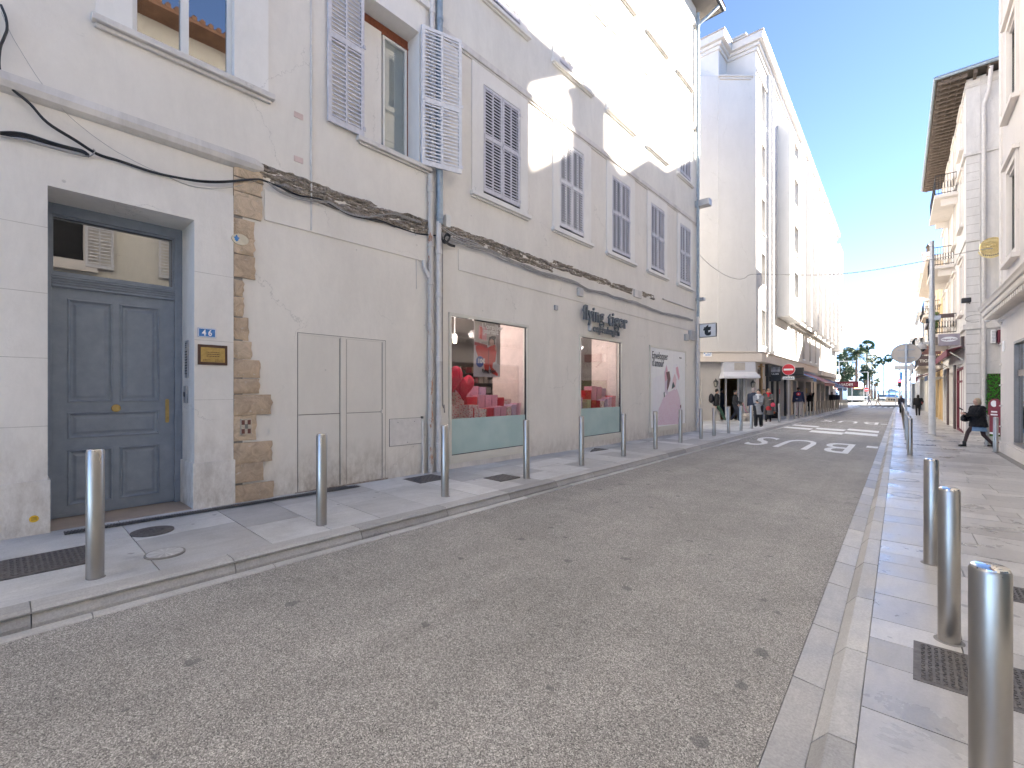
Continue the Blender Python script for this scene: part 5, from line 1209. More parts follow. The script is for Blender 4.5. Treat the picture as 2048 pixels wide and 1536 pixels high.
# dark shop and awnings along the street
mb=MB(); 
wallgrid(mb,FB,2.3,L,-.9,3.2,[(a,a+w_,-.9,2.4+h,.5) for a,w_,h in ((3.0,1.1,.1),(4.4,1.3,.1),(6.2,2.2,.1),(9.,2.2,0),(12.2,1.4,0),(14.4,3.0,0),(18.6,3.2,0),(22.8,.9,0),(25.6,2.4,-.1),(29,2.6,-.1),(33,3,-.1),(37.5,3,-.1))],n=-.02,rev=1,back=2)
part(mb,'street_shopfronts',[plain('taupe_stone',(.50,.43,.36),.7),M['trimB'],plain('dim_window_display',(.20,.18,.16),.25,0,.8,2.5)],B)
mb=MB(); 
for u_ in (2.6,4.12,5.75,8.45): mb.fbox(FB,u_,u_+.28,-.6,2.6,-.02,.12)
mb.fbox(FB,2.35,8.8,2.5,3.24,-.02,.16); part(mb,'black_shopfront','black',B)
rng=random.Random(21)
dc=[plain('display_%d'%i,c,.6) for i,c in enumerate([(.6,.5,.4),(.35,.05,.05),(.15,.15,.18),(.62,.6,.56),(.2,.28,.35),(.5,.35,.15)])]
mb=MB()
for a,w_ in ((3.0,1.1),(4.4,1.3),(6.2,2.2),(9.,2.2),(12.2,1.4),(14.4,3.0),(18.6,3.2),(25.6,2.4),(29,2.6),(33,3)):
    z=-.5
    while z<1.9:
        u_=a+.05
        while u_<a+w_-.25:
            w2=rng.uniform(.1,.4); mb.fbox(FB,u_,u_+w2,z,z+rng.uniform(.15,.5),-.45,-.25-rng.random()*.1,rng.randrange(6)); u_+=w2+rng.uniform(.02,.15)
        z+=.62
part(mb,'window_display',dc,B)
def awning(u0,u1,zt,zb,out,mat,lab,val=.28,root=None):
    t=thing('awning',lab,'awning',PB((u0+u1)/2,zt,0)); mb=MB()
    a,b,c,d=PB(u0,zt,.05),PB(u1,zt,.05),PB(u1,zb,out),PB(u0,zb,out)
    mb.add([a,b,c,d,(a[0],a[1],a[2]-.02),(b[0],b[1],b[2]-.02),(c[0],c[1],c[2]-.02),(d[0],d[1],d[2]-.02)],[(0,1,2,3),(7,6,5,4),(0,4,5,1),(1,5,6,2),(3,7,4,0)])
    mb.build('canvas',M[mat],t)
    mb=MB(); n=int((u1-u0)/.3)
    for i in range(n):
        ua_=u0+(u1-u0)*i/n; ub_=u0+(u1-u0)*(i+1)/n; mb.add([PB(ua_,zb,out+.002),PB(ub_,zb,out+.002),PB(ub_,zb-val*.85,out+.002),PB((ua_+ub_)/2,zb-val,out+.012),PB(ua_,zb-val*.85,out+.002)],[(0,1,2,3,4)])
    mb.build('valance',M[mat],t)
    mb=MB(); 
    for u_ in (u0+.1,u1-.1): mb.tube([PB(u_,zt-.5,.05),PB(u_,zb-.02,out-.03)],.02,6)
    mb.tube([PB(u0,zb,out-.01),PB(u1,zb,out-.01)],.02,6); mb.build('folding_arms',M['galv'],t); return t
awning(11.4,13.2,3.15,2.55,1.4,'bluecan','bright blue awning over the pavement behind the no-entry sign')
awning(13.3,21.0,3.2,2.25,1.9,'wine','long faded wine-red awning beyond the bright blue one')
awning(25.5,30.0,2.9,1.9,1.7,'navycan','navy awning beyond the wine-red one, nearer of two',.35); awning(31.0,36.0,2.9,1.9,1.7,'navycan','navy awning beyond the wine-red one, farther of two',.35)
def bsign(name,lab,u,z0,z1,w_,txt,mat,tm='signwhite',ts=.2,th=.12,n0=.25):
    # double-sided panel projecting from the facade, facing along the street
    o=PB(u,z0,n0); t=thing(name,lab,'shop sign',o); mb=MB(); mb.fbox(FB,u,u+th,z0,z1,n0,n0+w_); mb.build('panel',M[mat],t,.005)
    mb=MB(); rt=Vector((FB.n[0],FB.n[1],0)); text_into(mb,txt,Vector(PB(u-.004,(z0+z1)/2-ts*.35,n0+w_/2)),rt,(0,0,1),ts,.002,0,.003,1,'CENTER'); mb.build('lettering',M[tm],t)
    mb=MB(); mb.tube([PB(u+th/2,z1-.05,-.02),PB(u+th/2,z1-.05,n0+.02)],.02,6); mb.build('bracket',M['black'],t); return t
bsign('shop_sign','dark hanging shop sign with white capitals beside the grey shopfront',3.2,2.2,3.1,.65,'PULCIN','black','signwhite',.13,.12,.03)
mb=MB(); mb.fbox(FB,3.19,3.20,2.75,3.08,.05,.66); o=mb.build('sign_picture',plain('mottled_photo',(.30,.29,.30),.5,0,.9,4),bpy.data.objects[[x.name for x in bpy.data.objects if x.get('label','').startswith('dark hanging shop sign')][0]])
bsign('shop_sign','burgundy projecting shop sign past the navy awnings',38.5,1.95,2.7,2.4,'VIADES','burg','signwhite',.42)
bsign('shop_sign','dark green shop sign panel just behind the red no-entry disc',7.4,2.65,3.2,1.3,'','black','signwhite',.2,.12,.03)
# lit green pharmacy cross far away
# ================================================================ right side buildings
FR1=Fr(2.36,0,KB.x,KB.y,-1); P1_=FR1.p
R1=thing('corner_house','beige rendered corner house at the right edge with a large window and heavy stepped cornice','building',(2.0,18,-.2))
mb=MB(); hs=[(12.2,18.0,.18,2.92,.12)]
ups=[(-10+3.45*k,-8.8+3.45*k,za,zb,.12) for za,zb in ((5.2,7.6),(9.3,11.6),(13.2,15.4)) for k in range(6,9)]
wallgrid(mb,FR1,10,20.2,-.5,16.9,hs+ups,back=None)
q=P1_(20.2,0,0); mb.quad((q[0],q[1],-.6),(q[0],q[1],16.9),(14,q[1]+.2,16.9),(14,q[1]+.2,-.6)); mb.quad((2.13,10,-.5),(14,10,-.5),(14,10,16.9),(2.13,10,16.9))
part(mb,'wall','wallR1',R1)
mb=MB(); mb.fbox(FR1,9.6,20.9,16.85,17.0,-10,.75); mb.tube([P1_(9.6,16.98,.8),P1_(20.9,16.98,.8)],.08,8); part(mb,'roof_eave','eave',R1)
mb=MB() # ground floor cornice with dentils
def cor(prof,u0,u1,mb,fr,mi=0):
    for (za,na),(zb,nb) in zip(prof[:-1],prof[1:]):
        mb.quad(fr.p(u0,za,na),fr.p(u1,za,na),fr.p(u1,zb,nb),fr.p(u0,zb,nb),mi,.5)
    for u_ in (u0,u1): mb.add([fr.p(u_,z,n) for z,n in prof],[tuple(range(len(prof)))],mi,False,.5)
cor([(3.70,0),(3.74,.05),(3.90,.06),(3.905,.36),(3.95,.38),(4.04,.385),(4.06,.42),(4.12,.44),(4.17,.47),(4.22,.0)],10,20.5,mb,FR1)
part(mb,'cornice','trimR1',R1)
mb=MB(); u_=10.1
while u_<20.4: mb.fbox(FR1,u_,u_+.10,3.79,3.902,.055,.34); u_+=.24
part(mb,'cornice_dentils','trimR1',R1,.006)
mb=MB(); 
for z in [x*.62-.1 for x in range(27)]: mb.fbox(FR1,19.98,20.24,z,z+.03,-.06,.03); mb.fbox(FR1,19.9,19.93,z+.02,z+.05,.0,.05)
mb.fbox(FR1,19.86,20.225,4.2,16.8,.0,.035); part(mb,'quoin_strip','trimR1',R1)
mb=MB(); mb.fbox(FR1,10,20.21,-.5,.10,.0,.03); part(mb,'base_course','trimR1',R1,.004)
mb=MB(); frame_ring(mb,FR1,12.2,18.0,.18,2.92,.07,-.08,.02); 
for u_ in (14.0,15.9): mb.fbox(FR1,u_,u_+.05,.25,2.85,-.08,.0)
sw=part(mb,'shop_window',plain('bronze_aluminium',(.24,.22,.21),.4,.4),R1,.004)
mb=MB(); mb.quad(P1_(12.25,.22,-.06),P1_(12.25,2.88,-.06),P1_(17.95,2.88,-.06),P1_(17.95,.22,-.06)); sub(mb,'pane',glass('clear_shop_glass',(.85,.88,.88),1.1,0,.14),R1,sw)
mb=MB(); mb.fbox(FR1,12.25,17.95,2.0,2.16,-.052,-.05); sub(mb,'window_vinyl',plain('taupe_vinyl',(.32,.27,.25),.5),R1,sw)
mb=MB(); mb.fbox(FR1,11.8,18.2,-.1,3.5,-4.0,-3.9); mb.fbox(FR1,11.7,11.8,-.1,3.5,-4,-.13); mb.fbox(FR1,18.2,18.3,-.1,3.5,-4,-.13); mb.fbox(FR1,11.8,18.2,3.5,3.6,-4,-.13); mb.fbox(FR1,11.8,18.2,-.2,-.1,-4,-.13)
sub(mb,'showroom','interior',R1,sw)
R0=thing('low_house','two-storey tiled house opposite the blue-grey door, behind the camera','building',(2.4,0,0))
mb=MB(); up0=[(-10+3.45*k,-8.8+3.45*k,5.0,7.4,.12) for k in range(6)]; gl=[(-12+4.2*k,-12+4.2*k+2.6,.4,3.2,.12) for k in range(5)]
wallgrid(mb,FR1,-13,9.98,-.5,8.7,up0+gl); wallgrid(mb,FR1,-.5,9.98,8.7,12.2,[]); mb.quad((2.7,-13,-.5),(14,-13,-.5),(14,-13,8.7),(2.7,-13,8.7)); mb.quad(P1_(-.5,8.7,0),P1_(-.5,8.7,-6),P1_(-.5,12.2,-6),P1_(-.5,12.2,0)); part(mb,'wall','wallR4',R0)
mb=MB()
for ua_,ub_,zt_ in ((-13.3,-.8,8.6),(-.8,9.98,12.1)):
    mb.add([P1_(ua_,zt_,.7),P1_(ub_,zt_,.7),P1_(ub_,zt_+1.8,-5),P1_(ua_,zt_+1.8,-5),P1_(ua_,zt_-.1,.7),P1_(ub_,zt_-.1,.7),P1_(ub_,zt_-.1,-.1),P1_(ua_,zt_-.1,-.1)],[(0,1,2,3),(4,5,1,0),(4,7,6,5)]); u_=ua_+.1
    while u_<ub_: mb.tube([P1_(u_,zt_+.02,.74),P1_(u_,zt_+.9,-2.0)],.07,6); u_+=.2
part(mb,'roof','tile',R0)
mb=MB()
for h in gl: mb.fbox(FR1,h[0],h[1],h[2],h[3],-.1,-.09)
part(mb,'ground_floor_panes','glassdark',R0)
for gi,(h,R_) in enumerate([(h,R1) for h in ups]+[(h,R0) for h in up0]):
    mb=MB(); frame_ring(mb,FR1,h[0]-.18,h[1]+.18,h[2]-.02,h[3]+.25,.17,.0,.06); mb.fbox(FR1,h[0]-.28,h[1]+.28,h[2]-.14,h[2]-.02,.0,.16); mb.fbox(FR1,h[0]-.28,h[1]+.28,h[3]+.25,h[3]+.36,.0,.14)
    w=part(mb,'window','trimR1',R_)
    mb=MB(); mb.quad(P1_(h[0],h[2],-.11),P1_(h[0],h[3],-.11),P1_(h[1],h[3],-.11),P1_(h[1],h[2],-.11)); frame_ring(mb,FR1,h[0],h[1],h[2],h[3],.06,-.10,-.05); sub(mb,'pane','glassdark' if gi%3 else 'dark',R_,w)
    if R_ is R0:
        sub(shutter_leaf(FR1,h[0]-.62,h[0]-.03,h[2],h[3],.07,pitch=.09),'shutter','shutterW',R_,w); sub(shutter_leaf(FR1,h[1]+.03,h[1]+.62,h[2],h[3],.07,pitch=.09),'shutter','shutterW',R_,w)
mb=MB(); mb.fbox(FR1,19.45,19.68,2.77,3.07,.0,.03); o=mb.build('wall_plate',M['signwhite'],None,.01,off=P1_(18,2.7,0)); tag(o,'small white arched plate on the beige corner wall left of the large window','wall plate')
# table and chairs behind the glass
def chair(u,n,lab,i):
    c=P1_(u,-.15,n); t=thing('chair',lab,'chair',c); mb=MB(); z=-.12
    mb.fbox(FR1,u-.2,u+.2,z+.43,z+.46,n-.2,n+.2); mb.build('seat',M['gsage'],t,.01); mb=MB(); mb.fbox(FR1,u-.2,u+.2,z+.6,z+.72,n-.2,n-.17); mb.fbox(FR1,u-.2,u+.2,z+.76,z+.88,n-.2,n-.17); mb.build('backrest',M['gsage'],t,.01)
    for du in (-.18,.18):
        for dn in (-.18,.18): mb=MB(); mb.tube([P1_(u+du,z,n+dn),P1_(u+du*.9,z+.44,n+dn*.9)],.014,6); mb.build('leg',M['gsage'],t)
M['gsage']=plain('sage_green_paint',(.22,.30,.28),.5)
chair(15.4,-1.0,'sage green chair behind the large window, nearer the glass edge',0); chair(16.8,-1.3,'sage green chair behind the large window, farther along the street',1)
# unseen block added behind; its skyline is shaped to cast the rooftop shadow
R1b=thing('shadow_block','unseen block added behind the right-hand houses to cast a rooftop shadow across the street','building',(8,24,0)); mb=MB(); mb.prism([(5.5,20.4,-.5),(5.5,20.4,16.6),(5.5,26.2,16.75),(5.5,27.2,19.0),(5.5,28.7,19.5),(5.5,30.2,18.9),(5.5,31.3,19.1),(5.5,31.5,20.4),(5.5,33.0,20.5),(5.5,35.9,22.1),(5.5,37.4,22.1),(5.5,37.4,-.5)],(7,0,0)); mb.build('wall',M['wallR2'],R1b); mb=MB(); mb.box(5.5,6.1,27.55,27.75,19.0,20.6); mb.box(5.5,6.1,28.25,28.75,19.0,20.6); mb.box(5.45,6.15,27.45,28.85,20.6,20.9); mb.build('chimney',M['wallR2'],R1b)
# ---------------- R2 : grey townhouse with wide eaves
FR2=Fr(2.20,0,KB.x,KB.y,-1); P2=FR2.p; y0=27.5;y1=41.
R2=thing('eaves_house','pale grey town house with wide dark slatted eaves, iron balconies and an ice cream shop','building',(1.5,y0,-.3))
mb=MB(); h2=[]
for za,zb in ((5.1,7.3),(9.0,11.2),(12.4,14.0)):
    for k in range(4): h2.append((y0+1.1+3.3*k,y0+2.2+3.3*k,za,zb,.15))
gh=[(y0+1.0,y0+4.2,-.3,2.85,.4),(y0+5.2,y0+8.4,-.3,2.6,.4),(y0+9.4,y0+12.6,-.3,2.6,.4)]
wallgrid(mb,FR2,y0,y1,-.6,14.9,h2+gh,back=1)
c0=P2(y0,0,0); mb.box(c0[0]+.001,13,y0-.001+.0,y1,-.6,14.9)
part(mb,'wall',[M['wallR2'],M['dark']],R2)
FR2s=Fr(c0[0],y0,1,0,1) # face towards the camera, normal -y
mb=MB()
for z,h,n in ((4.22,.22,.10),(7.95,.10,.05),(11.6,.14,.09),(14.5,.12,.05)):
    mb.fbox(FR2s,-n,7,z,z+h,.0,n); mb.fbox(FR2,y0-.0,y1,z,z+h,.0,n)
mb.fbox(FR2s,.40,.44,-.3,14.8,.0,.03)
part(mb,'string_course','string',R2,.01)
mb=MB()
for i in range(19): mb.fbox(FR2s,.01,.40,4.6+i*.37,4.6+i*.37+.014,.0,.004)
for i in range(11): mb.fbox(FR2s,.01,.40,-.2+i*.42,-.2+i*.42+.022,.0,.006)
part(mb,'rusticated_joints',plain('joint_shade',(.36,.33,.30),.9),R2)
mb=MB(); mb.tube([(c0[0]+.52,y0-.08,-.35),(c0[0]+.52,y0-.08,13.6),(c0[0]+.66,y0-.2,14.1),(c0[0]+.70,y0-.55,14.9)],.07,12); part(mb,'downpipe','pipe',R2)
mb=MB()
ev=.95
mb.fbox(FR2,y0-.6,y1+.3,14.95,15.05,-6,ev); part(mb,'eave_slab','eave',R2)
mb=MB(); u_=y0-.5
while u_<y1+.2: mb.fbox(FR2,u_,u_+.12,14.80,14.96,.0,ev-.05); u_+=.42
for k in range(3): mb.fbox(FR2,y0-.6,y1+.3,14.87,14.93,.2+k*.28,.24+k*.28)
for i in range(30): mb.box(c0[0]+.2+i*.4,c0[0]+.3+i*.4,y0-.58,y0,14.8,14.955)
part(mb,'eave_rafters',plain('old_rafters',(.16,.125,.10),.85,0,.3,8),R2)
mb=MB(); g0=P2(y0-.62,15.05,ev+.04);g1=P2(y1+.3,15.05,ev+.04); mb.tube([(13,y0-.65,15.06),(g0[0],y0-.65,15.06),g1],.085,10); part(mb,'gutter','zinc',R2)
mb=MB(); mb.add([P2(y0-.6,15.1,ev),P2(y1+.3,15.1,ev),(13,y1+.3,15.1),(13,y0-.6,15.1),(6.,y0+4,17.4),(6.,y1-4,17.4)],[(0,1,5,4),(1,2,5),(2,3,4,5),(3,0,4)]); part(mb,'roof','tile',R2)
for h in h2:
    mb=MB(); frame_ring(mb,FR2,h[0]-.16,h[1]+.16,h[2]-.02,h[3]+.2,.15,.0,.05); mb.fbox(FR2,h[0]-.26,h[1]+.26,h[2]-.13,h[2]-.02,.0,.15); mb.fbox(FR2,h[0]-.24,h[1]+.24,h[3]+.2,h[3]+.30,.0,.13)
    w=part(mb,'window','trimR1',R2); mb=MB(); mb.fbox(FR2,h[0],h[1],h[2],h[3],-.13,-.12); sub(mb,'pane','glassdark',R2,w)
    mb=MB(); frame_ring(mb,FR2,h[0],h[1],h[2],h[3],.05,-.12,-.06); mb.fbox(FR2,(h[0]+h[1])/2-.03,(h[0]+h[1])/2+.03,h[2],h[3],-.12,-.06); sub(mb,'sash','white',R2,w)
def balcony(root,P,fr,u0,u1,z,out,mat='trimR2',ivy=False,flag=False):
    mb=MB(); mb.fbox(fr,u0,u1,z-.16,z,.0,out); mb.fbox(fr,u0+.3,u0+.5,z-.5,z-.16,.0,out*.7); mb.fbox(fr,u1-.5,u1-.3,z-.5,z-.16,.0,out*.7)
    o=part(mb,'balcony','trimR1',root,.01); mb=MB()
    for zz in (.06,.95): 
        mb.tube([P(u0+.03,z+zz,.05),P(u0+.03,z+zz,out-.04),P(u1-.03,z+zz,out-.04),P(u1-.03,z+zz,.05)],.02,6)
    n=int((u1-u0)/.11)
    for i in range(n+1):
        u_=u0+.03+(u1-u0-.06)*i/n; a=P(u_,z,out-.04); mb.tube([a,(a[0],a[1],z+.95)],.009,4,caps=False)
        if i%2==0 and i<n:
            for q_ in (.3,.6): 
                c=P(u_+.05,z+q_,out-.04); d=Vector((fr.d[0],fr.d[1],0)); mb.tube([Vector(c)+d*.05*math.cos(a_)+Vector((0,0,.09*math.sin(a_))) for a_ in [k*math.pi/4 for k in range(9)]],.008,4,caps=False)
    n=int(out/.11)
    for i in range(n):
        for uu in (u0+.03,u1-.03): a=P(uu,z,.05+(out-.1)*i/n); mb.tube([a,(a[0],a[1],z+.95)],.009,4,caps=False)
        c=Vector(P(u0+.03,z+.45,.1+(out-.1)*i/n)); d=Vector((fr.n[0],fr.n[1],0)); mb.tube([c+d*.045*math.cos(a_)+Vector((0,0,.2*math.sin(a_))) for a_ in [k*math.pi/4 for k in range(9)]],.008,4,caps=False)
    sub(mb,'railing','black',root,o); return o
M['trimR2']=M['trimR1']
balcony(R2,P2,FR2,y0+3.4,y0+8.4,11.3,.85); balcony(R2,P2,FR2,y0+4.9,y0+9.8,8.1,.9); balcony(R2,P2,FR2,y0+3.6,y0+9.8,4.45,.9)
def leaves(mb,c,r,n,s,rng,tone=None):
    for i in range(n):
        while True:
            p=Vector((rng.uniform(-1,1),rng.uniform(-1,1),rng.uniform(-1,1)))
            if p.length<1: break
        p=Vector((c[0]+p.x*r[0],c[1]+p.y*r[1],c[2]+p.z*r[2])); a=Vector((rng.uniform(-1,1),rng.uniform(-1,1),rng.uniform(-1,1))).normalized(); b=a.orthogonal().normalized(); k=s*rng.uniform(.6,1.3)
        mb.add([p-a*k-b*k*.1,p-b*k*.5,p+a*k,p+b*k*.5],[(0,1,2,3)],0,False,rng.random() if tone is None else tone*rng.uniform(.7,1.3))
rl=random.Random(9)
mb=MB(); c=P2(y0+3.7,4.9,.8); 
for k in range(7): leaves(mb,(c[0]+rl.uniform(-.05,.15),c[1]-.05,5.3-.14*k),(.10,.10,.12),80,.045,rl)
for k in range(8): leaves(mb,(c[0]+.05,c[1]+.2+.5*k,5.5),(.12,.3,.08),60,.05,rl)
o=mb.build('balcony_plant',M['ivy'],None,off=c); tag(o,'trailing green plant hanging down the iron balcony above the ice cream shop','plant')
mb=MB(); mb.fbox(FR2,y0+3.62,y0+3.7,5.22,5.42,.12,.86); mb.fbox(FR2,y0+3.7,y0+9.2,5.22,5.42,.88,1.02); o=mb.build('planter_box',M['brown'],None,.01,off=P2(y0+6,5.2,1)); tag(o,'brown planter box hooked on the iron balcony above the ice cream shop','planter')
# ice cream shop: burgundy awning, lightbox, shopfront
mb=MB(); FQ=Fr(c0[0],y0,1,0,1)
mb.fbox(FR2,y0+4.4,y0+5.0,-.4,2.9,.0,.08); mb.fbox(FR2,y0+8.6,y0+9.2,-.4,2.9,.0,.08); mb.fbox(FR2,y0+.6,y0+13,3.5,4.0,.0,.10); part(mb,'brown_shopfront','brown',R2)
mb=MB(); frame_ring(mb,FR2,y0+1.0,y0+4.2,-.35,2.7,.12,-.2,.0); mb.fbox(FR2,y0+1.0,y0+4.2,2.0,2.1,-.2,-.05); mb.fbox(FR2,y0+2.5,y0+2.62,-.3,2.7,-.2,-.05)
w=part(mb,'ice_cream_shop_window','burg',R2); mb=MB(); mb.fbox(FR2,y0+1.1,y0+4.1,-.3,2.6,-.15,-.145); sub(mb,'pane','glassdark',R2,w)
def awnR(u0,u1,zt,zb,out,mat,lab,fr=FR2):
    t=thing('awning',lab,'awning',fr.p((u0+u1)/2,zt,0)); mb=MB(); a,b,c,d=fr.p(u0,zt,.1),fr.p(u1,zt,.1),fr.p(u1,zb,out),fr.p(u0,zb,out)
    mb.add([a,b,c,d,(a[0],a[1],a[2]-.03),(b[0],b[1],b[2]-.03),(c[0],c[1],c[2]-.03),(d[0],d[1],d[2]-.03)],[(3,2,1,0),(4,5,6,7),(1,0,4,5),(2,1,5,6),(0,3,7,4)]); mb.build('canvas',M[mat],t)
    mb=MB(); mb.fbox(fr,u0,u1,zb-.28,zb,out-.02,out+.01); mb.build('valance',M[mat],t)
    mb=MB(); mb.tube([fr.p(u0+.1,zt-.6,.05),fr.p(u0+.1,zb-.1,out-.1)],.025,6); mb.tube([fr.p(u1-.1,zt-.6,.05),fr.p(u1-.1,zb-.1,out-.1)],.025,6); mb.build('folding_arms',M['frame'],t); return t
awnR(y0+.35,y0+8.8,3.55,3.42,.58,'burg','burgundy awning of the ice cream shop')
awnR(y0+9.2,y0+12.9,3.0,2.5,.9,'navycan','dark folding-arm awning behind the pale pole'); awnR(43.5,46.5,3.0,2.6,1.2,'burg','small red awning farther down the right side of the street',Fr(2.20,0,KB.x,KB.y,-1))
t=thing('lightbox_sign','mauve-grey projecting lightbox with a white oval above the burgundy awning','shop sign',P2(y0+.6,3.0,.3))
mb=MB(); mb.fbox(FR2,y0+.6,y0+.8,3.62,4.14,.14,.84); mb.build('box',plain('mauve_lightbox',(.36,.31,.34),.4),t,.01)
mb=MB(); cc=P2(y0+.585,3.90,.49); n_=Vector((FR2.n[0],FR2.n[1],0)); mb.add([Vector(cc)-n_*.27*math.cos(a)+Vector((0,0,.11*math.sin(a))) for a in [k*math.pi/20 for k in range(40)]],[tuple(range(40))]); mb.build('oval',M['signwhite'],t)
mb=MB(); text_into(mb,'Häagen-Dazs',Vector(cc)+Vector((0,-.01,-.03)),-n_,(0,0,1),.092,.002,0,.001,1,'CENTER'); mb.build('lettering',plain('plum_print',(.15,.03,.08),.5),t)
def rsign(lab,u,z0,z1,n0,w_,txt,mat,tm,ts):
    t=thing('shop_sign',lab,'shop sign',P2(u,z0,n0)); mb=MB(); mb.fbox(FR2,u,u+.14,z0,z1,n0,n0+w_); mb.build('panel',M[mat],t,.01)
    if txt:
        mb=MB(); n_=Vector((FR2.n[0],FR2.n[1],0)); text_into(mb,txt,Vector(P2(u-.006,(z0+z1)/2-ts*.35,n0+w_-.06)),-n_,(0,0,1),ts,.002,0,.004,1,'LEFT'); mb.build('lettering',M[tm],t)
    mb=MB(); mb.tube([P2(u+.07,z1-.08,.0),P2(u+.07,z1-.08,n0)],.02,6); mb.build('bracket',M['black'],t)
rsign('dark brown projecting sign with cream capitals half hidden by the pale pole',40.6,3.25,3.9,.1,1.12,'TIGIANA','brown','frame',.26)
M['wineb']=plain('red_brown_panel',(.15,.07,.06),.6); rsign('plain reddish-brown projecting panel above the dark brown lettered sign',40.8,4.0,4.62,.1,.95,'','wineb','frame',.3)
# air conditioners / boxes on the passage wall, hedge panel
t=thing('wall_unit','white vertical wall unit in the passage','wall unit',(c0[0]+.8,y0-.2,3.6)); mb=MB(); mb.box(c0[0]+.72,c0[0]+.86,y0-.32,y0-.001,3.58,4.12)
mb.build('casing',M['signwhite'],t,.02); mb=MB()
for i in range(8): mb.box(c0[0]+.735,c0[0]+.845,y0-.328,y0-.319,3.62+i*.06,3.64+i*.06)
mb.build('vent_slats',M['galv'],t)
t=thing('shutter_box','burgundy box with a rolled awning arm on the passage wall','awning box',(c0[0]+1.2,y0-.2,3.6)); mb=MB(); mb.box(c0[0]+.90,c0[0]+2.2,y0-.45,y0-.001,3.58,4.1); mb.build('casing',M['burg'],t,.02); mb=MB(); mb.tube([(c0[0]+.95,y0-.2,3.58),(c0[0]+1.1,y0-.3,3.4),(c0[0]+1.3,y0-.35,3.2)],.05,8); mb.build('arm',M['burg'],t)
t=thing('hedge_panel','bright green artificial hedge panel on the passage wall','hedge panel',(c0[0]+2,y0-.3,-.2)); mb=MB(); mb.box(c0[0]+.62,c0[0]+2.6,y0-.12,y0-.06,-.3,2.32); mb.build('backing',M['wood'],t)
mb=MB()
for i in range(12): 
    for j in range(19): leaves(mb,(c0[0]+.70+i*.17,y0-.16,-.2+j*.135),(.12,.07,.11),26,.04,rl)
mb.build('foliage',M['hedge'],t)
# gilded medallion sign and camera
t=thing('medallion_sign','round gilded relief sign with a banner hanging near the beige corner wall','hanging sign',AT(1984,494,19.))
c=AT(1984,493,18.2); mb=MB(); ax=Vector((FWX,FWY,0)); rt=Vector((RX,RY,0))
ax=Vector((0,-1,0)); rt=Vector((1,0,0))
def face_disc(mb,c,r,th,n=40,mi=0,sq=1.,ax=ax,rt=rt):
    vs=[c+rt*r*math.cos(2*math.pi*k/n)+Vector((0,0,r*sq*math.sin(2*math.pi*k/n))) for k in range(n)]; mb.prism([v-ax*th/2 for v in vs],ax*th,mi)
face_disc(mb,c,.36,.06); mb.build('disc',M['gold'],t,.012)
mb=MB(); mb.tube([c+ax*.04+rt*.34*math.cos(a)+Vector((0,0,.34*math.sin(a))) for a in [k*math.pi/20 for k in range(41)]],.022,8)
for k in range(9):
    zz=-.22+.05*k; w_=math.sqrt(max(.0,.3**2-zz**2)); mb.tube([c+ax*.035+rt*(w_*(j/6-1)*1.+w_*j/6*0+w_*j/6)+Vector((0,0,zz+.02*math.sin(j*1.7+k*2))) for j in range(7)],.014,6)
mb.ell(c+ax*.04+Vector((0,0,.02)),(.16,.03,.05),12,6); mb.build('relief',M['gold'],t)
mb=MB(); pts=[c+ax*.05+rt*.42*math.cos(a)+Vector((0,0,.06+.42*math.sin(a))) for a in [math.pi*(1.12+.76*k/12) for k in range(13)]]; pts2=[p+Vector((0,0,-.11)) for p in pts]
for i in range(12): mb.prism([pts[i],pts[i+1],pts2[i+1],pts2[i]],-ax*.02)
mb.build('banner',M['gold'],t)
mb=MB()
for i in range(9): mb.box(c.x-.26+i*.058,c.x-.23+i*.058,c.y-.062,c.y-.055,c.z-.36-.06*math.sin(math.pi*(i+.5)/9)+.035,c.z-.31-.06*math.sin(math.pi*(i+.5)/9)+.035)
mb.build('banner_marks',M['iron'],t)
mb=MB(); mb.tube([c+Vector((.3,0,.1)),c+Vector((.75,.2,.1))],.02,6); mb.build('bracket',M['galv'],t)
c=AT(1929,601,19.0); t=thing('floodlight','black floodlight on the pale wall just left of the beige cornice tip','floodlight',c); mb=MB(); mb.box(c.x-.1,c.x+.2,c.y-.1,c.y+.15,c.z-.1,c.z+.1); mb.build('housing',M['black'],t,.03); mb=MB(); mb.tube([c,c+Vector((.2,.7,-.05))],.02,6); mb.build('arm',M['black'],t)
c=AT(1975,640,18.6); t=thing('wall_camera','small white camera with looping wires under the beige cornice','security camera',c); mb=MB(); mb.ell(c,(.09,.09,.09)); mb.box(c.x-.08,c.x+.08,c.y-.02,c.y+.1,c.z+.05,c.z+.12); mb.build('housing',M['signwhite'],t); mb=MB(); mb.tube([c+Vector((-.35+.3*math.cos(a),0,.1+.15*math.sin(a))) for a in [k*math.pi/8 for k in range(14)]],.008,5); mb.tube([c,c+Vector((.3,.1,.2)),c+Vector((.5,0,.1))],.014,5); mb.build('wires',M['iron'],t)
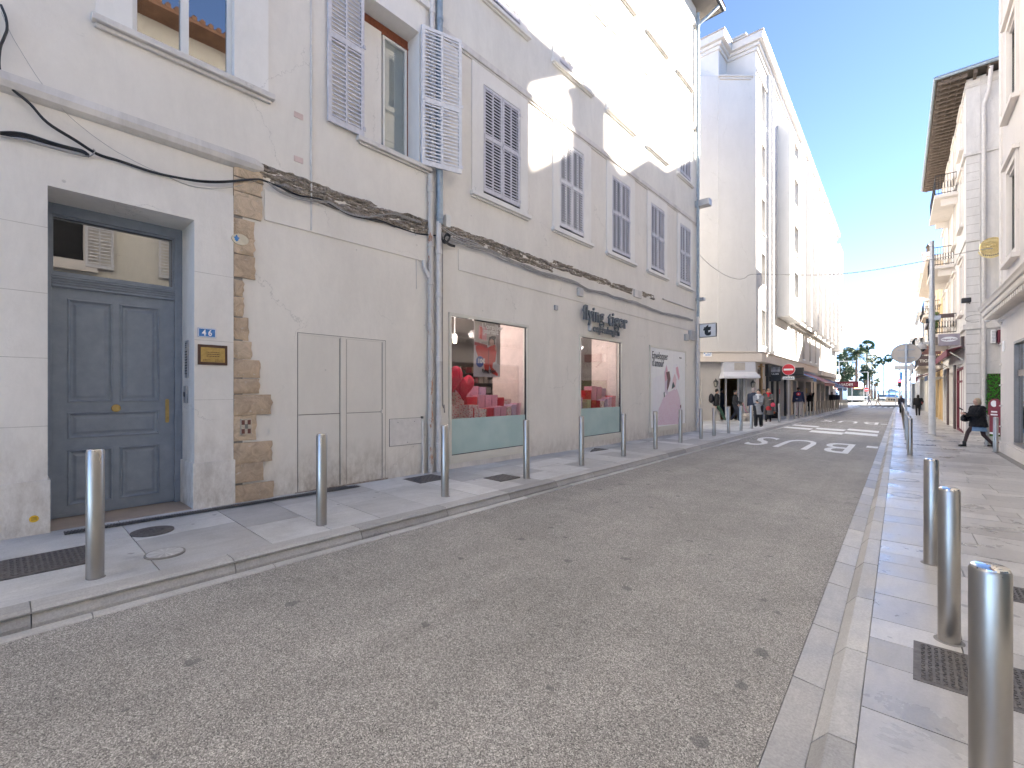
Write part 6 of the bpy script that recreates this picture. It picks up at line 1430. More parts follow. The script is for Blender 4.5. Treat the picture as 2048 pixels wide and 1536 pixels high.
# advertising stand on the pavement
x,y,z=GG(1986,889,-.03); t=thing('advertising_stand','tall rounded burgundy advertising stand by the passage bollards','advertising stand',(x,y,z)); mb=MB(); FV=Fr(x-.1,y+.1,.5,-.86,1)
pts=[FV.p(-.02,z+.35),FV.p(.46,z+.35),FV.p(.50,z+1.35)]+[FV.p(.24+.26*math.cos(a),z+1.35+.22*math.sin(a)) for a in [k*math.pi/8 for k in range(1,8)]]+[FV.p(-.02,z+1.35)]
mb.prism(pts,(.04,.03,0)); mb.build('board',plain('burgundy_board',(.22,.03,.05),.4),t)
mb=MB(); cc=Vector(FV.p(.24,z+1.40,.01)); mb.add([cc+Vector((.068*math.cos(a),-.086*math.cos(a),.11*math.sin(a))) for a in [k*math.pi/12 for k in range(24)]],[tuple(range(24))]); mb.fbox(FV,.10,.38,z+1.0,z+1.05,.0,.008); mb.fbox(FV,.12,.36,z+1.1,z+1.15,.0,.008); mb.fbox(FV,.0,.46,z+.36,z+.42,.0,.008); mb.build('print',M['signwhite'],t)
mb=MB(); mb.fbox(FV,.2,.26,z+.5,z+.95,.0,.01); mb.fbox(FV,.30,.36,z+.5,z+.9,.0,.01); mb.build('cone_print',plain('wafer_print',(.6,.4,.28),.5),t)
mb=MB(); mb.tube([FV.p(.24,z+.36,-.02),FV.p(.24,z+.05,-.02)],.03,8); mb.tube([FV.p(-.0,z+.03,.12),FV.p(.24,z+.12,-.02),FV.p(.48,z+.03,-.2)],.022,6); mb.build('foot',M['burg'],t)
# ---------------- R3..R5 farther houses
def house(name,lab,y0,y1,zt,wm,tm,win,off=0.,balc=(),eave=.7,base='interior',depth=10,rows=((4.4,6.6),(7.6,9.6))):
    fr=Fr(2.20+off,0,KB.x,KB.y,-1); o=fr.p(y0,0,0); t=thing(name,lab,'building',(o[0],o[1],zs(y0))); mb=MB(); hs=[]
    n=max(1,int((y1-y0)/3.2)); st=(y1-y0)/n
    for za,zb in rows:
        for k in range(n): hs.append((y0+st*(k+.5)-.55,y0+st*(k+.5)+.55,za,zb,.18))
    gh=[(y0+st*(k+.5)-1.1,y0+st*(k+.5)+1.1,-1,2.6,.4) for k in range(n)]
    wallgrid(mb,fr,y0,y1,-1.2,zt,hs+gh,back=1); mb.box(o[0]+.3,o[0]+depth,y0+.02,y1,-1.2,zt); part(mb,'wall',[M[wm],M['dark']],t)
    mb=MB(); cor([(zt-.3,0),(zt-.2,.25),(zt-.05,eave),(zt+.1,eave),(zt+.15,-.3)],y0-.3,y1+.3,mb,fr); part(mb,'cornice',tm,t); mb=MB(); mb.fbox(fr,y0,y1,3.1,3.35,.0,.15); part(mb,'string_course',tm,t)
    mb=MB(); a=[fr.p(y0-.3,zt+.14,eave),fr.p(y1+.3,zt+.14,eave),fr.p(y1+.3,zt+.14,-depth),fr.p(y0-.3,zt+.14,-depth)]; mb.add(a+[fr.p((y0+y1)/2-2,zt+1.5,-depth/2),fr.p((y0+y1)/2+2,zt+1.5,-depth/2)],[(0,1,5,4),(1,2,5),(2,3,4,5),(3,0,4)]); part(mb,'roof','tile',t)
    for h in hs:
        mb=MB(); frame_ring(mb,fr,h[0]-.14,h[1]+.14,h[2]-.02,h[3]+.15,.13,.0,.06); mb.fbox(fr,h[0]-.2,h[1]+.2,h[2]-.12,h[2]-.02,.0,.14); mb.fbox(fr,h[0],h[1],h[2],h[3],-.15,-.14,1); part(mb,'window',[M[tm],M['glassdark']],t)
    for (a,b,z,out) in balc: balcony(t,fr.p,fr,a,b,z,out)
    return t
house('ochre_house','ochre town house with deep balconies beyond the house with wide eaves',41.2,57,10.4,'wallR3','trimR1',None,0,((43,47,6.9,.9),(43,56,3.7,1.0)),.8)
house('cream_house','cream town house with a dark overhanging roof beyond the ochre one',57.2,68,12.6,'wallR4','trimR1',None,.0,((58,66,3.9,.9),),.7,rows=((4.4,6.4),(7.4,9.2),(10.2,11.8)))
mb=MB(); c=(1.6,58.,12.7); t=thing('chimney','grey chimney with a finial on the cream house roof','chimney',c); mb.box(.4,1.1,58.5,59.3,12.7,14.6); mb.box(.3,1.2,58.4,59.4,14.6,14.75); mb.build('stack',M['wallR2'],t); mb=MB(); mb.lathe((.75,58.9,14.75),[(.15,0),(.12,.4),(.2,.5),(.02,.9)],10); mb.build('pot',M['eave'],t)
house('stepped_block','bluish-white stepped block at the far end of the right side',68.2,78,10.2,'wallR5','trimB',None,-.4,(),.25,rows=((3.9,5.4),(6.2,7.6)))
house('white_block','low whitish block at the very end of the right side street front',78.2,96,8.2,'wallR5','trimB',None,-.9,(),.2,rows=((3.9,5.2),))
# ================================================================ poles and road signs
ax=Vector((-KB.x,-KB.y,0)); rt=Vector((KB.y,-KB.x,0))   # signs face back down the street
def noentry(x,y,z,zc,r,lab,plate=False):
    t=thing('no_entry_sign',lab,'road sign',(x,y,z)); c=Vector((x,y,zc))
    mb=MB(); mb.tube([(x,y+.04,z-.05),(x,y+.04,zc+r*.3)],.032,10); mb.build('post',M['polew'],t)
    mb=MB(); face_disc(mb,c,r,.02,40,0,1,ax,rt); mb.build('disc_rim',M['signwhite'],t)
    mb=MB(); face_disc(mb,c+ax*.012,r*.94,.01,40,0,1,ax,rt); mb.build('red_disc',M['red'],t)
    mb=MB(); b=c+ax*.02; mb.prism([b-rt*r*.72-Vector((0,0,r*.16)),b+rt*r*.72-Vector((0,0,r*.16)),b+rt*r*.72+Vector((0,0,r*.16)),b-rt*r*.72+Vector((0,0,r*.16))],ax*.004); mb.build('white_bar',M['signwhite'],t)
    if plate:
        p=Vector((x,y-.0,zc-r-.17)); mb=MB(); mb.prism([p-rt*.31-Vector((0,0,.09)),p+rt*.31-Vector((0,0,.09)),p+rt*.31+Vector((0,0,.09)),p-rt*.31+Vector((0,0,.09))],ax*.015); q=mb.build('supplementary_plate',M['signwhite'],t,.01)
        mb=MB(); text_into(mb,'SAUF BUS',p+ax*.02-Vector((0,0,.04)),rt,(0,0,1),.12,.001,0,.001,1,'CENTER'); sub(mb,'plate_print','black',t,q)
x,y,z=GG(1577,840,.12); t_=(y/ray(1577)[1]); zc=CZ+(HY-739)/F*t_
noentry(x,y,z,zc,.345,'red no-entry disc on a pale post among the pedestrians on the left pavement',True)
p=AT(1677,777,66); noentry(p.x,p.y,p.z-2.6,p.z,.33,'tiny far no-entry disc above the heads at the end of the left pavement')
p=AT(1733,779.5,80); noentry(p.x,p.y,p.z-2.2,p.z,.36,'far no-entry disc on a white post beside the bus')
# back of a round sign on the right
x,y,z=GG(1812,868,-.03); tt_=y/ray(1812)[1]; zc=CZ+(HY-707)/F*tt_
t=thing('round_sign_back','large round beige road sign seen from behind on a grey post at the right kerb','road sign',(x,y,z)); c=Vector((x,y+.05,zc))
mb=MB(); face_disc(mb,c,.49,.02,48,0,.86,ax,rt); mb.build('disc',M['signback'],t)
mb=MB(); mb.tube([c+ax*.012+rt*.49*math.cos(a)+Vector((0,0,.42*math.sin(a))) for a in [k*math.pi/24 for k in range(49)]],.010,6,caps=False); mb.build('disc_rim',M['galv'],t)
mb=MB(); mb.box(x-.045,x+.045,y-.06,y+.02,z,zc+.44); mb.build('post',M['galv'],t,.01)
mb=MB()
for dz in (.16,-.18): mb.box(x-.28,x+.28,y-.0,y+.035,zc+dz-.022,zc+dz+.022)
mb.build('fixing_rail',M['galv'],t)
# CCTV / light mast
x,y,z=GG(1864,868,-.03); T=y/ray(1864)[1]
t=thing('mast','tall pale tapering mast with a dome camera on the right pavement','mast',(x,y,z)); H=CZ+(HY-482)/F*T
mb=MB(); mb.tube([(x,y,z),(x,y,z+.4),(x,y,z+3.4)],[.125,.118,.112],16); mb.build('lower_pole',M['polew'],t)
mb=MB(); mb.tube([(x,y,z+3.4),(x,y,5.0),(x,y,H)],[.108,.10,.075],12); mb.build('upper_pole',M['galv'],t)
mb=MB(); mb.lathe((x,y,0),[(.12,4.62),(.125,4.66),(.125,4.86),(.12,4.9)],14); mb.lathe((x,y,0),[(.11,5.6),(.112,5.7)],14); mb.box(x+.05,x+.28,y-.1,y+.05,4.66,4.84); mb.build('band_clamp',M['galv'],t)
mb=MB(); cz=CZ+(HY-693)/F*T; mb.box(x-.42,x-.05,y-.06,y+.06,cz+.10,cz+.22); mb.lathe((x-.36,y,cz),[(.20,-.10),(.205,-.05),(.17,.08),(.09,.15),(.02,.16)],18); b=mb.build('camera_arm',M['plast'],t)
mb=MB(); mb.ell((x-.36,y,cz-.10),(.15,.15,.14),16,10); sub(mb,'camera_dome','lens',t,b)
mb=MB(); mb.box(x-.2,x-.1,y-.05,y+.05,4.55,4.75); mb.build('bracket',M['black'],t)
# traffic light
p=AT(1799,766,56); t=thing('traffic_light','traffic light showing red behind the round sign at the right kerb','traffic light',(p.x,p.y,p.z-3.0)); mb=MB(); mb.tube([(p.x,p.y,p.z-3),(p.x,p.y,p.z-.3)],.06,8); mb.build('post',M['polew'],t)
mb=MB(); mb.box(p.x-.17,p.x+.17,p.y-.12,p.y+.12,p.z-.48,p.z+.42); mb.build('housing',M['black'],t,.03); mb=MB(); mb.ell((p.x,p.y-.13,p.z+.24),(.12,.04,.12)); mb.build('red_lamp',M['redlamp'],t)
mb=MB(); mb.ell((p.x,p.y-.13,p.z-.04),(.10,.03,.10)); mb.ell((p.x,p.y-.13,p.z-.3),(.10,.03,.10)); mb.build('unlit_lamps',M['lens'],t)
# far signs
def farsign(px,py,T,w,h,mat,lab,base=-1.):
    p=AT(px,py,T); t=thing('direction_sign',lab,'road sign',(p.x,p.y,-.6)); mb=MB(); mb.box(p.x-w/2,p.x+w/2,p.y-.04,p.y+.04,p.z-h/2,p.z+h/2); mb.build('panel',M[mat],t,.02); mb=MB(); mb.tube([(p.x,p.y+.06,-.7),(p.x,p.y+.06,p.z+h/2)],.05,8); mb.build('post',M['galv'],t)
farsign(1802,752,62,.35,1.1,'blueplate','narrow blue upright direction sign behind the round sign')
farsign(1791,771,66,.9,.35,'polew','grey direction arm left of the red traffic light'); farsign(1704,764,72,.75,.55,'galv','grey back of a small sign at the end of the left bollard row')
farsign(1812,735,50,2.0,.5,'galv','dark grey gantry box between the sign back and the mast')
# street lamps on the seafront
def lamp(px,pytop,T,arm,lab):
    p=AT(px,pytop,T); t=thing('street_lamp',lab,'street lamp',(p.x,p.y,-.6)); mb=MB(); mb.tube([(p.x,p.y,-.65),(p.x,p.y,p.z)],[.10,.05],8); mb.build('post',M['polew'],t); mb=MB(); mb.box(min(p.x,p.x+arm),max(p.x,p.x+arm),p.y-.12,p.y+.12,p.z-.05,p.z+.05); mb.build('lamp_head',M['polew'],t)
lamp(1678,723,88,2.6,'white street lamp with a long flat arm by the far palms, nearest the white block'); lamp(1689,737,100,1.8,'white street lamp low among the far palms'); lamp(1736,744,96,-2.0,'street lamp arm in front of the dark trees'); lamp(1799,707,60,-3.1,'street lamp with a thin arm reaching left of the round sign')
# ================================================================ bus, cars, cart
def veh_box(mb,fr,u0,u1,n0,n1,prof,mi=0):
    # prof: list of (n,z) side outline swept between u0..u1
    vs=[fr.p(u0,z,n) for n,z in prof]+[fr.p(u1,z,n) for n,z in prof]; n=len(prof)
    mb.add(vs,[tuple(range(n-1,-1,-1)),tuple(range(n,2*n))]+[(i,(i+1)%n,n+(i+1)%n,n+i) for i in range(n)],mi)
p=AT(1711,802,84); bx,by,bz=p.x,p.y,-.66
FV=Fr(bx,by,1,.16,1)      # u across the front, n towards the viewer
t=thing('bus','white city bus with dark windscreen and orange destination display at the end of the street','bus',(bx,by,bz))
mb=MB(); veh_box(mb,FV,-1.27,1.27,0,0,[(0,bz+.32),(.05,bz+1.3),(-.12,bz+2.95),(-.35,bz+3.05),(-11,bz+3.05),(-11,bz+.32)]); mb.build('body',M['white'],t,.05)
mb=MB(); veh_box(mb,FV,-1.18,1.18,0,0,[(.07,bz+1.25),(-.08,bz+2.9),(-.14,bz+2.9),(.01,bz+1.25)]); 
mb.build('windscreen',plain('bus_screen',(.03,.06,.06),.12,0,.5,2),t)
mb=MB(); mb.fbox(FV,1.272,1.28,bz+1.3,bz+2.7,-10.5,-.5); mb.fbox(FV,-1.28,-1.272,bz+1.3,bz+2.7,-10.5,-.5); mb.build('side_windows',M['glassdark'],t)
mb=MB(); mb.fbox(FV,-.2,1.0,bz+2.62,bz+2.86,-.10,-.02); mb.build('destination_display',M['ledor'],t)
mb=MB(); mb.fbox(FV,-1.25,1.25,bz+.2,bz+.5,-.2,.06); mb.build('bumper',M['black'],t,.03)
for u_ in (-1.2,.95):
    mb=MB(); mb.tube([FV.p(u_,bz+.48,-2.6),FV.p(u_+.25,bz+.48,-2.6)],.48,20); mb.build('wheel',M['black'],t)
for u_ in (-.95,.95):
    mb=MB(); mb.ell(FV.p(u_,bz+.75,.06),(.15,.05,.1)); mb.build('headlight',M['headl'],t)
mb=MB(); mb.tube([FV.p(1.25,bz+2.6,0),FV.p(1.5,bz+2.5,.3),FV.p(1.5,bz+2.2,.3)],.04,6); mb.fbox(FV,1.42,1.6,bz+1.9,bz+2.3,.25,.35); mb.build('mirror',M['black'],t)
def car(px,py,T,mat,lab,lights=True):
    p=AT(px,py,T); z=-.66; fv=Fr(p.x,p.y,1,.05,1); t=thing('car',lab,'car',(p.x,p.y,z)); w=.88
    mb=MB(); veh_box(mb,fv,-w,w,0,0,[(0,z+.25),(.03,z+.6),(-.1,z+.8),(-1.0,z+.95),(-3.7,z+1.0),(-4.2,z+.85),(-4.2,z+.3)]); mb.build('body',M[mat],t,.06)
    mb=MB(); veh_box(mb,fv,-w*.86,w*.86,0,0,[(-.95,z+.92),(-1.6,z+1.42),(-3.2,z+1.42),(-3.8,z+.98)]); mb.build('cabin',M['glassdark'],t,.08)
    mb=MB(); mb.fbox(fv,-w*.78,w*.78,z+1.40,z+1.46,-3.1,-1.6); mb.build('roof',M[mat],t,.02)
    for u_ in (-.62,.62):
        mb=MB(); mb.ell(fv.p(u_,z+.66,.02),(.2,.05,.09)); mb.build('headlight',M['headl'],t)
    mb=MB(); mb.fbox(fv,-.5,.5,z+.35,z+.55,.0,.05); mb.build('grille',M['black'],t)
    for u_ in (-w,w-.2):
        for n_ in (-.8,-3.4):
            mb=MB(); mb.tube([fv.p(u_,z+.32,n_),fv.p(u_+.2,z+.32,n_)],.32,16); mb.build('wheel',M['black'],t)
M['carw']=plain('pale_car_paint',(.55,.58,.58),.3,.1,.03); M['carb']=plain('blue_car_paint',(.08,.22,.42),.3,.2,.03)
car(1764,800,92,'carw','pale car with greenish lit headlamps facing up the street'); car(1731,797,104,'carw','light car half hidden behind the bus')
p=AT(1784,803,70); t=thing('covered_cart','low cart or kiosk with a blue domed cover at the end of the right kerb','cart',(p.x,p.y,p.z)); z=p.z-.1
mb=MB(); mb.box(p.x-.8,p.x+.7,p.y,p.y+1.6,z,z+.75); mb.build('base',plain('sandy_panel',(.50,.42,.32),.7),t,.02); mb=MB()
prof=[(.78*math.cos(a),.38*math.sin(a)) for a in [k*math.pi/12 for k in range(13)]]; mb.prism([(p.x-.05+a*1.0,p.y,z+.8+b) for a,b in prof],(0,1.6,0)); mb.build('cover',M['bluecan'],t)
mb=MB(); 
for k in range(3): mb.box(p.x-.45+k*.3,p.x-.25+k*.3,p.y-.01,p.y,z+.25,z+.5)
mb.build('dark_openings',M['black'],t)
# yacht moored in the distance
p=AT(1787,781,700); t=thing('yacht','white motor yacht on the sea beyond the right kerb','yacht',(p.x,p.y,-1.5)); mb=MB(); mb.add([(p.x-9,p.y,-1.5),(p.x+9,p.y,-1.5),(p.x+12,p.y,.6),(p.x-9,p.y,.6),(p.x-9,p.y+4,-1.5),(p.x+9,p.y+4,-1.5),(p.x+12,p.y+4,.6),(p.x-9,p.y+4,.6)],[(0,1,2,3),(7,6,5,4),(0,4,5,1),(1,5,6,2),(2,6,7,3),(3,7,4,0)]); mb.build('hull',M['white'],t); mb=MB(); mb.box(p.x-7,p.x+5,p.y+.5,p.y+3.5,.6,2.2); mb.box(p.x-5.5,p.x+2,p.y+.8,p.y+3.2,2.2,3.8); mb.box(p.x-4,p.x-1,p.y+1,p.y+3,3.8,5.2); mb.build('superstructure',M['white'],t); mb=MB(); mb.box(p.x-6,p.x+4,p.y+.45,p.y+.5,1.1,1.8); mb.box(p.x-5,p.x+1,p.y+.75,p.y+.8,2.7,3.3); mb.build('window_band',M['black'],t)
# green pharmacy cross
p=AT(1698,777,96); t=thing('pharmacy_cross','small lit green cross sign near the bus','lit sign',(p.x,p.y,p.z)); mb=MB(); mb.box(p.x-.3,p.x+.3,p.y,p.y+.08,p.z-.12,p.z+.12); mb.box(p.x-.12,p.x+.12,p.y-.005,p.y+.085,p.z-.3,p.z+.3); mb.build('cross',M['ledgr'],t); mb=MB(); mb.tube([(p.x,p.y+.1,-.7),(p.x,p.y+.1,p.z)],.04,6); mb.build('post',M['galv'],t)
# ================================================================ palms and trees
rp_=random.Random(17)
def trunk(mb,x,y,z0,z1,r0,r1,lean=0):
    pts=[];rs=[]; n=14
    for i in range(n+1):
        f=i/n; pts.append((x+lean*f*f,y,z0+(z1-z0)*f)); rs.append((r0+(r1-r0)*f)*(1.12 if i%2 else 1.)*(1.3 if i==0 else 1))
    mb.tube(pts,rs,10)
def date_palm(px,pyc,T,lab,fr=3.4,n=46,r=.32):
    c=AT(px,pyc,T); t=thing('date_palm',lab,'palm tree',(c.x,c.y,-.6)); mb=MB(); trunk(mb,c.x,c.y,-.6,c.z,r,r*.85); mb.ell((c.x,c.y,c.z),(.55,.55,.6)); mb.build('trunk',M['bark'],t)
    mb=MB()
    for i in range(n):
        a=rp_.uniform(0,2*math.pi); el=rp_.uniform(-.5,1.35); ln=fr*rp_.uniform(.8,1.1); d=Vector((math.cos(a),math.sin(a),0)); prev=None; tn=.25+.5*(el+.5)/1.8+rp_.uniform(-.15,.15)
        pts=[]
        for k in range(13):
            f=k/12; h=math.sin(el)*ln*f-1.35*f*f*ln*(.34+.22*math.cos(el)); pts.append(c+d*(math.cos(el)*.55+.5)*ln*f+Vector((0,0,h)))
        mb.tube(pts,[.04]*12+[.01],4,caps=False)
        for k in range(1,12):
            q=pts[k]; tg=(pts[k+1]-pts[k-1]).normalized(); side=tg.cross(Vector((0,0,1))).normalized()
            for s in (-1,1):
                for w in (0,.5):
                    qq=q+(pts[k+1]-q)*w; L_=.85*math.sin(math.pi*(.12+.8*(k+w)/12)); tip=qq+side*s*L_*.8+tg*L_*.5-Vector((0,0,L_*rp_.uniform(.1,.6))); b=tg*.06
                    mb.add([qq-b,qq+b,tip],[(0,1,2)],0,False,tn)
    mb.build('crown',M['palm'],t)
def fan_palm(px,pyc,T,lab,R_=1.6,n=34,r=.17,group=None):
    c=AT(px,pyc,T); t=thing('fan_palm',lab,'palm tree',(c.x,c.y,-.6),0,group); mb=MB(); trunk(mb,c.x,c.y,-.6,c.z,r*1.25,r,rp_.uniform(-.1,.1)*0); mb.build('trunk',M['bark'],t)
    mb=MB()
    for i in range(n):
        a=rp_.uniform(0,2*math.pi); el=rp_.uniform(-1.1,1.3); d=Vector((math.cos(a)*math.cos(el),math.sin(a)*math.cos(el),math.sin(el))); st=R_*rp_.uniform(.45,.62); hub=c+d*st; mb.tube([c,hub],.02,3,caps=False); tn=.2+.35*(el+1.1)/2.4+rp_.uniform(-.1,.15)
        s=d.cross(Vector((0,0,1))); s=s.normalized() if s.length>.1 else Vector((1,0,0)); u=s.cross(d); ro=rp_.uniform(-1.1,1.1); s=(s*math.cos(ro)+u*math.sin(ro)).normalized()
        for k in range(13):
            b=-1.25+2.5*k/12; dr=(d*math.cos(b)+s*math.sin(b)).normalized(); Ln=R_*.52*rp_.uniform(.85,1.1); w=s*math.cos(b)*.08-d*math.sin(b)*.08; tip=hub+dr*Ln-Vector((0,0,.12*R_*rp_.random()+.1))
            m_=hub+dr*Ln*.5; mb.add([hub,m_-w,tip,m_+w],[(0,1,2,3)],0,False,tn)
    for i in range(26): # dead skirt
        a=rp_.uniform(0,2*math.pi); mb.add([c+Vector((.15*math.cos(a),.15*math.sin(a),-.1)),c+Vector((.4*math.cos(a+.15),.4*math.sin(a+.15),-.9)),c+Vector((.3*math.cos(a-.15),.3*math.sin(a-.15),-1.3))],[(0,1,2)],0,False,.1)
    mb.build('crown',M['palm'],t)
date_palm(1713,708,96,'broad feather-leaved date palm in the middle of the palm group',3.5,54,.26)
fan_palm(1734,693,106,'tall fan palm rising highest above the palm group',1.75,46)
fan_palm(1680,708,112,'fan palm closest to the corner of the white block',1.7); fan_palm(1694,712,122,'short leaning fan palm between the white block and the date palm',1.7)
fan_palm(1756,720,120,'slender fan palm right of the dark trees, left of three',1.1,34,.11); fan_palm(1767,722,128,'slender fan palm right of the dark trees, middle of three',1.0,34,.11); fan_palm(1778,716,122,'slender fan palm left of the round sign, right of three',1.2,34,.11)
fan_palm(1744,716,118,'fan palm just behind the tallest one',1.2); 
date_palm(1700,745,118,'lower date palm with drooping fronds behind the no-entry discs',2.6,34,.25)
def tree(px,pyc,T,r,lab,n=26,name='evergreen_tree',mat='tree',leafn=150,ls=.20):
    c=AT(px,pyc,T); t=thing(name,lab,'tree',(c.x,c.y,-.6)); mb=MB(); trunk(mb,c.x,c.y,-.6,c.z-r[2]*.3,.28,.18)
    for i in range(6): a=i*1.05; mb.tube([(c.x,c.y,c.z-r[2]*.75),(c.x+r[0]*.6*math.cos(a),c.y+r[1]*.6*math.sin(a),c.z+r[2]*.1*(i%3))],[.13,.04],6)
    mb.build('trunk',M['bark'],t); mb=MB()
    for i in range(n):
        while True:
            q=Vector((rp_.uniform(-1,1),rp_.uniform(-1,1),rp_.uniform(-1,1)))
            if .25<q.length<1: break
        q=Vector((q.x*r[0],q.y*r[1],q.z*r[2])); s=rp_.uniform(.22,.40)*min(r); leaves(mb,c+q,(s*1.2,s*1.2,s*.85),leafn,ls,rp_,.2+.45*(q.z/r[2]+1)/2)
    mb.build('crown',M[mat],t)
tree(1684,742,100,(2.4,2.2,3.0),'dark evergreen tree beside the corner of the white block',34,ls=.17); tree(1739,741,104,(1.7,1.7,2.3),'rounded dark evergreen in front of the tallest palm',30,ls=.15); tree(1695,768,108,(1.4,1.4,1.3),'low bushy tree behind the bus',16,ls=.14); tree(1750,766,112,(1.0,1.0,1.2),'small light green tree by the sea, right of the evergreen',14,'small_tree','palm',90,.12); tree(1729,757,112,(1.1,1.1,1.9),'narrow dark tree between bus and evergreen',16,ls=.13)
mb=MB(); 
for i in range(120): leaves(mb,(rp_.uniform(-34,14),rp_.uniform(124,127),rp_.uniform(-.6,-.2)),(.5,.5,.35),14,.16,rp_)
o=mb.build('seafront_planting',M['tree']); o['kind']='stuff'; o['label']='low green planting along the seafront promenade'; o['category']='planting'
# ================================================================ people
def fused(mb,name,mat,vox=.012,sm=4,parent=None,fuzz=0.):
    me=bpy.data.meshes.new('tmp'); me.from_pydata(mb.v,[],mb.f); ob=bpy.data.objects.new('tmp',me); COL.objects.link(ob)
    m=ob.modifiers.new('r','REMESH'); m.mode='VOXEL'; m.voxel_size=vox; m.use_smooth_shade=True
    s=ob.modifiers.new('s','SMOOTH'); s.factor=.5; s.iterations=sm
    if fuzz:
        tx=bpy.data.textures.new('fuzz','CLOUDS'); tx.noise_scale=.035; d=ob.modifiers.new('d','DISPLACE'); d.texture=tx; d.strength=fuzz; d.mid_level=.5
    dg=bpy.context.evaluated_depsgraph_get(); nm=bpy.data.meshes.new_from_object(ob.evaluated_get(dg)); bpy.data.objects.remove(ob); bpy.data.meshes.remove(me)
    nm.materials.clear(); nm.materials.append(mat)
    for p in nm.polygons: p.use_smooth=True; p.material_index=0
    o=bpy.data.objects.new(name,nm); COL.objects.link(o)
    if parent: o.parent=parent; OFF[o.name]=Vector((0,0,0))
    return o
V=Vector
def ik(a,b,l1,l2,pole):
    d=b-a; L_=min(d.length,(l1+l2)*.999); dn=d.normalized(); x=(l1*l1-l2*l2+L_*L_)/(2*L_); h=math.sqrt(max(0,l1*l1-x*x)); p=pole-dn*pole.dot(dn); p=p.normalized() if p.length>1e-4 else dn.orthogonal(); return a+dn*x+p*h, a+dn*L_
def cone(mb,c0,r0,c1,r1,n=20,steps=4):
    vs=[];fs=[]; c0=V(c0);c1=V(c1)
    for i in range(steps+1):
        f=i/steps; c=c0.lerp(c1,f); rx=r0[0]+(r1[0]-r0[0])*f; ry=r0[1]+(r1[1]-r0[1])*f
        for k in range(n): w=2*math.pi*k/n; vs.append((c.x+rx*math.cos(w),c.y+ry*math.sin(w),c.z))
    for i in range(steps):
        for k in range(n): k2=(k+1)%n; fs.append((i*n+k,(i+1)*n+k,(i+1)*n+k2,i*n+k2))
    fs.append(tuple(range(n))); fs.append(tuple(steps*n+k for k in range(n-1,-1,-1))); mb.add(vs,fs,0,True)
def limb(mb,pts,rs,n=12):
    mb.tube(pts,rs,n); 
    for p,r in zip(pts,rs): mb.ell(p,(r,r,r),n,8)
def hand(mb,w,d,up,side,curl=.5,k=1.):
    d=V(d).normalized(); up=V(up); up=(up-d*up.dot(d)).normalized(); s=d.cross(up).normalized()
    # palm then four curled fingers and a thumb from the palm's side
    rot=Matrix((s,d,up)).transposed()
    mb.ell(w+d*.045*k,(.042*k,.055*k,.020*k),12,8,0,rot)
    for i,(off,L_) in enumerate(((-.030,.066),(-.010,.078),(.011,.072),(.030,.055))):
        b=w+d*.085*k+s*off*k; p1=b+(d*math.cos(curl*.5)-up*math.sin(curl*.5))*L_*.45*k; p2=p1+(d*math.cos(curl*1.2)-up*math.sin(curl*1.2))*L_*.32*k; p3=p2+(d*math.cos(curl*1.9)-up*math.sin(curl*1.9))*L_*.25*k
        mb.tube([b-d*.02*k,b,p1,p2,p3],[.0105*k,.0105*k,.010*k,.0095*k,.007*k],8)
    b=w+d*.030*k-s*side*.034*k; mb.tube([b,b+(d*.5-s*side*.8)*.030*k,b+(d*.9-s*side*.5)*.055*k-up*.01],[.013*k,.012*k,.009*k],8)
CM={}
def cm(col,rough=.85,var=.12,name=None,bump=.15):
    key=(col,rough)
    if key not in CM: CM[key]=plain(name or 'cloth_%d'%len(CM),col,rough,0,var,9,bump,60)
    return CM[key]
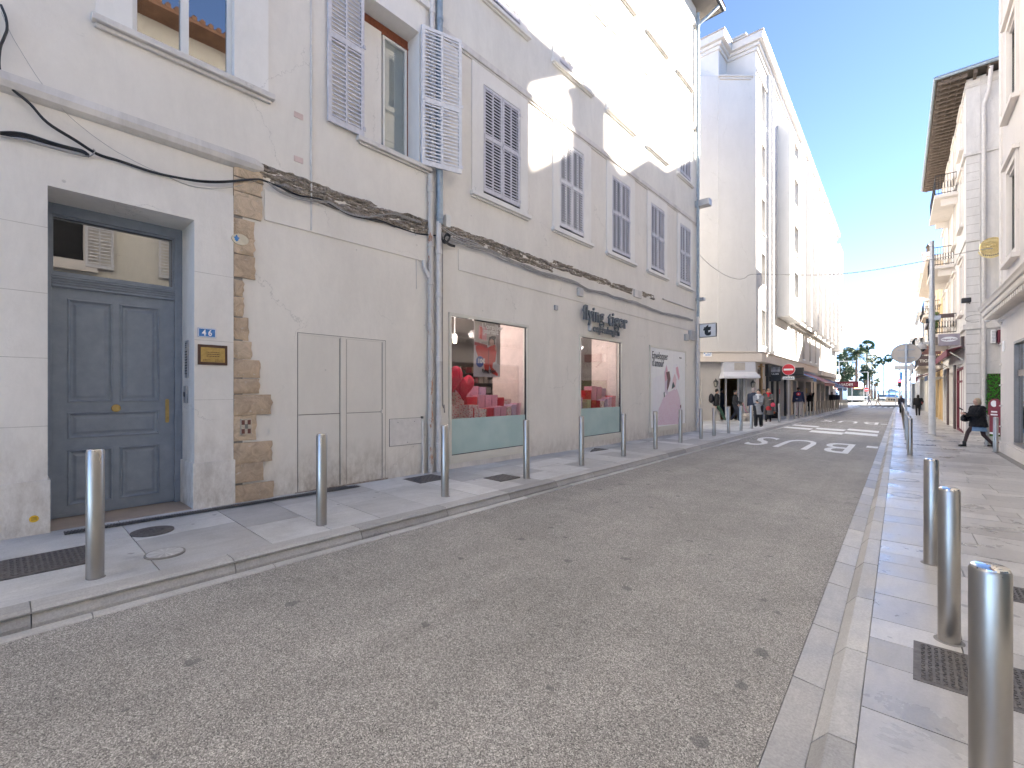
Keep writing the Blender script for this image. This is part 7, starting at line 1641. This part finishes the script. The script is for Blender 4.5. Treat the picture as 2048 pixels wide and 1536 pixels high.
def person(label,x,y,z,heading,H,coat,legs,shoes,hair,hairst='short',hem=.80,fL=(.09,.0),fR=(-.09,.0),hL=None,hR=None,lean=0.,headyaw=0.,headpitch=0.,skin='skin',fat=1.,legw=1.,skirt=None,scarf=None,fuzz=0,vox=.013,curl=.7,hcol=None,group='pedestrians',coatw=1.,bare=False):
    t=thing('person',label,'person',(0,0,0),0,group); k=H/1.70
    hip=.885; 
    st=max(abs(fL[1]-fR[1]),0); hip-=st*st*.16
    sh=V((0,lean*.5,1.385-.885+hip)); nk=V((0,lean*.58,1.44-.885+hip)); hd=V((0,lean*.62+.012,1.565-.885+hip))
    B=MB(); Rl=[]
    hips=[V((.085,0,hip)),V((-.085,0,hip))]; feet=[V((fL[0],fL[1],.075+(fL[2] if len(fL)>2 else 0))),V((fR[0],fR[1],.075+(fR[2] if len(fR)>2 else 0)))]
    kn=[]
    for h_,f_ in zip(hips,feet):
        m_,e_=ik(h_,f_,.42,.405,V((0,1,0))); kn.append((h_,m_,e_))
    shl=[V((.160*fat,sh.y,sh.z-.045)),V((-.160*fat,sh.y,sh.z-.045))]
    hands=[hL or (.24,.04,.80),hR or (-.24,.04,.80)]; ar=[]
    for i,(s_,h_) in enumerate(zip(shl,hands)):
        sg=1 if i==0 else -1
        m_,e_=ik(s_,V(h_)+V((0,0,hip-.885)),.275,.245,V((.35*sg,-1,-.5))); ar.append((s_,m_,e_))
    # one continuous body
    B.ell((0,sh.y*.85,sh.z-.13),(.145*fat,.10*fat,.19)); B.ell((0,lean*.2,hip+.16),(.125*fat,.095*fat,.15)); B.ell((0,0,hip+.03),(.15*fat,.11*fat,.12))
    B.tube([sh+V((0,0,-.03)),nk,hd+V((0,-.012,-.06))],[.075,.056,.055],14)
    rt_=Matrix.Rotation(headyaw,3,'Z')@Matrix.Rotation(-headpitch,3,'X')
    def hp(v): return hd+rt_@V(v)
    B.ell(hd,(.072,.092,.108),18,12,0,rt_); B.ell(hp((0,.028,-.060)),(.050,.056,.052),14,8,0,rt_)
    B.tube([hp((0,.086,.018)),hp((0,.104,-.018)),hp((0,.086,-.028))],[.010,.016,.012],8); B.ell(hp((0,.083,-.055)),(.024,.010,.008),10,6,0,rt_); B.ell(hp((0,.082,-.068)),(.020,.010,.008),10,6,0,rt_)
    for s_ in (1,-1): B.ell(hp((.073*s_,-.005,-.005)),(.010,.020,.030),8,6,0,rt_); B.ell(hp((.03*s_,.078,.026)),(.020,.012,.010),8,6,0,rt_)
    for (a,b,c) in kn: limb(B,[a,b,c],[.078*legw,.052,.038]); 
    for f_,(a,b,c) in zip(feet,kn): B.ell(c+V((0,.065,-.038)),(.030,.085,.024))
    for i,(a,b,c) in enumerate(ar):
        limb(B,[a,b,c],[.050,.038,.027]); d=(c-b).normalized(); sg=1 if i==0 else -1
        hand(B,c,d,V((sg*.9,.2,.3)) if c.z<.98 else V((0,-.3,1)),sg,curl)
    o=fused(B,'body',M[skin] if isinstance(skin,str) else skin,vox*.72,3,t)
    E_=MB()
    for s_ in (1,-1): E_.ell(hp((.029*s_,.0865,.012)),(.010,.007,.0055),8,6,0,rt_)
    E_.build('eyes',M['black'],t)
    b_=MB(); b_.ell(hp((0,.0935,-.0615)),(.019,.004,.0035),8,5,0,rt_); 
    b_.build('mouth',cm((.30,.10,.09),.6),t)
    # garments
    G=MB(); hz=hem+(hip-.885); cw=coatw
    G.ell((0,sh.y*.85,sh.z-.15),(.172*fat*cw,.13*fat*cw,.19)); cone(G,(0,sh.y*.8,sh.z-.17),(.166*fat*cw,.125*fat*cw),(0,lean*.2,hip+.14),(.160*fat*cw,.125*fat*cw)); cone(G,(0,lean*.2,hip+.16),(.160*fat*cw,.125*fat*cw),(0,(fL[1]+fR[1])*.15*(1 if hem<.7 else 0),hz),((.185+.10*max(0,.85-hem))*fat*cw,(.140+.12*max(0,.85-hem))*fat*cw))
    G.tube([sh+V((.125,0,-.035)),sh+V((.06,0,.0)),sh+V((0,0,.03)),sh+V((-.06,0,.0)),sh+V((-.125,0,-.035))],[.055,.062,.072,.062,.055],12); G.tube([sh+V((0,-.01,.0)),nk+V((0,-.008,.005))],[.09,.068],14)
    for (a,b,c) in ar: limb(G,[a,b,c-(c-b).normalized()*.01],[.072*cw*min(fat,1.1),.058*cw,.045*cw])
    fused(G,'coat' if hem<.72 else 'jacket',coat,vox,6,t,fuzz)
    if legs is not None and not skirt:
        G=MB(); G.ell((0,0,hip+.03),(.165*fat,.13*fat,.12))
        for (a,b,c) in kn: limb(G,[a,b,c+V((0,0,.0))],[.098*legw,.072*legw,.062*legw])
        fused(G,'trousers',legs,vox,3,t)
    if skirt:
        G=MB(); cone(G,(0,0,hip+.1),(.15*fat,.12),(0,(fL[1]+fR[1])*.2,skirt[0]+(hip-.885)),(.20*fat,.19)); fused(G,'skirt',skirt[1],vox,2,t)
        if legs is not None:
            G=MB()
            for (a,b,c) in kn: limb(G,[a,b,c],[.083,.057,.044])
            fused(G,'tights',legs,vox,3,t)
    for i,(f_,(a,b,c)) in enumerate(zip(feet,kn)):
        G=MB(); G.ell(c+V((0,-.01,-.02)),(.044,.055,.055)); G.ell(c+V((0,.075,-.042)),(.046,.105,.032)); 
        if bare: G.tube([c+V((0,-.01,-.02)),c+V((0,-.01,.10))],[.05,.054],10)
        G.box(c.x-.042,c.x+.042,c.y-.055,c.y+.155,c.z-.075,c.z-.055); fused(G,'shoe',shoes,.011,3,t)
    if hair is not None:
        G=MB(); 
        if hairst=='cap': G.ell(hp((0,-.004,.035)),(.081,.100,.085),16,10,0,rt_); G.ell(hp((0,.10,.04)),(.06,.06,.012),12,6,0,rt_)
        elif hairst=='hood': G.ell(hp((0,-.02,-.01)),(.10,.105,.135),16,10,0,rt_)
        else:
            G.ell(hp((0,-.020,.030)),(.083,.092,.094),16,10,0,rt_)
            if hairst in('bob','long'):
                for s_ in (1,-1): G.ell(hp((.066*s_,-.012,-.03)),(.026,.055,.085),12,8,0,rt_)
                G.ell(hp((0,-.07,-.03)),(.075,.035,.10),12,8,0,rt_)
            if hairst=='long': G.ell(hp((0,-.085,-.14)),(.085,.035,.13),12,8,0,rt_)
            if hairst=='bun': G.ell(hp((0,-.10,.07)),(.04,.04,.04),12,8,0,rt_); 
            if hairst=='short': G.ell(hp((0,-.055,-.02)),(.070,.045,.06),12,8,0,rt_)
        fused(G,'hair' if hairst not in('cap','hood') else hairst,hair,.011,2,t)
    if scarf is not None:
        G=MB(); G.tube([nk+V((.085*math.cos(a),.085*math.sin(a)+.01,.0+.012*math.sin(3*a))) for a in [kk*math.pi/6 for kk in range(13)]],.042,10); G.ell(nk+V((0,.11,-.10)),(.05,.03,.11)); fused(G,'scarf',scarf,.012,3,t)
    t.location=(x,y,z); t.rotation_euler=(0,0,heading); t.scale=(k,k,k)
    t['_k']=k
    def W(p): # local metres (1.70 m figure) -> world
        c,s=math.cos(heading),math.sin(heading); p=V(p)*k; return V((x+c*p.x-s*p.y,y+s*p.x+c*p.y,z+p.z))
    return t,W,ar,(hip,kn)
def hdg(dx,dy): return math.atan2(-dx,dy)
right=(RX,RY)
def at(px,pyf,pyt,base,k=1.0):
    x,y,z=GG(px,pyf,base); h=(CZ-z); H=(pyf-pyt)/(pyf-HY)*h; return x,y,z,H
def bag(name,lab,cat,c,r,mat,rot=0,strap=None,extra=None):
    G=MB(); G.ell((0,0,0),r,16,10); G.ell((0,0,-r[2]*.35),(r[0]*1.02,r[1]*1.05,r[2]*.62),16,8); t=thing(name,lab,cat,c,rot); fused(G,'bag_body',mat,.012,3,t)
    mb=MB()
    if strap: mb.tube(strap,.012,8)
    else: mb.tube([(-r[0]*.5,0,r[2]*.8),(-r[0]*.3,0,r[2]*1.6),(r[0]*.3,0,r[2]*1.6),(r[0]*.5,0,r[2]*.8)],.010,8)
    mb.build('strap',M['black'],t)
    if extra: extra(t)
    return t
blk=cm((.018,.019,.022),.9,.2); nvy=cm((.022,.030,.055),.85); gry=cm((.30,.31,.33),.95,.2); wht=cm((.70,.69,.70),.9); jean=cm((.16,.24,.40),.85); drkhair=cm((.025,.018,.015),.6,.2); 
# 1 walking man with backpack
x,y,z,H=at(1432,841.5,773,.12)
t,W,ar,_=person('person in black jacket and green trousers striding right with a black backpack',x,y,z,hdg(RX,RY),H,blk,cm((.045,.10,.065),.9),cm((.55,.55,.56),.7),drkhair,'short',.84,(.07,.40,.0),(-.08,-.36,.03),(.22,-.10,.84),(-.25,.16,.86),lean=.05,coatw=1.12)
bag('backpack','bulging black backpack on the back of the striding person in green trousers','backpack',W((0,-.25,1.12)),(.15*H/1.7,.13*H/1.7,.24*H/1.7),cm((.02,.018,.025),.8),hdg(RX,RY),[(.1,.08,.16),(.12,.22,.26),(.12,.38,.10),(.1,.2,-.18)])
x,y,z,H=at(1442,839,775,.12)
person('bearded person in dark jacket half hidden beyond the backpack carrier',x,y,z,hdg(RX*.9,RY),H,cm((.03,.035,.05)),cm((.02,.03,.05)),blk,drkhair,'short',.82,(.08,.15),(-.08,-.15),lean=.02)
# 3 dog walker
x,y,z,H=at(1470,841.5,779,.12)
t,W3,ar,_=person('person in black puffer jacket with a pink dog leash in front of the doorway',x,y,z,hdg(RX*.8+.2,RY*.8-.35),H,cm((.02,.021,.028),.6,.3),cm((.022,.027,.045)),cm((.62,.61,.60),.7),drkhair,'bun',.86,(.10,.22,.0),(-.10,-.18,.02),(.22,.12,.92),(-.20,.30,.98),headyaw=-.5,coatw=1.2,legw=1.3)
x,y,z,H=at(1517,853,778,.12)
tg,Wg,ag,_=person('person in long light grey coat and white scarf looking down at a phone',x,y,z,hdg(.10,-1),H,gry,blk,cm((.03,.033,.035),.5),drkhair,'short',.55,(.10,.06,0),(-.10,-.05,0),(.06,.30,1.12),(-.05,.32,1.10),headpitch=.45,scarf=wht,legw=1.25,coatw=1.0,curl=1.0)
def phone(lab,c,rz,tilt=.5):
    mb=MB(); mb.box(-.037,.037,-.075,.075,-.005,.005); t=mb.build('phone',M['lens'],None,.004,off=(0,0,0)); t.location=c; t.rotation_euler=(tilt,0,rz); tag(t,lab,'phone')
    mb=MB(); mb.box(-.033,.033,-.07,.07,.0051,.0056); k_=mb.build('screen',plain('phone_screen',(.12,.14,.17),.1),t,off=(0,0,0)); return t
phone('dark phone held in both hands by the person in the light grey coat',Wg((0,.41,1.16)),hdg(.10,-1))
x,y,z,H=at(1507,846,773,.12)
person('person in navy jumper with greying hair standing with back turned behind the grey coat',x,y,z,hdg(-.3,.95),H*.98,nvy,cm((.03,.04,.07)),blk,cm((.40,.33,.32),.8),'short',.84,fat=1.15)
x,y,z,H=at(1528,840,777,.12)
person('person in dark jacket and blue jeans walking behind the grey coat and the blonde person',x,y,z,hdg(.25,-1),H,cm((.04,.04,.05)),jean,cm((.05,.04,.04)),cm((.13,.10,.08),.8),'short',.84,(.09,.14),(-.09,-.12))
x,y,z,H=at(1537,843,776,.12)
tb,Wb,ab,_=person('blonde person in sunglasses, long charcoal coat and red scarf pulling a case',x,y,z,hdg(.18,-1),H,cm((.10,.10,.10),.95,.3),blk,cm((.05,.02,.02),.6),cm((.42,.30,.16),.7),'bob',.36,(.09,.10),(-.08,-.12),(.26,-.02,.80),(-.10,.30,1.12),scarf=cm((.50,.02,.04)),skirt=(.58,cm((.35,.02,.03))))
mb=MB(); c=Wb((0,.115,1.585)); mb.ell((c.x-.035,c.y,c.z),(.03,.02,.024)); mb.ell((c.x+.035,c.y,c.z),(.03,.02,.024)); o=mb.build('sunglasses',M['lens'],None,off=c); tag(o,'dark sunglasses worn by the blonde person','sunglasses')
bag('handbag','small red and blue handbag at the hip of the blonde person','handbag',Wb((-.2,.20,.86)),(.12,.07,.13),plain('red_blue_leather',(.55,.05,.10),.5),0)
x,y,z=GG(1549,838,.12); t=thing('suitcase','black cabin suitcase with an orange tag beside the blonde person','suitcase',(x,y,z)); mb=MB(); mb.box(x-.26,x+.26,y-.14,y+.14,z+.05,z+.44); mb.build('shell',cm((.012,.012,.013),.7),t,.04); mb=MB(); mb.tube([(x-.1,y+.1,z+.44),(x-.1,y+.1,z+.52),(x+.1,y+.1,z+.52),(x+.1,y+.1,z+.44)],.012,8); mb.build('handle',M['black'],t)
mb=MB(); mb.box(x-.05,x+.07,y-.155,y-.14,z+.36,z+.48); mb.build('tag_label',cm((.65,.16,.06)),t)
for dx in (-.2,.2): mb=MB(); mb.tube([(x+dx-.02,y,z+.03),(x+dx+.02,y,z+.03)],.032,12); mb.build('wheel',M['black'],t)
x,y,z,H=at(1567,829,781,.12)
person('person in slate blue jacket and pale jeans seen from behind, left of the no-entry post',x,y,z,hdg(-.1,1),H,cm((.10,.14,.22)),cm((.25,.34,.50)),cm((.1,.1,.12)),drkhair,'hood',.72,(.10,.12),(-.10,-.1),fat=1.15,coatw=1.1)
x,y,z,H=at(1584,828,782,.12)
person('brown-haired person in dark clothes between the no-entry post and the navy sweatshirt',x,y,z,hdg(.4,-1),H,cm((.06,.03,.03)),cm((.05,.05,.07)),blk,cm((.14,.05,.03)),'long',.8)
x,y,z,H=at(1597,832.5,771.5,.12)
tn,Wn,an,_=person('broad person in navy sweatshirt with a red round emblem on the back and pale trousers',x,y,z,hdg(-.15,1),H*.97,cm((.025,.035,.085)),cm((.46,.40,.42)),cm((.06,.12,.22)),cm((.02,.02,.022)),'cap',.84,(.10,.06),(-.10,-.04),(.27,.05,.84),(-.27,.05,.84),fat=1.1,skin=plain('brown_skin',(.16,.08,.05),.5))
mb=MB(); k_=H/1.7; 
mb.ell((0,-.168,1.27),(.105,.012,.10),24,8,0); mb.ell((0,-.172,1.27),(.05,.012,.05),20,8,1); e=mb.build('back_emblem',[cm((.55,.04,.05)),wht],tn,off=(0,0,0))
mb=MB(); mb.box(-.13,-.02,-.175,-.155,.99,1.02); mb.build('hem_print',wht,tn,off=(0,0,0))
x,y,z,H=at(1621,823,784,.12)
person('person in long black coat raising a hand to the face outside the shops',x,y,z,hdg(.1,-1),H,blk,blk,cm((.18,.06,.05)),drkhair,'long',.45,(.09,.05),(-.09,-.05),(.23,.1,.86),(-.12,.16,1.50),coatw=1.2)
for (px,ft,tp,c1,c2,hr,hs,lab) in ((1654,816,787,(.24,.22,.20),(.10,.10,.12),(.20,.07,.03),'long','reddish-haired person in taupe jacket behind the far bollards'),(1664,817,783.5,(.03,.035,.04),(.05,.06,.08),(.03,.02,.02),'short','dark-clothed person with a pale print behind the far bollards, middle of three'),(1674,816,784.5,(.018,.025,.05),(.02,.02,.03),(.02,.02,.03),'short','broad person in dark navy behind the far bollards, right of three')):
    x,y,z,H=at(px,ft,tp,.12); person(lab,x,y,z,hdg(.1,1),min(H,1.95),cm(c1),cm(c2),blk,cm(hr),hs,.8,vox=.018,fat=1.2)
for (px,ft,tp,c1,c2,lab,rz_) in ((1738,809.5,787.2,(.04,.045,.06),(.05,.06,.10),'person in dark clothes on the zebra crossing in front of the bus',hdg(1,-.2)),(1756.5,812,786.5,(.34,.28,.24),(.42,.36,.30),'person in beige walking across the crossing in front of the pale car',hdg(-1,.2))):
    p=AT(px,ft,(CZ-zs(80))*F/(ft-HY)); person(lab,p.x,p.y,zs(80)-.03 if p.y<86 else -.66,rz_,(ft-tp)/(ft-HY)*(CZ-zs(80)),cm(c1),cm(c2),blk,drkhair,'short',.8,(.08,.3),(-.08,-.28),vox=.018)
x,y,z,H=at(1836,831,788.5,-.03)
tk,Wk,_a,_b=person('person in black walking away along the right pavement with a pink bag',x,y,z,hdg(-.05,1),H,blk,blk,blk,drkhair,'bob',.84,(.08,.10),(-.08,-.08),(.27,.08,1.0),(-.25,.05,.86),fat=1.25,coatw=1.1)
bag('shoulder_bag','pink shoulder bag at the right side of the person in black walking away','bag',Wk((.24,-.05,1.08)),(.07,.05,.14),cm((.40,.10,.12)))
x,y,z,H=at(1803,826,790,-.03)
person('dark-coated person facing the camera behind the right-hand bollard row',x,y,z,hdg(.1,-1),H,cm((.03,.035,.06)),blk,blk,cm((.10,.06,.04)),'long',.5,vox=.016)
# 19 woman in black fur coat
x,y,z,H=at(1957,893.5,790,-.03)
tf,Wf,af,_=person('blonde person in fluffy black coat and denim skirt walking left while holding out a phone',x,y,z,hdg(-RX,-RY*.75),H,cm((.010,.010,.012),.98,.3,'black_fur'),cm((.045,.025,.028),.7),cm((.012,.012,.013),.5),cm((.46,.36,.24),.65,.25),'bob',.74,(.08,.36,0),(-.08,-.36,.02),(.07,.36,1.17),(-.05,.38,1.15),lean=.06,fat=1.12,coatw=1.22,skirt=(.60,cm((.16,.27,.42),.9)),fuzz=.03,vox=.010,headpitch=.12,curl=.9,bare=True)
phone('phone in a dark case held out by the person in the fluffy black coat',Wf((.02,.50,1.24)),hdg(-RX,-RY),.6)
bag('handbag','glossy black handbag hanging from the arm of the person in the fluffy black coat','handbag',Wf((.20,.24,.93)),(.15,.07,.13),cm((.012,.012,.014),.3),hdg(RY,-RX),[(-.1,0,.12),(-.06,0,.3),(.0,.0,.36),(.06,0,.3),(.1,0,.12)])
# dog
x,y,z=GG(1496,843,.12); rz_=hdg(RX,RY)
t=thing('dog','small cream curly-coated dog on a leash walking right between two bollards','dog',(0,0,0)); B=MB()
B.ell((0,.02,.33),(.095,.22,.105)); B.ell((0,.14,.34),(.10,.12,.125)); B.ell((0,-.16,.33),(.085,.11,.10)); B.tube([(0,.20,.37),(0,.28,.46)],[.075,.06],10); B.ell((0,.32,.49),(.068,.085,.07)); B.tube([(0,.36,.48),(0,.44,.455)],[.045,.028],10)
for s_ in (1,-1):
    B.ell((.06*s_,.29,.50),(.018,.035,.055)); 
    f=.06*s_
    limb(B,[V((.055*s_,.16,.30)),V((.055*s_,.17+f*.3,.17)),V((.055*s_,.16+f,.03))],[.045,.028,.022],8); B.ell((.055*s_,.18+f,.02),(.026,.04,.02))
    limb(B,[V((.055*s_,-.18,.30)),V((.055*s_,-.13-f*.3,.20)),V((.055*s_,-.22-f,.13)),V((.055*s_,-.20-f,.03))],[.06,.04,.024,.02],8); B.ell((.055*s_,-.18-f,.02),(.026,.04,.02))
B.tube([(0,-.26,.37),(0,-.34,.44),(0,-.36,.53),(0,-.32,.58)],[.028,.035,.04,.03],8)
fused(B,'body',plain('cream_fur',(.55,.50,.44),.95,0,.15,20,.5,60),.012,3,t,.015)
E_=MB(); E_.ell((0,.468,.46),(.016,.012,.012)); E_.ell((.035,.385,.51),(.008,.008,.008)); E_.ell((-.035,.385,.51),(.008,.008,.008)); E_.build('nose_and_eyes',M['black'],t)
E_=MB(); E_.tube([(.098*math.cos(a),.235,.385+.085*math.sin(a)) for a in [k*math.pi/8 for k in range(17)]],.010,6); E_.build('collar',M['black'],t)
t.location=(x,y,z); t.rotation_euler=(0,0,rz_); t.scale=(1.1,1.1,1.1)
hp_=W3((-.20,.36,.98)); dc_=V((x,y,z+.46)); mb=MB(); mb.tube([hp_,hp_.lerp(dc_,.5)-V((0,0,.12)),dc_],.010,6); o=mb.build('leash',cm((.6,.08,.25)),None,off=hp_); tag(o,'pink leash between the dog walker and the small cream dog','leash')
for o in bpy.data.objects:
    if '_k' in o: del o['_k']
# ================================================================ light, sky, camera
SAZ=35.8; SEL=27.5      # sun to the right of straight ahead (from +Y towards +X)
w=bpy.data.worlds.new('World'); scene.world=w; w.use_nodes=True; nt=w.node_tree
sk=nt.nodes.new('ShaderNodeTexSky'); sk.sky_type='NISHITA'; sk.sun_disc=False; sk.sun_elevation=R(SEL); sk.sun_rotation=R(SAZ); sk.air_density=.26; sk.dust_density=.0; sk.ozone_density=.6; sk.altitude=0
bg=nt.nodes['Background']; bg.inputs[1].default_value=.055; nt.links.new(sk.outputs[0],bg.inputs[0])
l=bpy.data.lights.new('sun','SUN'); l.energy=3.3; l.angle=R(.8); l.color=(1,.91,.79); o=bpy.data.objects.new('sun',l); COL.objects.link(o)
d=Vector((math.sin(R(SAZ))*math.cos(R(SEL)),math.cos(R(SAZ))*math.cos(R(SEL)),math.sin(R(SEL)))); o.rotation_euler=d.to_track_quat('Z','Y').to_euler()
cam=bpy.data.cameras.new('camera'); co=bpy.data.objects.new('camera',cam); COL.objects.link(co); scene.camera=co
co.location=(0,0,CZ); co.rotation_euler=(R(90),0,AZ); cam.sensor_width=36; cam.lens=36*F/2048; cam.shift_y=(HY-768)/2048; cam.clip_end=8000; cam.clip_start=.05
scene.view_settings.view_transform='Standard'; scene.view_settings.look='None'; scene.view_settings.exposure=3.92; scene.view_settings.gamma=1
scene.render.engine='CYCLES'; scene.cycles.max_bounces=8; scene.cycles.diffuse_bounces=4; scene.cycles.transparent_max_bounces=12; scene.cycles.sample_clamp_indirect=8
try: scene.cycles.use_denoising=True
except Exception: pass
